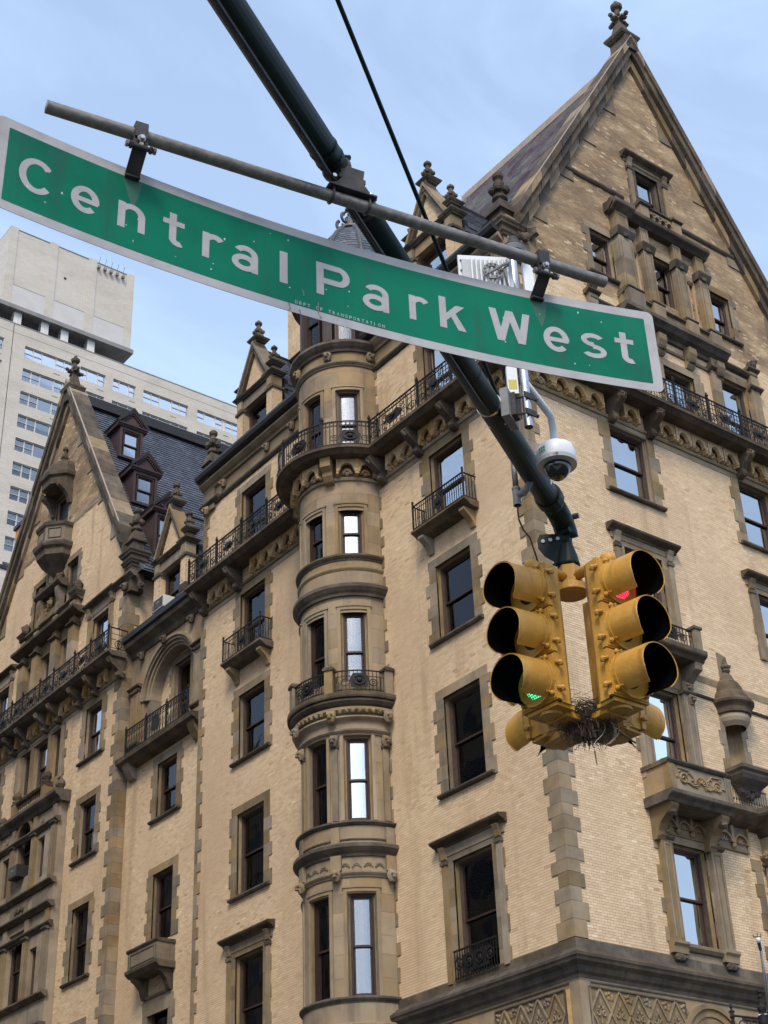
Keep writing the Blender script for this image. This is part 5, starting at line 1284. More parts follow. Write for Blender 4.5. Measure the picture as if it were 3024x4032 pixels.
m.poly([(29.6, 33.2), (30.3, 33.2), (30.3, 32.9), (29.95, 32.55), (29.6, 32.9)], .12, .2); m.blob((29.95, .22, 33.45), .18, 1, .8, 1.2, 8, 5, .25, 3); m.blob((29.95, .2, 33.7), .12, 1.3, .7, .8, 8, 4, .3, 4)
for s_ in (-1, 1):
    for i in range(4): m.blob((29.95+s_*(.42+.05*i), .14, 32.75+.22*i), .11, 1, .6, 1.1, 6, 4, .35, i)
m.build('carved_shield', 'stone', AE)
for u in (29.2, 30.85): m = M(FA); m.blob((u, .2, 34.45), .2, 1.2, 1, 1.1, 8, 5, .3, 2); m.build('carved_crest', 'stone_d', AE)
# pulpit balcony and canopy on the gable
def half8(F, uc, pf, name, mt, par, dz=0): return M(F).lathe(uc, 0, pf, 4, 22.5-45+0, 22.5+180-22.5+22.5, ph=0).build(name, mt, par)
PU = empty('pulpit_balcony', (0, 29.9, 34.5), LP); cu = 29.75
def octo(pf, name, mt, par): M(FA).lathe(cu, 0, [(r_*.80, z_) for r_, z_ in pf], 8, 0, 360, ph=22.5).build(name, mt, par)
octo([(.10, 34.3), (.32, 34.42), (.35, 34.62), (.25, 34.7), (.45, 34.82), (1.30, 35.42), (1.34, 35.7), (1.50, 35.8), (1.56, 35.92), (1.56, 36.0), (1.36, 36.08)], 'corbel', 'stone_d', PU)
octo([(1.34, 36.08), (1.34, 36.8), (1.46, 36.85), (1.48, 36.95), (1.3, 36.98)], 'parapet', 'stone', PU)
octo([(1.33, 36.82), (1.47, 36.87), (1.49, 36.98), (1.3, 37.01)], 'parapet_coping', 'stone_d', PU)
for k in range(3, 6):
    A = math.pi/2+(k-4)*math.pi/4; c_, q = math.cos(A), math.sin(A); d = 1.34*.80*math.cos(math.pi/8)+.012
    for (s0, s1, z0, z1) in ((-.30, .30, 36.2, 36.23), (-.30, .30, 36.67, 36.70), (-.30, -.27, 36.23, 36.67), (.27, .30, 36.23, 36.67)):
        m = M(Fr(lambda a, c_=c_, q=q, d=d: FA.fn(np.stack([cu+c_*(d+a[:,1])-q*a[:,0], q*(d+a[:,1])+c_*a[:,0], a[:,2]], 1)), 90)); m.box(s0, s1, -.02, .02, z0, z1); m.build('panel_moulding', 'stone_d', PU)
CP = empty('stone_canopy', (0, 29.9, 39.5), LP); cu = 29.95
octo([(.95, 39.15), (1.20, 39.2), (1.22, 39.55), (1.38, 39.62), (1.42, 39.75), (1.42, 39.85), (1.30, 39.9), (1.22, 40.2), (.95, 40.5), (.60, 40.62), (.30, 40.66)], 'canopy_roof', 'stone_d', CP)
finial(FA, 29.95, .12, 40.6, .95, CP, 'small')
for s_ in (-1, 1): M(FA).prof([(0, 38.2), (.14, 38.25), (.2, 38.5), (.4, 38.8), (.7, 39.0), (.75, 39.2), (0, 39.2)], 29.95+s_*.80-.12, 29.95+s_*.80+.12).build('console_bracket', 'stone_d', CP)
M(FA).box(26.1, 28.9, -.02, .02, 36.98, 37.12).build('string_course', 'stone', LP); M(FA).box(31.0, 33.9, -.02, .02, 36.98, 37.12).build('string_course', 'stone', LP)
coping(FA, 29.95, 23.55, 36.5, 44.2, 1.74, LP)
for s_ in (-1, 1):     # pale lead line along the top of the coping
    h = 6.3; M(FA).poly([(29.95, 44.2+1.2), (29.95+s_*h, 44.2-1.74*h+1.2), (29.95+s_*h, 44.2-1.74*h+1.25), (29.95, 44.2+1.25)], .34, .41).build('lead_flashing_strip', 'copper', LP)
    M(FG).poly([(6.97, 44.4+1.2), (6.97+s_*h, 44.4-1.74*h+1.2), (6.97+s_*h, 44.4-1.74*h+1.25), (6.97, 44.4+1.25)], .34, .41).build('lead_flashing_strip', 'copper', GR)
M(FA).box(29.65, 30.25, -.4, .3, 44.2, 44.8).build('apex_stone', 'stone_d', LP)
M(FA).sq(29.95, 0, [(.34, 44.7), (.42, 44.75), (.42, 44.86), (.34, 44.9)]).build('apex_stone', 'stone_d', LP)
finial(FA, 29.95, 0, 44.8, 1.15, LP, 'cross')
brickrows(FA, loP, hiP, 11.6, 44.0, HOLP+[(27.2, 32.75, 10, 24.1), (27.4, 32.5, 28.2, 32.6), (28.0, 32.2, 24.2, 27.2)], oldz=36.9)
wallstrips(FA, loP, hiP, 10.6, 44.2, HOLP, breaks=(32.3,)).build('brick_wall', 'mortar', LP)
M(FA).box(23.2, 36.8, -.05, .02, 0, 11.6).build('ground_storey_wall', 'stone_l', LP)
# pavilion end: quoins that wrap onto the return face
z = 11.6; k = 0; rg = random.Random(5)
while z < 31.9:
    if 27.2 < z < 28.3: z = 28.3
    h = rg.choice([.36, .42, .48, .55]); a = .62 if k % 2 else .36
    M().box(-.035, .46 if z < 28.9 else (.55 if k % 2 else .34), 23.165, 23.2+a, z+.004, min(z+h, 31.9)-.004).build('quoin_stone', 'stone', LP); z += h; k += 1
FS = plane_right(23.2)
brickrows(FS, lambda z: .3, lambda z: 5.0, 28.75, 31.9, []); M(FS).box(.2, 6, -.3, 0, 28.6, 32.0).build('side_wall', 'mortar', LP)
M(FS).prof([(0, 31.85), (.2, 31.9), (.5, 31.95), (.55, 32.1), (0, 32.15)], .5, 8).build('gutter', 'gutter', LP)
P3 = empty('shoulder_pinnacle', (0, 23, 31.9), LP)
M().box(-.08, .5, 22.85, 23.45, 31.0, 32.3).build('pinnacle_block', 'stone_d', P3); place(HEAD, 'carved_head', P3, (-.14, 23.1, 31.05), 90); place(HEAD, 'carved_head', P3, (.25, 22.75, 31.05), 180)
M(FA).prof(bp(31.55, 31.8, .26), 22.6, 24.3).build('pinnacle_string', 'stone_d', P3)
cap(FW_, .2, 23.12, 32.1, 32.5, .42, P3); cap(FW_, .2, 23.12, 32.45, 32.9, .50, P3); M().box(-.05, .45, 22.87, 23.37, 32.85, 33.25).build('pinnacle_block', 'stone_d', P3); cap(FW_, .2, 23.12, 33.2, 33.4, .34, P3)
finial(FW_, .2, 23.12, 33.3, 1.02, P3)

# ================================================================= roofs
RF = empty('slate_roofs', (3, 15, 32), BLD)
SL = []      # individual slates (vertices)
def slate_plane(P0, du, dv, nu_, nv, mt, name, keep, off=.02, th=.018, ns=300, indiv=False):
    """P0 corner, du/dv unit steps (one slate wide, one course up); keep(i,j) says where slates lie"""
    P0, du, dv = Vector(P0), Vector(du), Vector(dv); nrm = du.cross(dv).normalized()
    if (CAM-P0).dot(nrm) < 0: nrm = -nrm
    V = []; Fc = []; T = []; cnt = 0
    for j in range(nv):
        for i in range(nu_):
            if not keep(i, j): continue
            o = P0+du*(i+(.5 if j % 2 else 0))+dv*j; jt = rnd()*.006
            gp = .03 if mt == 'slate' else .006; a, b = o+du*gp, o+du*(1-gp); c, d = b+dv*1.06, a+dv*1.06
            q = [a+nrm*(off+th+jt)-dv*.05, b+nrm*(off+th+jt)-dv*.05, c+nrm*off*.2, d+nrm*off*.2, a+nrm*.0-dv*.05, b+nrm*.0-dv*.05]
            t = .5+.3*mnoise.noise((o.x*.5, o.y*.5, o.z*.7))+.55*(rnd()-.5) if mt == 'slate' else .5+.55*mnoise.noise((o.x*.8, o.y*.9, o.z*.9))+.75*(rnd()-.5)
            t = min(max(t, 0), 1)
            if indiv and cnt < 300 and indiv(i, j):
                cnt += 1; me = bpy.data.meshes.new('slate'); ctr = sum(q, Vector())/6
                me.from_pydata([tuple(p-ctr) for p in q], [], [(0,1,2,3), (4,5,1,0), (0,3,4), (1,5,2)]); me.materials.append(Mt[mt])
                at = me.attributes.new('tone', 'FLOAT', 'POINT'); at.data.foreach_set('value', [t]*6)
                link(bpy.data.objects.new('slate', me), RF, ctr); continue
            n = len(V); V += [tuple(p) for p in q]; Fc += [(n, n+1, n+2, n+3), (n+4, n+5, n+1, n), (n, n+3, n+4), (n+1, n+5, n+2)]; T += [t]*6
    me = bpy.data.meshes.new(name); me.from_pydata(V, [], Fc); me.materials.append(Mt[mt])
    at = me.attributes.new('tone', 'FLOAT', 'POINT'); at.data.foreach_set('value', T)
    link(bpy.data.objects.new(name, me), RF, (0, 0, 0), kind='stuff')
L1 = math.hypot(29.95-22.55, 44.6-31.9)
dvL = Vector((0, 29.95-22.55, 44.6-31.9)).normalized()*.235; nvL = int(L1/.235)
slate_plane((.30, 22.55, 31.95), (.27, 0, 0), dvL, 52, nvL, 'slate', 'slates', lambda i, j: True, indiv=lambda i, j: i < 11 and 9 <= j < 40)
M().add([(.2, 22.5, 31.85), (14.4, 22.5, 31.85), (14.4, 29.95, 44.6), (.2, 29.95, 44.6), (.2, 37.4, 31.85), (14.4, 37.4, 31.85)], [(0,1,2,3), (3,2,5,4), (0,3,4), (1,5,2)]).build('roof_boarding', 'lead', RF)
M().box(.35, 14.4, 29.55, 30.35, 44.05, 44.65).build('ridge_moulding', 'gutter', RF); M().tube([(.35, 29.95, 44.72), (14.4, 29.95, 44.72)], .12, 6).build('ridge_roll', 'lead', RF)
M().box(.35, 14.4, 29.3, 29.5, 43.95, 44.15).build('ridge_moulding', 'gutter', RF)
# right roof, slope turned to the left with a hip at its far end
xs0, zs0 = .5, 33.0
dv = Vector((6.97-xs0, 0, 44.9-zs0)); Lr = dv.length; nvR = int(Lr/.22); dvR = dv.normalized()*.22
def keepR(i, j): y = .4+.27*(i+.5); return y < 4.3+(9.1-4.3)*j/nvR
slate_plane((xs0, .4, zs0), (0, .27, 0), dvR, 34, nvR, 'slate_c', 'slates', keepR)
M().add([(.4, .4, 32.95), (6.97, .4, 44.85), (6.97, 9.1, 44.85), (.4, 4.3, 32.95), (13.5, .4, 32.95), (13.5, 9.1, 32.95)], [(0,1,2,3), (1,4,5,2), (0,4,1), (3,2,5)]).build('roof_boarding', 'lead', RF)
M().tube([(6.97, .3, 44.98), (6.97, 9.2, 44.98)], .16, 6).build('ridge_roll', 'copper', RF); M().box(6.75, 7.2, .3, 9.2, 44.6, 44.9).build('ridge_flashing', 'copper', RF)
M().tube([(6.97, 9.1, 44.95), (.4, 4.3, 33.0)], .08, 5).build('hip_roll', 'lead', RF)
m = M(); nr = Vector((-(44.9-zs0), 0, 6.97-xs0)).normalized()
for t in (.30, .315):
    pass
for f, hh in ((.255, .22), (.28, .30), (.305, .26)):
    p = Vector((xs0, 0, zs0))+dv*f+nr*hh; m.tube([(p.x, .6, p.z), (p.x, 5.2, p.z)], .028, 5)
for y in (1.3, 2.4, 3.5, 4.6): p = Vector((xs0, 0, zs0))+dv*.25; q = p+nr*.34+dv*.06; m.tube([(p.x, y, p.z), (q.x, y, q.z)], .03, 4); q2 = Vector((xs0, 0, zs0))+dv*.33; m.tube([(q.x, y, q.z), (q2.x, y, q2.z)], .03, 4)
m.build('snow_rail', 'iron', RF)
# plum wooden dormers on the left roof
def wood_dormer(xc, y, zb, w_=1.16, h=1.55, depth=3.0, c='blind', gl='sky', knob=False):
    F = Fr(lambda a, xc=xc, y=y: np.stack([xc+a[:,0], y-a[:,1], a[:,2]], 1), 180)
    D = empty('wooden_dormer', (xc, y, zb), BLD); hw_ = w_/2; zt = zb+h
    m = M(F)
    m.box(-hw_, -hw_+.12, -.12, 0, zb, zt); m.box(hw_-.12, hw_, -.12, 0, zb, zt); m.box(-hw_+.12, hw_-.12, -.12, 0, zt-.14, zt); m.build('casing', 'plum', D)
    M(F).box(-hw_, -hw_+.05, -depth, -.12, zb-.1, zt).build('cheek', 'plum', D); M(F).box(hw_-.05, hw_, -depth, -.12, zb-.1, zt).build('cheek', 'plum', D)
    M(F).box(-hw_-.06, hw_+.06, -.1, .07, zb-.12, zb).build('sill', 'plum', D)
    window(F, -hw_+.12, hw_-.12, zb, zt-.14, c, gl, surround=False, sill=False, archit=False, reveal=.06, wood='sash')
    ov = .17; pk = zt+.95
    M(F).prof([(-.02, zt-.02), (.05, zt), (.10, zt+.08), (.14, zt+.10), (.14, zt+.16), (-.02, zt+.18)], -hw_-ov, hw_+ov).build('cornice', 'plum', D)
    M(F).poly([(-hw_-.05, zt+.17), (hw_+.05, zt+.17), (0, pk-.1)], -.3, .02).build('tympanum', 'plum', D)
    for s_ in (-1, 1):
        M(F).poly([(s_*(hw_+ov), zt+.14), (s_*(hw_+ov+.06), zt+.24), (0, pk+.16), (0, pk+.02)], -depth-.6, .16).build('roof_slope', 'slate_d', D)
        M(F).poly([(s_*(hw_+ov-.03), zt+.15), (s_*(hw_+ov), zt+.2), (0, pk+.02), (0, pk-.1)], -.05, .13).build('bargeboard', 'plum', D)
        n = 9
        for k in range(n):
            f = (k+.5)/n; u = s_*(hw_+.05)*(1-f); zz = zt+.20+(pk-zt-.30)*f
            M(F).box(u-.028, u+.028, .02, .09, zz-.10, zz-.02).build('dentil', 'plum', D)
        M(F).prof([(-depth, zt), (-.02, zt), (-.02, zt+.15), (-depth, zt+.15)], s_*(hw_) if s_ > 0 else -hw_-ov, hw_+ov if s_ > 0 else -hw_).build('eave', 'plum', D)
    if knob: 
        for s_ in (-.3, 0, .3): M(F).blob((s_, .05, zt+.35), .08, 1, .6, 1, 8, 5).build('boss', 'plum', D)
    return D
wood_dormer(1.78, 27.15, 40.22, c='dark'); wood_dormer(1.52, 25.1, 36.65, c='dark'); wood_dormer(1.6, 23.15, 33.3, h=1.85, c='blind', gl='n', knob=True)
# wooden dormer and chimney glimpsed between the left dormer and the bay
wood_dormer(2.6, 9.6+1.2, 36.0, knob=True)
M().box(1.2, 13, 9.8, 17.2, 32.9, 33.1).build('flat_roof', 'lead', BLD)
M().box(1.2, 13, 9.2, 17.0, 33.0, 34.5).build('roof_block', 'lead', BLD)

# ================================================================= all the bricks: the nearest 300 are objects, the rest one mesh
BRK.sort(key=lambda b: 0)
def brick_verts(b):
    F, u0, u1, z0, z1, t, old = b
    w0, w1 = -.004, .007+.003*(t-.5)
    return [(u0, w0, z0), (u1, w0, z0), (u1, w0, z1), (u0, w0, z1), (u0, w1, z0), (u1, w1, z0), (u1, w1, z1), (u0, w1, z1)]
QF = np.array([[4,5,6,7], [0,1,5,4], [1,2,6,5], [2,3,7,6], [3,0,4,7]])
def near_key(b):
    if b[0] not in (FG, FA) or b[6]: return 1e9
    p = on(b[0], (b[1]+b[2])/2, 0, b[3]); return (Vector(p)-CAM).length if p[2] > 11.5 else 1e9
order = sorted(range(len(BRK)), key=lambda i: near_key(BRK[i])); solo = set(order[:300])
bm_cache = {}
BWALL = empty('brick_facing', (0, 0, 11.6), BLD)
for i in order[:300]:
    b = BRK[i]; v = np.array(brick_verts(b)); c = np.array([(b[1]+b[2])/2, 0, b[3]]); key = (b[0] is FG, round(b[2]-b[1], 3), int(b[5]*9))
    if key not in bm_cache:
        vv = v-c; a = b[0].fn(vv)-b[0].fn(np.zeros((1, 3))); me = bpy.data.meshes.new('brick'); me.from_pydata(a.tolist(), [], QF.tolist()); me.materials.append(Mt['brick'])
        at = me.attributes.new('tone', 'FLOAT', 'POINT'); at.data.foreach_set('value', [b[5]]*8); bm_cache[key] = me
    link(bpy.data.objects.new('brick', bm_cache[key]), BWALL, on(b[0], *c))
for old in (False, True):
    by = {}
    for i, b in enumerate(BRK):
        if i not in solo and b[6] == old: by.setdefault(id(b[0]), []).append(b)
    AV = []; TT = []
    for grp in by.values():
        a = np.array([brick_verts(b) for b in grp]).reshape(-1, 3); AV.append(grp[0][0].fn(a)); TT.append(np.repeat(np.array([b[5] for b in grp]), 8))
    a = np.concatenate(AV); tt = np.concatenate(TT); nb = len(a)//8
    fc = (QF[None]+8*np.arange(nb)[:, None, None]).reshape(-1)
    me = bpy.data.meshes.new('bricks'); me.vertices.add(len(a)); me.vertices.foreach_set('co', a.reshape(-1)); me.loops.add(len(fc)); me.loops.foreach_set('vertex_index', fc)
    me.polygons.add(nb*5); me.polygons.foreach_set('loop_start', np.arange(nb*5)*4); me.polygons.foreach_set('loop_total', np.full(nb*5, 4)); me.polygons.foreach_set('use_smooth', [False]*(nb*5)); me.update(); me.validate()
    me.materials.append(Mt['brick_old' if old else 'brick']); at = me.attributes.new('tone', 'FLOAT', 'POINT'); at.data.foreach_set('value', tt)
    link(bpy.data.objects.new('bricks' if not old else 'weathered_bricks', me), BWALL, (0, 0, 0), kind='stuff')
    print('bricks', old, nb)
# ================================================================= white high-rise far behind
KX = 120.714/85.714
def fx(x): return -25.195+(x+25.195)*KX
def fz(z): return 1.65+(z-1.65)*KX
YW = 95.0; FH = plane_right(YW)
HR = empty('high_rise', (fx(18), YW, 0), label='white brick high-rise with ribbon windows and windowless rooftop tower behind the gables', cat='building')
x0, x1 = fx(-8), fx(34); zt = fz(72.2)
hw = []
rows = 11; PZ = 1.985
strips = [(9.62, 13.5, 'ssPss', rows), (14.05, 16.1, 'sPs', 5), (16.75, 18.64, 'sPs', 3), (19.3, 23.19, 'ssPss', 3), (24.0, 27.85, 'sPsgss', 3), (5.9, 8.0, 'sPs', rows), (1.8, 5.2, 'ssPs', rows), (28.9, 30.9, 'sPs', 2)]
wi = 0
rgw = random.Random(3)
for (a, b, pat, nr) in strips:
    for k in range(nr):
        u0, u1, z1 = fx(a), fx(b), fz(70.63-PZ*k); z0 = fz(70.63-PZ*k-1.09)
        hw.append((u0, u1, z0, z1)); W = empty('window', (u0, YW, z0), HR)
        F = FH; m = M(F); t = .07
        m.box(u0, u1, -.32, -.16, z1-t, z1); m.box(u0, u1, -.32, -.10, z0, z0+t); m.box(u0, u0+t, -.32, -.16, z0+t, z1-t); m.box(u1-t, u1, -.32, -.16, z0+t, z1-t)
        wts = {'s': 1.0, 'P': 1.65, 'g': .5}; tot = sum(wts[c] for c in pat); x = u0+t; un = (u1-u0-2*t)/tot; cells = []
        for c in pat:
            cells.append((x, x+wts[c]*un, c)); x += wts[c]*un
            if x < u1-t-.1: m.box(x-.05, x+.05, -.32, -.14, z0+t, z1-t)
        for (p, q, c) in cells:
            if c == 's': m.box(p, q, -.30, -.17, (z0+z1)/2-.03, (z0+z1)/2+.03)
        m.build('frame', 'alu', W)
        for (p, q, c) in cells:
            if c == 'g': M(F).box(p+.05, q-.05, -.25, -.2, z0+t, z1-t).build('spandrel_panel', 'whitepaint', W); continue
            M(F).box(p+.05, q-.05, -.26, -.25, z0+t, z1-t).build('pane', 'glass', W)
            fr = rgw.choice([.5, .5, .55, 1.0, .35]) if c == 's' else rgw.choice([1.0, .9, .5])
            M(F).box(p+.03, q-.03, -.36, -.35, z1-t-(z1-z0-2*t)*fr, z1-t).build('roller_blind', 'blind_g', W)
        M(F).box(u0-.02, u1+.02, -1.2, -1.15, z0-.02, z1+.02).build('room_back', 'dark', W)
        M(F).box((u0+u1)/2+.6, (u0+u1)/2+1.3, -.01, .015, z0-.62, z0-.52).build('air_vent', 'concrete', HR)
wallstrips(FH, lambda z: x0, lambda z: x1, 0, zt, hw, d=-1.0).build('brick_wall', 'wbrick', HR)
M().box(x0, x1, YW+1, YW+16, 0, zt-.3).build('wall_core', 'wbrick', HR)
M(FH).box(x0, x1, -.5, .03, zt, zt+.12).build('roof_coping', 'concrete', HR)
M(FH).box(x0, x1, .0, .012, fz(71.45), fz(71.45)+.03).build('brick_joint', 'concrete', HR); M(FH).box(fx(8.62)-.03, fx(8.62)+.03, 0, .02, 20, zt).build('expansion_joint', 'stone_d', HR)
# open terrace storey, slab and blind tower
tx0, tx1 = fx(7.5), fx(17.96); ts = fz(73.35); tt = fz(81.0)
for c in (6.4, 8.85, 11.0, 12.6, 14.75+.02): M(FH).box(fx(c)-.42, fx(c)+.42, -.9, -.1, zt, ts).build('column', 'whitepaint', HR)
M(FH).box(fx(4), fx(18.14), -9, .35, ts, ts+.5).build('roof_slab', 'concrete', HR)
M(FH).box(fx(4), fx(16.9), -9, -4.5, zt, ts).build('terrace_back_wall', 'dark', HR)
m = M(FH); m.box(fx(2), fx(14.7), -.2, -.14, zt+1.0, zt+1.06)
for i in range(90): x = fx(2)+i*.2; m.box(x-.02, x+.02, -.19, -.15, zt+.1, zt+1.0)
m.build('terrace_railing', 'iron', HR)
M(FH).box(tx0, tx1, -9, -.02, ts+.5, tt-.25).build('tower_wall', 'wbrick', HR)
for a, b in ((7.5, 8.14), (10.75, 11.44), (14.01, 14.72), (17.28, 17.96)):
    M(FH).box(fx(a), fx(b), -.03, .06, ts+.5, tt).build('tower_pier', 'wbrick', HR)
for a, b in ((8.14, 10.75), (11.44, 14.01), (14.72, 17.28)):
    M(FH).box(fx(a), fx(b), -.02, .03, ts+.5, fz(75.6)).build('pale_brick_panel', 'whitepaint2', HR); M(FH).box(fx(a), fx(b), -.02, .04, fz(75.6), fz(75.6)+.06).build('brick_joint', 'concrete', HR)
M(FH).box(tx0, tx1, -9, .03, tt-.25, tt-.15).build('roof_coping', 'concrete', HR)
for i in range(5):
    x = fx(14.8)+i*1.12*.66; m = M(FH); m.tube([(x, .1, tt-1.0), (x, .25, tt-.2), (x+.15, .2, tt+.35), (x+.1, .1, tt+.6)], .035, 5); m.box(x-.16, x+.16, .1, .4, tt-1.15, tt-.85); m.build('roof_light', 'conduit', HR)
M(FH).box(fx(12.2)-.13, fx(12.2)+.13, .0, .03, fz(78), fz(78)+.22).build('vent_hole', 'dark', HR)
LB = empty('low_party_wall', (13, 72, 0), label='low pale brick wall block under the high-rise at the left picture edge', cat='building')
M().box(-12, 15.2, 72, 80, 0, 59.3).build('brick_wall', 'wbrick', LB); M().box(-12, 15.25, 71.9, 80, 59.3, 59.6).build('coping', 'gutter', LB)
OS = empty('brick_stack', (2, 39, 38), BLD)
M().box(2, 3.5, 38.7, 39.9, 36, 42.8).build('stack_wall', 'redbrick', OS); M().box(1.9, 3.6, 38.6, 40.0, 42.75, 42.95).build('stack_coping', 'gutter', OS)
M().box(6, 7.6, 19.6, 20.7, 34, 46.6).build('chimney', 'terra', BLD)

# ================================================================= air conditioners resting in windows
def ac_unit(F, uc, z, w_, h, d, wo, mt, label):
    A = empty('air_conditioner', on(F, uc, wo, z), label=label, cat='air conditioner')
    M(F).box(uc-w_/2, uc+w_/2, wo-.3, wo+d, z, z+h).build('casing', mt, A)
    M(F).box(uc-w_/2+.04, uc+w_/2-.04, wo+d, wo+d+.012, z+.04, z+h-.04).build('grille', 'blackmetal', A)
    m = M(F); n = 8
    for i in range(n): zz = z+.06+(h-.12)*i/(n-1); m.box(uc-w_/2+.06, uc+w_/2-.06, wo+d+.012, wo+d+.02, zz-.006, zz+.006)
    m.build('louvres', 'conduit', A); M(F).box(uc-.10, uc+.08, wo+d+.02, wo+d+.026, z+h*.55, z+h*.6).build('badge', 'alu', A)
ac_unit(plane_left(.25), 20.35, 29.0, .78, .48, .38, .05, 'whitepaint', 'white air conditioner sticking out of the small stone dormer window left of the arch')
ac_unit(FO, 30.25, 21.3, .78, .48, .35, .0, 'blackmetal', 'dark grey air conditioner sitting in the arched window at the lower left edge')
ac_unit(FD, 14.75, 33.4, .8, .5, .2, .0, 'blackmetal', 'black air conditioner in the stone dormer window just left of the round bay')

# ================================================================= mast arm over the street
AD = Vector((0.86394, 0.50359, 0)); AN = Vector((AD.y, -AD.x, 0)); A0 = Vector((-22.86, -21.8, 6.95))
def ap(t, n_=0, z=0): p = A0+AD*t+AN*n_; return (p.x, p.y, p.z+z)
MA = empty('mast_arm', ap(-5.2, 0, -6.95), label='dark green tapering steel mast arm reaching from top left over the street', cat='traffic pole')
M().tube([ap(-5.2, 0, -.1), ap(-2.5, 0, -.03), ap(1.05, 0, 0)], .068, 20, r1=.070).build('arm_near_section', 'paintgreen', MA, smooth=True)
M().tube([ap(.95), ap(2.5), ap(4.55, 0, -.01)], .065, 20, r1=.078).build('arm_far_section', 'paintgreen', MA, smooth=True)
for t, r_ in ((.95, .0735), (1.02, .0725), (2.95, .075), (3.3, .076), (-.1, .071)): M().tube([ap(t), ap(t+.012)], r_, 20).build('weld_ring', 'paintgreen', MA)
M().tube([ap(-5.2, 0, -6.95), ap(-5.2, 0, 2.2)], .15, 20, r1=.12).build('pole', 'paintgreen', MA, smooth=True)
M().tube([ap(-5.2, 0, 1.95), ap(-1.0, 0, 1.99), ] if False else [ap(-3.6, 0, 3.5), ap(3.8, 0, .05)], .0135, 8).build('tie_rod', 'paintgreen', MA)
M().tube([ap(-5.0, 0, -.125), ap(.92, 0, -.11)], .015, 8).build('cable_pipe', 'blackmetal', MA); M().tube([ap(.92, 0, -.11), ap(3.1, 0, -.095), ap(3.3, 0, -.07)], .012, 8).build('cable_pipe', 'blackmetal', MA)
m = M()
E0 = ap(4.55, 0, -.01)
M().tube([ap(4.50, 0, -.01), ap(4.66, 0, -.01), ap(4.77, 0, -.03), ap(4.83, 0, -.08), ap(4.85, 0, -.12)], .076, 16).build('elbow', 'paintgreen', MA, smooth=True)
M().tube([ap(4.44), ap(4.52)], .093, 16).build('collar', 'paintgreen', MA)
m = M(turned(*ap(4.80, 0, 0), math.degrees(math.atan2(AD.y, AD.x)))); m.poly([(-.06, .12), (.05, .15), (.10, .12), (.10, -.10), (-.02, -.12)], -.012, .012); m.build('lug_plate', 'paintgreen', MA)
M().tube([ap(4.86, .02, .05), ap(4.86, -.02, .05)], .028, 8).build('bolt', 'dark', MA); M().tube([ap(4.70, .09, -.05), ap(4.70, .13, -.05)], .02, 6).build('bolt', 'blackmetal', MA)
for t in (4.08, 4.27): 
    M().tube([ap(t), ap(t+.018)], .0795, 20).build('steel_band', 'steel', MA)
    M().tube([ap(t, 0, .07), ap(t+.02, .03, .11)], .014, 6).build('band_screw', 'steel', MA)
# ================================================================= signal hanger and four heads
HX, HY, HZ = ap(4.80, 0, 0)[0], ap(4.80, 0, 0)[1], 6.66
SG_ROT = 0
Qg = turned(HX, HY, 0, 30)
HG = empty('signal_hanger', (HX, HY, 6.7), label='dark green hinged hanger with drilled lugs joining the arm tip to the yellow signals', cat='bracket')
M(Qg).box(-.030, .006, -.035, .035, 6.70, 6.94).build('hinge_plate', 'paintgreen', HG); M(Qg).box(.03, .040, -.035, .035, 6.70, 6.86).build('hinge_plate', 'steel', HG)
Qh = turned(HX, HY, 0, -38)
m = M(Qh); pts = [(-.17, 6.84), (-.19, 6.80), (-.19, 6.74), (-.155, 6.68), (-.08, 6.62), (.0, 6.61), (.02, 6.84)]
m.poly(pts, -.012, .0); m.build('drilled_lug', 'paintgreen', HG)
for i in range(3): M(Qh).tube([(-.155+.05*i, -.02, 6.785+.008*i), (-.155+.05*i, .008, 6.785+.008*i)], .013, 10).build('bolt_hole', 'whitegrey', HG)
M().lathe(HX, HY, [(.040, 6.78), (.046, 6.74), (.065, 6.67), (.075, 6.61), (.078, 6.595), (.07, 6.585)], 14).build('clamp_cone', 'paintgreen', HG, smooth=True)
M().tube([(HX-.03, HY+.06, 6.84), (HX-.02, HY-.07, 6.84)], .022, 8).build('pivot_bolt', 'paintgreen', HG); M(Qh).tube([(-.08, -.02, 6.61), (-.12, -.04, 6.56)], .018, 6).build('set_screw', 'paintgreen', HG)
TS = empty('traffic_signal', (HX, HY, 5.4), label='cluster of four aged yellow traffic signal heads hanging from the green mast arm', cat='traffic light')
HB = empty('hub', (HX, HY, 6.5), TS)
M().lathe(HX, HY, [(.095, 6.375), (.112, 6.385), (.112, 6.43), (.09, 6.445)], 20).build('round_pod', 'yellow', HB)
M().lathe(HX, HY, [(.08, 6.44), (.08, 6.575), (.06, 6.59)], 6, ph=10).build('hex_block', 'yellow', HB)
M().lathe(HX, HY, [(.11, 5.40), (.12, 5.42), (.11, 5.50)], 16).build('bottom_block', 'yellow', HB)
SEC = .319; RB = .235; DP = .13; HWD = .158; TOPZ = 6.435
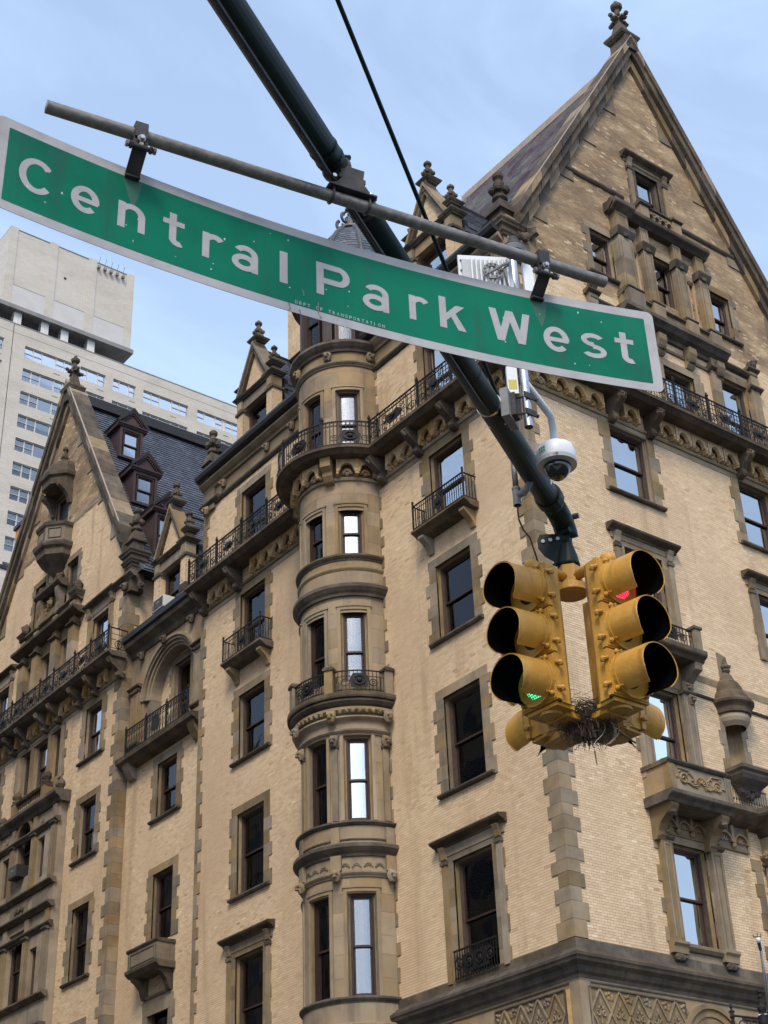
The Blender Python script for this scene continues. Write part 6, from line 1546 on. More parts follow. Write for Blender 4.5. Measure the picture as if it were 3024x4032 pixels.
def head(deg, lit, RB=.235, VL=.262):
    Q = turned(HX, HY, 0, deg); H = empty('signal_head', on(Q, 0, RB, TOPZ-3*SEC), TS)
    M(Q).tube([(0, .05, 6.49), (0, .20, 6.500), (0, RB+.13, 6.500)], .034, 10).build('top_arm', 'yellow', H, smooth=True)
    M(Q).blob((0, RB+.12, 6.475), .050, 1, 1.15, 1.0, 10, 7).build('top_cap', 'yellow', H, smooth=True)
    zb = TOPZ-3*SEC
    pts = [(RB, -HWD+.03), (RB, HWD-.03)]
    m = M(Q)    # body with chamfered back corners
    pf = [(-HWD+.05, RB), (HWD-.05, RB), (HWD-.015, RB+.05), (HWD-.015, RB+DP), (-HWD+.015, RB+DP), (-HWD+.015, RB+.05)]
    vs = [(u, w_, zb) for u, w_ in pf]+[(u, w_, TOPZ) for u, w_ in pf]; k = 6
    m.add(vs, [tuple(range(k-1,-1,-1)), tuple(range(k, 2*k))]+[(j, (j+1) % k, k+(j+1) % k, k+j) for j in range(k)]); m.build('housing', 'yellow', H)
    for j in range(3):
        z0 = TOPZ-(j+1)*SEC; zc = z0+SEC/2
        S_ = empty('signal_section', on(Q, 0, RB+DP, z0), H) if False else H
        m = M(Q); m.box(-HWD, HWD, RB+DP+.002, RB+DP+.035, z0+.006, z0+SEC-.006); m.build('door', 'yellow', H)
        M(Q).box(-HWD+.012, HWD-.012, RB+DP+.035, RB+DP+.042, z0+.016, z0+SEC-.016).build('door_rim', 'yellow', H)
        w0 = RB+DP+.042
        def ringt(r0, r1, wa, wb, a0=0, a1=360, n=28, mt='yellow', nm='lens_ring'):
            mm = M(Q); mm.ring(0, zc, r0, r1, wa, wb, a0, a1, n); mm.build(nm, mt, H)
        ringt(.142, .154, w0-.03, w0+.02); ringt(.146, .158, w0+.02, w0+.028)
        # visor: open along the bottom, black inside; rear part a full ring
        def shell(r, mt, nm, off=0.0, L=VL):
            n = 30; vs = []; fs = []; a0, a1 = -58, 238; K = 5
            for i in range(n+1):
                A = R(a0+(a1-a0)*i/n); c_, q = math.cos(A), math.sin(A)
                # the lower front corner is cut back a little
                e = min(1, max(0, (q+.85)/.5)); Lx = L*(.90+.10*e)
                for kk in range(K+1):
                    f = kk/K; rr = r*(1-.0*f)
                    vs.append((rr*c_, w0+Lx*f, zc+rr*q-.028*f*L/.3))
            for i in range(n):
                for kk in range(K): a = i*(K+1)+kk; b = a+K+1; fs.append((a, a+1, b+1, b))
            M(Q).add(vs, fs).build(nm, mt, H, smooth=True)
        shell(.148, 'yellow', 'visor'); shell(.1445, 'visor', 'visor_lining', L=VL-.002)
        mm = M(Q); n = 24      # visor edge lip
        pts = [((.1465)*math.cos(R(-52+284*i/n)), w0+VL*(.90+.10*min(1, max(0, (math.sin(R(-52+284*i/n))+.85)/.5))), zc+.1465*math.sin(R(-52+284*i/n))-.030) for i in range(n+1)]
        mm.tube(pts, .0035, 5); mm.build('visor_lip', 'yellow', H)
        for a in (55, 125, -42, 222): mm = M(Q); mm.blob((.168*math.cos(R(a)), w0+.012, zc+.168*math.sin(R(a))), .017, 1, .9, 1, 7, 5); mm.tube([(.160*math.cos(R(a)), w0+.015, zc+.160*math.sin(R(a))), (.16*math.cos(R(a)), w0+.05, zc+.16*math.sin(R(a)))], .007, 5); mm.build('visor_tab', 'yellow', H)
        lm = 'lens_off'
        if j == 0 and lit == 'r': lm = 'lens_red_dim'
        if j == 2 and lit == 'g': lm = 'lens_green_dim'
        mm = M(Q); rr = .143; K = 5; n = 24; vs = [(0, w0+.012, zc)]; fs = []
        for kk in range(1, K+1):
            for i in range(n): A = 2*math.pi*i/n; q = rr*kk/K; vs.append((q*math.cos(A), w0-.02+.032*(1-(kk/K)**2), zc+q*math.sin(A)))
        for i in range(n): fs.append((0, 1+i, 1+(i+1) % n))
        for kk in range(K-1):
            for i in range(n): a = 1+kk*n+i; b = 1+kk*n+(i+1) % n; fs.append((a, a+n, b+n, b))
        mm.add(vs, fs); mm.build('lens', lm, H, smooth=True)
        if lm != 'lens_off':
            mm = M(Q)
            for ix in range(-8, 9):
                for iz in range(-8, 9):
                    x = (ix+(.5 if iz % 2 else 0))*.0165; zz = iz*.0150
                    if math.hypot(x, zz) < .132: d = 1-(math.hypot(x, zz)/rr)**2; mm.blob((x, w0-.018+.032*d, zc+zz), .0052, 1, .7, 1, 5, 4)
            mm.build('led_dots', 'lens_red' if lit == 'r' else 'lens_green', H, kind='stuff')
        for s_ in (-1, 1):    # hinges and wing screws
            for zz in (zc+.085, zc-.085):
                mm = M(Q); x = s_*(HWD+.004)
                if s_*1 == (1 if deg in (93, -4) else -1)*(-1):
                    mm.tube([(x, RB+DP-.02, zz), (x+s_*.022, RB+DP+.01, zz), (x, RB+DP+.045, zz)], .010, 6); mm.blob((x+s_*.012, RB+DP+.008, zz), .018, 1, 1, 1.2, 7, 5)
                elif zz > zc:
                    continue
                else:
                    for q in range(4): A = R(q*90+35); mm.blob((x+s_*.012, RB+DP+.012+.024*math.cos(A), zc+.024*math.sin(A)), .011, 1, 1, 1, 6, 4)
                    mm.blob((x+s_*.012, RB+DP+.012, zc), .013, 1, 1, 1, 6, 4)
                mm.build('hinge', 'yellow', H)
        M(Q).box(-HWD+.01, HWD-.01, RB+DP-.004, RB+DP+.006, z0-.004, z0+.004).build('section_joint', 'blackmetal', H)
    # underside: swept bracket plate with a round boss
    m = M(Q); m.box(-HWD+.03, HWD-.03, RB+.0, RB+DP+.02, zb-.022, zb); m.box(-.09, .09, .0, RB+.03, zb-.05, zb-.015); m.build('bottom_bracket', 'yellow', H)
    M(Q).lathe(0, RB+.07, [(.072, zb-.04), (.075, zb-.02), (.06, zb-.01)], 18).build('round_boss', 'yellow', H, smooth=False)
    return H
for dg, lt, rb in ((93, 'g', .235), (180, 'r', .235), (-4, 'n', .236), (-84, 'n', .236)): head(dg+SG_ROT, lt, rb, .262 if rb == .235 else .22)
# nest wedged between the heads
NS = empty('bird_nest', (HX-.02, HY-.02, 5.42), label='ragged bird nest of twigs wedged between the bottoms of the yellow signal heads', cat='bird nest')
rgn = random.Random(11); m = M(); m2 = M()
for i in range(1300):
    A = rgn.uniform(0, 6.28); q = rgn.uniform(.03, .17); zz = rgn.gauss(5.47, .05); c = Vector((HX-.03+q*math.cos(A), HY-.03+q*math.sin(A), zz))
    d = Vector((-math.sin(A), math.cos(A), rgn.uniform(-.5, .4)))+Vector((rgn.uniform(-.7, .7), rgn.uniform(-.7, .7), rgn.uniform(-.5, .3))); d.normalize(); L = rgn.uniform(.05, .13)
    mid = c+Vector((rgn.uniform(-.012, .012), rgn.uniform(-.012, .012), rgn.uniform(-.012, .012)))
    (m if rgn.random() < .85 else m2).tube([c-d*L/2, mid, c+d*L/2], rgn.uniform(.0010, .0022), 3)
for i in range(380):   # shaggy underside
    c = Vector((HX-.04+rgn.gauss(0, .045), HY-.05+rgn.gauss(0, .045), 5.43)); d = Vector((rgn.uniform(-.4, .4), rgn.uniform(-.4, .4), -1)); L = rgn.uniform(.04, .13)
    m.tube([c, c+d*L*.5+Vector((rgn.uniform(-.01, .01),)*3), c+d*L], .0016, 3)
for sx, sy in ((-.17, .02), (.02, -.17), (.1, -.1)):
    for i in range(110):
        c = Vector((HX+sx+rgn.gauss(0, .035), HY+sy+rgn.gauss(0, .035), 5.44+rgn.gauss(0, .02))); d = Vector((rgn.uniform(-1, 1), rgn.uniform(-1, 1), rgn.uniform(-.6, .2))).normalized(); m.tube([c, c+d*rgn.uniform(.03, .10)], .0014, 3)
m.build('twigs', 'twig', NS, kind='stuff'); m2.build('straw', 'straw', NS, kind='stuff')
M().blob((HX-.03, HY-.03, 5.45), .11, 1.2, 1.2, .5, 10, 6, .2, 3).build('nest_core', 'twig', NS)
for sd, (dx, dy) in enumerate(((-.04, -.14), (-.02, -.12), (.0, -.15), (-.06, -.10))):
    pts = []; x, y, z = HX+dx, HY+dy, 5.52
    for i in range(12): pts.append((x+.10*math.sin(i*.33+sd*.3)*(.4+.06*i), y-.012*i-.02*math.sin(i*.5), z-.026*i-.03*math.sin(i*.25)))
    M().tube(pts, .0026, 4).build('hanging_straw', 'straw', NS)
M().tube([(HX-.06, HY-.10, 5.36), (HX-.055, HY-.10, 5.29), (HX-.06, HY-.105, 5.22)], .0014, 4).build('hanging_straw', 'twig', NS); M().tube([(HX-.06, HY-.105, 5.24), (HX-.052, HY-.105, 5.15)], .005, 5, r1=.003).build('hanging_twig', 'twig', NS)
M().tube([(HX+.12, HY-.14, 5.40), (HX+.20, HY-.21, 5.31)], .008, 5, r1=.006).build('hanging_twig', 'twig', NS)
M().tube([(HX-.10, HY-.10, 5.50), (HX-.03, HY-.14, 5.40)], .006, 5).build('stick', 'straw', NS)

# ================================================================= street name sign on its cross pipe
q1 = Vector((-23.3, -21.0, 6.75)); q2 = Vector((-20.414, -21.523, 6.75)); PX_ = (q2-q1).normalized(); PN = PX_.cross(Vector((0, 0, 1)))
def dn(u): return -.135+.0557*(u-1.45)**2
def fS(a):
    u = a[:,0]; o = -.135+.0557*(u-1.45)**2+a[:,1]
    return np.stack([q1.x+PX_.x*u+PN.x*o, q1.y+PX_.y*u+PN.y*o, a[:,2]], 1)
FSG = Fr(fS, 180)
SP = empty('sign_pipe', tuple((q1+q2)/2), label='grey galvanised cross pipe clamped under the green arm, carrying the street name sign', cat='pipe')
SPL = math.hypot(q2.x-q1.x, q2.y-q1.y)
def pp(u, n_=0, z=0): p = q1+PX_*u+PN*n_; return (p.x, p.y, p.z+z)
M().tube([pp(0), pp(SPL*.5), pp(SPL)], .0305, 24, caps=False).build('tube', 'galv', SP, smooth=True); M().tube([pp(-.001), pp(SPL*.5), pp(SPL+.001)], .0265, 20).build('tube_bore', 'conduit', SP, smooth=True)
SN = empty('street_sign', pp(1.5, 0, -.65), label='long bent green street name sign reading Central Park West hung in front of the building', cat='street sign')
U0, U1, Z0, Z1 = -.205, 3.184, 6.102, 6.607
def rrect(m, u0, u1, z0, z1, r, w0, w1, n=40):
    # rounded panel as vertical slices so it follows the bend
    xs = [u0+r*(1-math.cos(R(90*i/5))) for i in range(6)]+[u0+r+(u1-u0-2*r)*i/n for i in range(1, n)]+[u1-r+r*math.sin(R(90*i/5)) for i in range(6)]
    def hh(x):
        d = max(0, u0+r-x, x-(u1-r)); return r-math.sqrt(max(0, r*r-d*d))
    vs = []
    for x in xs: h = hh(x); vs += [(x, w0, z0+h), (x, w1, z0+h), (x, w1, z1-h), (x, w0, z1-h)]
    fs = [(0,3,2,1)]
    for i in range(len(xs)-1):
        a = 4*i; b = a+4; fs += [(a,a+1,b+1,b), (a+1,a+2,b+2,b+1), (a+2,a+3,b+3,b+2), (a+3,a,b,b+3)]
    a = 4*(len(xs)-1); fs.append((a,a+1,a+2,a+3)); m.add(vs, fs); return m
rrect(M(FSG), U0, U1, Z0, Z1, .035, -.003, 0).build('border', 'signwhite', SN)
rrect(M(FSG), -.146, 3.131, 6.150, 6.556, .006, 0, .0015).build('green_face', 'signgreen', SN)
def glyph(ch, u0, u1, z0, z1, w_, par, nm, off=.028, mt='signwhite', FF=None):
    cu = bpy.data.curves.new('letter', 'FONT'); cu.body = ch; cu.offset = off; cu.resolution_u = 6
    o = bpy.data.objects.new('letter', cu); col.objects.link(o); bpy.context.view_layer.update()
    dg = bpy.context.evaluated_depsgraph_get(); me = o.evaluated_get(dg).to_mesh()
    v = np.array([tuple(x.co) for x in me.vertices]); f = [tuple(p.vertices) for p in me.polygons]; o.evaluated_get(dg).to_mesh_clear()
    bpy.data.objects.remove(o); bpy.data.curves.remove(cu)
    lo, hi = v.min(0), v.max(0); s = (v-lo)/np.maximum(hi-lo, 1e-6)
    m = M(FF or FSG); m.add([(u0+(u1-u0)*float(p[0]), w_, z0+(z1-z0)*float(p[1])) for p in s], f); return m.build(nm, mt, par)
def big_letter(ch, u0, u1, z0, z1, t=.033):
    m = M(FSG); k = [0]; W_ = u1-u0; H_ = z1-z0; um = (u0+u1)/2
    def lay(): k[0] += 1; return .0022+.0004*k[0]
    def er(cx, cz, rx, rz, a0, a1, n=22, tt=None):
        tt = tt or t; w1 = lay()
        for i in range(n):
            A, B = R(a0+(a1-a0)*i/n), R(a0+(a1-a0)*(i+1)/n)
            m.poly([(cx+(rx-tt)*math.cos(A), cz+(rz-tt*.9)*math.sin(A)), (cx+rx*math.cos(A), cz+rz*math.sin(A)), (cx+rx*math.cos(B), cz+rz*math.sin(B)), (cx+(rx-tt)*math.cos(B), cz+(rz-tt*.9)*math.sin(B))], .0016, w1)
    def pl(pts): m.poly(pts, .0016, lay())
    def bar(a, b, c, d): pl([(a, c), (b, c), (b, d), (a, d)])
    zc = (z0+z1)/2
    if ch == 'C': er(um, zc, W_/2, H_/2, 40, 320)
    elif ch == 'e': er(um, zc, W_/2, H_/2, -4, 315); bar(u0+t*.7, u1-t*.2, zc-.016, zc+.010)
    elif ch == 'n': bar(u0, u0+t*1.05, z0, z1); er(um, z1-W_*.48, W_/2, W_*.48, 0, 150); bar(u1-t, u1, z0, z1-W_*.47)
    elif ch == 't':
        x = u0+W_*.28; bar(x, x+t*1.05, z0+.03, z1); bar(u0, u1-.004, 6.374, 6.403); er(x+.045, z0+.043, .045, .043, 180, 300)
    elif ch == 'r': bar(u0, u0+t*1.05, z0, z1); er(u0+.058, z1-.058, .058, .058, 38, 150)
    elif ch == 'a': bar(u1-t, u1, z0, z1-.045); er(um+.004, z1-.052, W_/2-.004, .052, 0, 152); er(um-.002, z0+.045, W_/2-.002, .048, 0, 360)
    elif ch == 'l': bar(u0, u1-.004, z0, z1)
    elif ch == 'P':
        bar(u0, u0+t*1.15, z0, z1); r = H_*.315; bar(u0+t, u1-r, z1-t, z1); bar(u0+t, u1-r, z1-2*r, z1-2*r+t); er(u1-r, z1-r, r, r, -90, 90, tt=t*1.08)
    elif ch == 'k':
        bar(u0, u0+t*1.1, z0, z1); zx = 6.400; pl([(u0+t, z0+.045), (u0+t, z0+.088), (u1-.050, zx), (u1-.004, zx)]); pl([(u0+t+.022, z0+.085), (u0+t+.048, z0+.108), (u1, z0), (u1-.042, z0)])
    elif ch == 'W':
        q = W_/4; s_ = .038
        for i, (x0, x1) in enumerate(((u0, u0+q), (u0+2*q, u0+q), (u0+2*q, u0+3*q), (u1, u0+3*q))):
            o = -s_/2; x0 = min(max(x0, u0+s_/2), u1-s_/2); pl([(x1+o, z0), (x1-o, z0), (x0-o, z1), (x0+o, z1)])
    elif ch == 's':
        h = H_*.27; er(um, z1-h-.001, W_/2-.004, h, 28, 275, tt=t*.92); er(um, z0+h+.001, W_/2, h, -152, 95, tt=t*.92)
    m.build('letter', 'signwhite', SN, label='letter '+ch)
for ch, a, b, z0, z1 in (('C', -.086, .077, 6.250, 6.443), ('e', .153, .286, 6.253, 6.402), ('n', .373, .503, 6.257, 6.404), ('t', .589, .697, 6.257, 6.444), ('r', .782, .876, 6.257, 6.403), ('a', .928, 1.060, 6.253, 6.400),
    ('l', 1.170, 1.214, 6.254, 6.440), ('P', 1.358, 1.531, 6.253, 6.445), ('a', 1.597, 1.734, 6.250, 6.402), ('r', 1.842, 1.945, 6.253, 6.400), ('k', 2.003, 2.142, 6.250, 6.440), ('W', 2.272, 2.493, 6.250, 6.442),
    ('e', 2.560, 2.699, 6.248, 6.403), ('s', 2.762, 2.897, 6.250, 6.405), ('t', 2.951, 3.056, 6.252, 6.444)):
    big_letter(ch, a, b, z0, z1)
tx = 'DEPT OF TRANSPORTATION'; cwid = (1.715-1.247)/len(tx)
for i, ch in enumerate(tx):
    if ch != ' ': u = 1.247+cwid*i; glyph(ch, u, u+cwid*(.60 if ch != 'I' else .18), 6.154, 6.173, .003, SN, 'small_letter', off=.018)
for pts in (((1.215, 6.146), (1.222, 6.13), (1.222, 6.113), (1.216, 6.105)), ((1.268, 6.126), (1.274, 6.115), (1.272, 6.104)), ((1.366, 6.2), (1.365, 6.17), (1.366, 6.138)), ((1.372, 6.125), (1.38, 6.11)), ((1.285, 6.245), (1.292, 6.225), (1.292, 6.21))):
    M(FSG).tube([(u, .003, z) for u, z in pts], .0022, 4).build('scratch', 'conduit', SN)
rgs = random.Random(4)
for i in range(26):
    u, z = rgs.uniform(-.1, 3.1), rgs.uniform(6.16, 6.54); M(FSG).blob((u, .002, z), .0035, rgs.uniform(.6, 1.5), .3, rgs.uniform(.6, 2.2), 6, 4, .3, i).build('paint_chip', 'scratch' if i % 3 else 'signwhite', SN)
for u in (.43, 2.548):     # drip stains under the hangers
    M(FSG).poly([(u-.045, 6.552), (u+.05, 6.552), (u+.035, 6.46), (u+.01, 6.38), (u-.015, 6.45)], .0015, .0022).build('stain', 'signstain', SN)
for u in (.425, 2.54):
    H = empty('sign_hanger', pp(u, 0, -.1), label=('black clamp and plate hanging the sign near its left end above the letter n' if u < 1 else 'black clamp and plate hanging the sign near its right end above the W'), cat='bracket', group='sign hangers on the pipe')
    o_ = dn(u); Q = Fr(lambda a, u=u: np.stack([q1.x+PX_.x*(u+a[:,0])+PN.x*a[:,1], q1.y+PX_.y*(u+a[:,0])+PN.y*a[:,1], 6.75+a[:,2]], 1), 180)
    M(Q).tube([(-.030, 0, 0), (.030, 0, 0)], .040, 16).build('pipe_clamp', 'blackmetal', H); M(Q).box(-.030, .030, .01, .048, -.05, .038).build('clamp_jaw', 'blackmetal', H)
    M(Q).box(-.034, .034, .030, .038, -.115, -.03).build('upper_plate', 'blackmetal', H)
    M(Q).tube([(0, .036, -.062), (0, .052, -.062)], .020, 12).build('washer', 'galv', H); M(Q).tube([(0, .05, -.062), (0, .066, -.062)], .012, 6).build('bolt_head', 'steel', H)
    M(Q).tube([(-.058, .045, -.112), (.058, .045, -.112)], .012, 10).build('cross_bolt', 'blackmetal', H)
    for s_ in (-1, 1): M(Q).tube([(s_*.040, .045, -.112), (s_*.052, .045, -.112)], .019, 6).build('nut', 'blackmetal', H); M(Q).tube([(s_*.058, .045, -.112), (s_*.070, .045, -.112)], .016, 8).build('nut', 'galv', H)
    w1 = o_+.006 if abs(o_) < .06 else o_+.006
    m = M(Q); m.add([(-.034, .042, -.10), (.034, .042, -.10), (.034, w1, -.195), (-.034, w1, -.195), (-.034, .034, -.10), (.034, .034, -.10), (.034, w1-.008, -.195), (-.034, w1-.008, -.195)], [(0,1,2,3), (4,7,6,5), (0,4,5,1), (1,5,6,2), (2,6,7,3), (3,7,4,0)]); m.build('lower_plate', 'blackmetal', H)
    M(Q).tube([(-.008, .046, -.098), (.008, .046, -.098)], .012, 10).build('slot', 'signwhite', H)
    for s_ in (-1, 1): M(Q).tube([(s_*.018, w1+.0, -.172), (s_*.018, w1+.014, -.172)], .0085, 8).build('sign_bolt', 'steel', H)
    M(Q).box(-.034, .034, w1-.004, w1+.022, -.205, -.195).build('lower_lip', 'blackmetal', H)
    M(Q).tube([(.022, .0, .03), (.030, .0, .065)], .006, 6).build('clamp_screw', 'steel', H); M(Q).blob((.031, 0, .067), .010, 1, 1, 1, 7, 5).build('screw_head', 'steel', H)
# saddle bracket joining arm and pipe
uc = 1.475; SB = empty('saddle_bracket', pp(uc, 0, 0), label='dark cast saddle bracket with U-bolts where the cross pipe meets the green arm', cat='bracket')
Q = Fr(lambda a: np.stack([q1.x+PX_.x*(uc+a[:,0])+PN.x*a[:,1], q1.y+PX_.y*(uc+a[:,0])+PN.y*a[:,1], 6.75+a[:,2]], 1), 180)
M(Q).box(-.125, .125, -.055, .055, .030, .040).build('base_plate', 'blackmetal', SB)
m = M(Q)
for s_ in (-1, 1):
    m.poly([(-.10, .04), (.10, .04), (.055, .10), (.065, .18), (-.065, .18), (-.055, .10)], s_*.04-.006, s_*.04+.006)
m.build('saddle_web', 'darkcast', SB); M(Q).box(-.07, .07, -.045, .045, .10, .125).build('saddle_seat', 'darkcast', SB)
M().tube([ap(1.08), ap(1.38)], .102, 18).build('saddle_sleeve', 'paintgreen', SB) if False else None
for t in (1.10, 1.42):
    M().tube([ap(t), ap(t+.02)], .074, 20).build('strap', 'blackmetal', SB); M().tube([ap(t, 0, .065), ap(t+.015, .0, .10)], .012, 6).build('strap_bolt', 'paintgreen', SB); M().tube([ap(t+.01, .04, .06), ap(t+.01, .07, .045)], .014, 6).build('strap_bolt', 'paintgreen', SB)
for s_ in (-1, 1):
    pts = [(s_*.095, .036*math.cos(R(a)), -.036*math.sin(R(a))) for a in range(0, 181, 20)]; M(Q).tube([(s_*.095, .036, .05)]+pts+[(s_*.095, -.036, .05)], .006, 6).build('u_bolt', 'blackmetal', SB)
    for q in (-.036, .036): M(Q).tube([(s_*.095, q, .04), (s_*.095, q, .052)], .011, 6).build('nut', 'steel' if s_ > 0 else 'galv', SB)
M(Q).tube([(-.10, .05, .085), (-.10, .06, .085)], .011, 8).build('bright_bolt', 'steel', SB)

# ================================================================= camera, antenna and conduit at the arm's far end
TP = 3.30
AP = empty('antenna_mast', ap(TP, .05, -.1), label='bright steel upright tube banded to the arm behind the right half of the sign', cat='pole')
bx, by, _ = ap(3.42, .20, 0)
M().tube([(bx, by, 6.80), (bx, by, 8.12)], .026, 16, caps=False).build('tube', 'steel', AP, smooth=True); M().tube([(bx, by, 6.801), (bx, by, 8.1)], .023, 12).build('tube_bore', 'blackmetal', AP)
M().tube([(bx-.035, by+.02, 6.86), (bx-.035, by+.02, 8.0)], .006, 6).build('cable', 'blackmetal', AP)
QA = turned(*ap(3.40, 0, 0), 30)
M(QA).box(-.09, .09, -.12, -.07, -.10, .10).build('mounting_block', 'conduit', AP); M(QA).box(-.05, .03, -.15, -.12, -.08, .08).build('backing_plate', 'blackmetal', AP)
for z in (-.06, .06):
    M(QA).tube([(-.10 if z < 0 else .04, 0, 0), (-.082 if z < 0 else .058, 0, 0)], .0785, 20).build('steel_band', 'steel', AP)
    m = M(); m.tube([(bx-.05, by+.03, 6.95+z), (bx, by-.03, 6.95+z), (bx+.055, by-.02, 6.95+z)], .007, 5); m.blob((bx+.06, by-.02, 6.95+z), .013, n=6, m=4); m.box(bx-.04, bx+.04, by-.034, by-.024, 6.93+z, 6.97+z); m.build('u_clamp', 'blackmetal', AP)
# flat white antenna seen from behind
AT = empty('flat_antenna', (-20.07, -20.27, 7.78), label='flat white ribbed antenna box above the sign between pipe and arm', cat='antenna')
QT = turned(-20.04, -20.24, 7.83, 150)     # its back faces the camera: local y points away
def qt(m): return m
M(QT).box(-.17, .17, .0, .018, -.14, .165).build('flange', 'white', AT); M(QT).box(-.12, .15, .018, .035, -.14, .12).build('raised_back', 'whitegrey', AT)
for i in range(9): M(QT).box(-.135+.028*i, -.125+.028*i, .035, .062, -.14, .11).build('cooling_fin', 'white', AT)
for i in range(4): M(QT).tube([(.155, .018, -.12+.08*i), (.155, .028, -.12+.08*i)], .005, 6).build('screw', 'conduit', AT)
mm = M(QT); mm.ring(-.03, .0, .038, .062, .07, .082, -40, 290, 20); mm.build('round_bracket', 'conduit', AT)
for i in range(9): A = R(-20+33*i); M(QT).tube([(-.03+.05*math.cos(A), .08, .05*math.sin(A)), (-.03+.05*math.cos(A), .085, .05*math.sin(A))], .005, 6).build('bracket_hole', 'dark', AT)
M(QT).tube([(-.0, .085, -.03), (-.10, .11, .03), (-.13, .10, .05)], .009, 6).build('bracket_arm', 'conduit', AT); M(QT).tube([(-.13, .09, .04), (-.09, .10, .0), (-.115, .10, -.14)], .006, 6).build('cable', 'blackmetal', AT)
AT2 = empty('slim_antenna', (-19.80, -20.36, 7.8), label='slim white antenna panel just right of the steel upright, above the W', cat='antenna')
Q2 = turned(-19.83, -20.40, 7.75, 150); M(Q2).box(-.035, .035, .0, .03, -.12, .18).build('panel', 'white', AT2); M(Q2).box(-.035, -.028, .03, .036, -.12, .18).build('panel_edge', 'whitegrey', AT2)
GD = empty('small_dome_antenna', (-19.95, -20.42, 8.02), label='small dark domed antenna cap peeking over the cross pipe', cat='antenna')
M().lathe(-19.95, -20.42, [(.07, 7.98), (.068, 8.0), (.045, 8.02), (.036, 8.04), (.03, 8.07), (.012, 8.085)], 16).build('dome_cap', 'blackmetal', GD, smooth=True); M().lathe(-19.95, -20.42, [(.06, 7.95), (.071, 7.98), (.069, 7.985)], 16).build('dome_base', 'conduit', GD)
YB = empty('junction_box', (-19.82, -20.10, 7.05), label='small white box with yellow sticker beside the steel upright under the sign', cat='box')
QY = turned(bx-.055, by+.05, 7.04, 145); M(QY).box(-.032, .032, -.02, .02, .0, .2).build('box_body', 'white', YB); M(QY).box(-.025, .025, .02, .0212, .03, .10).build('sticker', 'yellowsticker', YB)
# dome camera on a curved white tube
DC = empty('dome_camera', (-19.36, -20.0, 6.72), label='white dome surveillance camera with smoked glass hanging right of the arm', cat='camera')
cx, cy, cz = -19.355, -20.005, 6.86
M().lathe(cx, cy, [(.118, cz-.03), (.124, cz-.005), (.122, cz+.05), (.110, cz+.09), (.075, cz+.115), (.040, cz+.125), (.030, cz+.15)], 28).build('white_housing', 'white', DC, smooth=True)
M().lathe(cx, cy, [(.090, cz-.045), (.125, cz-.04), (.128, cz-.015), (.118, cz-.008)], 28).build('grey_rim', 'whitegrey', DC)
M().lathe(cx, cy, [(.012, cz-.135), (.045, cz-.125), (.070, cz-.10), (.084, cz-.065), (.086, cz-.04)], 24).build('glass_dome', 'smoke', DC, smooth=True)
M().tube([(cx, cy, cz+.13), (cx-.005, cy-.002, cz+.18), (cx-.03, cy-.03, cz+.215), (cx-.09, cy-.08, cz+.255), (bx+.0, by-.0, 7.13)], .024, 14).build('curved_tube', 'white', DC, smooth=True)
QD = turned(cx, cy, cz, 141)
def dlab(u0, u1, z0, z1, mt, nm, r=.1245):
    m = M(Fr(lambda a: np.stack([cx+(r+a[:,1])*np.cos(a[:,0]), cy+(r+a[:,1])*np.sin(a[:,0]), a[:,2]], 1), None, 4)); m.box(u0, u1, 0, .0012, z0, z1); m.build(nm, mt, DC)
fa = math.atan2(CAM.y-cy, CAM.x-cx)
dlab(fa-.95, fa-.45, cz+.005, cz+.055, 'whitepaint', 'label')
for i in range(3):
    for j in range(2): dlab(fa-.90+.14*i, fa-.80+.14*i, cz+.010+.022*j, cz+.027+.022*j, 'labelgreen', 'label_mark', .1260)
FL = Fr(lambda a: np.stack([cx+(.1285+a[:,1])*np.cos(fa-a[:,0]*-1), cy+(.1285+a[:,1])*np.sin(fa-a[:,0]*-1), a[:,2]], 1))
for i, ch in enumerate('AXIS'): glyph(ch, -.10+.06*i, -.05+.06*i, cz-.034, cz-.020, .001, DC, 'small_letter', mt='blackmetal', FF=FL)
# grey conduit tee with its black lead
CT = empty('conduit_tee', (-19.33, -19.60, 6.74), label='grey conduit tee and galvanised riser left of the arm with a black lead', cat='conduit')
tx_, ty_ = -19.335, -19.60
M().tube([(tx_, ty_, 6.86), (tx_, ty_, 7.15)], .019, 14).build('riser', 'galv', CT, smooth=True)
M().tube([(tx_, ty_, 6.745), (tx_, ty_, 6.87)], .0255, 16, caps=False).build('tee_body', 'conduit', CT, smooth=True); M().tube([(tx_, ty_, 6.7455), (tx_, ty_, 6.86)], .021, 12).build('tee_bore', 'dark', CT)
M().tube([(tx_, ty_, 6.862), (tx_, ty_, 6.876)], .0285, 16).build('tee_collar', 'conduit', CT)
e_ = ap(4.12, 0, -.05); M().tube([(tx_, ty_, 6.815), ((tx_+e_[0])/2, (ty_+e_[1])/2, 6.825), e_], .023, 12).build('side_branch', 'conduit', CT, smooth=True); M().tube([(tx_+(e_[0]-tx_)*.38, ty_+(e_[1]-ty_)*.38, 6.82), (tx_+(e_[0]-tx_)*.46, ty_+(e_[1]-ty_)*.46, 6.822)], .027, 12).build('coupling', 'conduit', CT)
lt_ = on(turned(HX, HY, 0, 96), 0, .30, 6.52)
P_ = [(tx_, ty_, 6.78), (tx_, ty_, 6.70), (tx_+.01, ty_-.01, 6.62), (tx_+.06, ty_-.02, 6.54), (tx_+.15, ty_+.0, 6.50), (lt_[0], lt_[1], 6.535)]
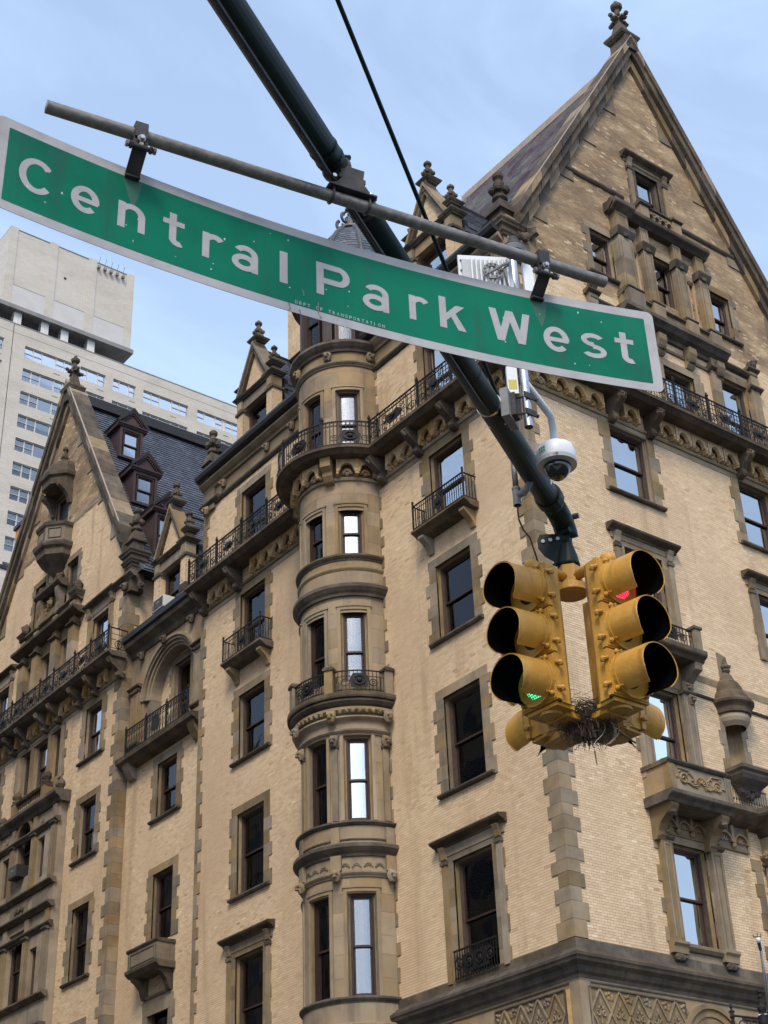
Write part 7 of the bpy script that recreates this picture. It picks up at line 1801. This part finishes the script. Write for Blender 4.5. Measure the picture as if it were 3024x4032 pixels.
M().tube([(tx_, ty_, 6.79), (tx_-.002, ty_, 6.70), (tx_+.01, ty_+.01, 6.65), (tx_+.06, ty_+.03, 6.60), (tx_+.13, ty_+.05, 6.575), (lt_[0]+.02, lt_[1]+.02, 6.50)], .0055, 8).build('black_lead', 'blackmetal', CT)

# ================================================================= ornate lamp post top at the lower right
LMP = empty('street_lamp', (-4.02, -8.38, 0), label='black ornamental street lamp post top at the lower right edge with a scrolled arm', cat='street lamp')
lx, ly = -4.03, -8.38
M().lathe(lx, ly, [(.12, 0), (.12, 1.0), (.075, 1.3), (.06, 7.5)], 14).build('shaft', 'iron', LMP)
M().lathe(lx, ly, [(.06, 7.40), (.085, 7.50), (.085, 7.62), (.055, 7.66), (.075, 7.72), (.078, 7.76), (.05, 7.79), (.036, 7.82), (.036, 7.90), (.050, 7.92), (.050, 7.94), (.034, 7.95), (.034, 7.98), (.055, 8.0), (.055, 8.04), (.03, 8.05)], 14).build('turned_top', 'iron', LMP)
ex, ey = -4.38, -8.02
M().tube([(lx, ly, 7.57), (ex, ey, 7.66)], .020, 6).build('arm', 'iron', LMP)
QL = turned(ex, ey, 7.64, 40); M(QL).box(-.038, .038, -.038, .038, 0, .075).build('arm_block', 'iron', LMP); M(QL).sq(0, 0, [(.05, .075), (.05, .085), (.02, .11)]).build('arm_block_cap', 'iron', LMP)
M().lathe(ex, ey, [(.018, 7.74), (.012, 7.77), (.026, 7.79), (.024, 7.83), (.006, 7.87)], 8).build('arm_finial', 'iron', LMP); M().lathe(ex, ey, [(.03, 7.2), (.03, 7.6), (.045, 7.64)], 8).build('arm_drop', 'iron', LMP)
dv_ = Vector((lx-ex, ly-ey, 0)).normalized()
for t_ in (.16, .34): M(Fr(lambda a, t_=t_: np.stack([ex+dv_.x*(t_+a[:,0])+dv_.y*a[:,1], ey+dv_.y*(t_+a[:,0])-dv_.x*a[:,1], 7.50+a[:,2]], 1))).ring(0, 0, .055, .075, -.008, .008, 0, 360, 16).build('scroll_ring', 'iron', LMP)
M(Fr(lambda a: np.stack([lx+.6*a[:,0]+.8*a[:,1], ly-.8*a[:,0]+.6*a[:,1], a[:,2]], 1))).box(-.07, .07, -.07, .07, 7.62, 7.635).build('flat_collar', 'steel', LMP)
PA = empty('pole_antenna', (-4.1, -8.6, 7.3), label='thin pale pole with a white cylinder and three-pronged tip at the right edge', cat='antenna')
def v3(a, b, f): return tuple(np.array(a)*(1-f)+np.array(b)*f)
pa, pb = np.array((-4.33, -8.80, 8.60)), np.array((-4.0, -8.45, 7.0))
px_, py_ = -4.05, -8.62
M().tube([(-4.34, -8.80, 8.68), (-4.10, -8.58, 8.1), (-3.92, -8.40, 7.3)], .014, 8).build('pole', 'galv', PA, smooth=True); M().tube([(-4.32, -8.83, 8.72), (-4.05, -8.58, 8.1), (-3.84, -8.36, 7.3)], .011, 8).build('second_pole', 'steel', PA, smooth=True)
M().tube([(-4.385, -8.825, 8.68), (-4.40, -8.84, 8.77)], .033, 14).build('white_cylinder', 'white', PA, smooth=True); M().tube([(-4.335, -8.795, 8.57), (-4.385, -8.825, 8.68)], .022, 10, r1=.030).build('black_base', 'blackmetal', PA)
M().tube([(-4.46, -8.79, 8.78), (-4.37, -8.88, 8.775)], .009, 6).build('fork_bar', 'blackmetal', PA)
for a, b in (((-4.46, -8.79, 8.78), (-4.465, -8.80, 8.82)), ((-4.415, -8.84, 8.78), (-4.42, -8.85, 8.835)), ((-4.37, -8.88, 8.775), (-4.375, -8.885, 8.82))): M().tube([a, b], .007, 6).build('prong', 'blackmetal', PA)

# ================================================================= the tall building across the side street (shades the left face, shows in its windows)
OB = empty('opposite_tower', (-42, 60, 0), label='tall tan apartment tower across the side street, behind the viewer to the left', cat='building')
M().box(-60, -33, -2, 120, 0, 47).build('wall', 'oppbrick', OB); M().box(-60, -46, 10, 30, 47, 60).build('upper_wall', 'oppbrick', OB)
OPW = M().box(0, .08, 0, 1.5, 0, 1.9).proto('window', 'opp_window')
for k in range(12):
    for j in range(26): place(OPW, 'window', OB, (-33.02, 1+j*3.6, 6+k*3.3))
# ================================================================= ground, streets
def structure(o): o['kind'] = 'structure'; return o
structure(M().box(-1500, 1500, -1500, 1500, -.5, 0).build('ground', 'asphalt'))
structure(M().box(-6, 60, -6, 120, 0.0, .13).build('pavement', 'pavement')); structure(M().box(-60, -23.5, -60, -23.5, 0.0, .13).build('pavement', 'pavement'))
bpy.context.view_layer.update()
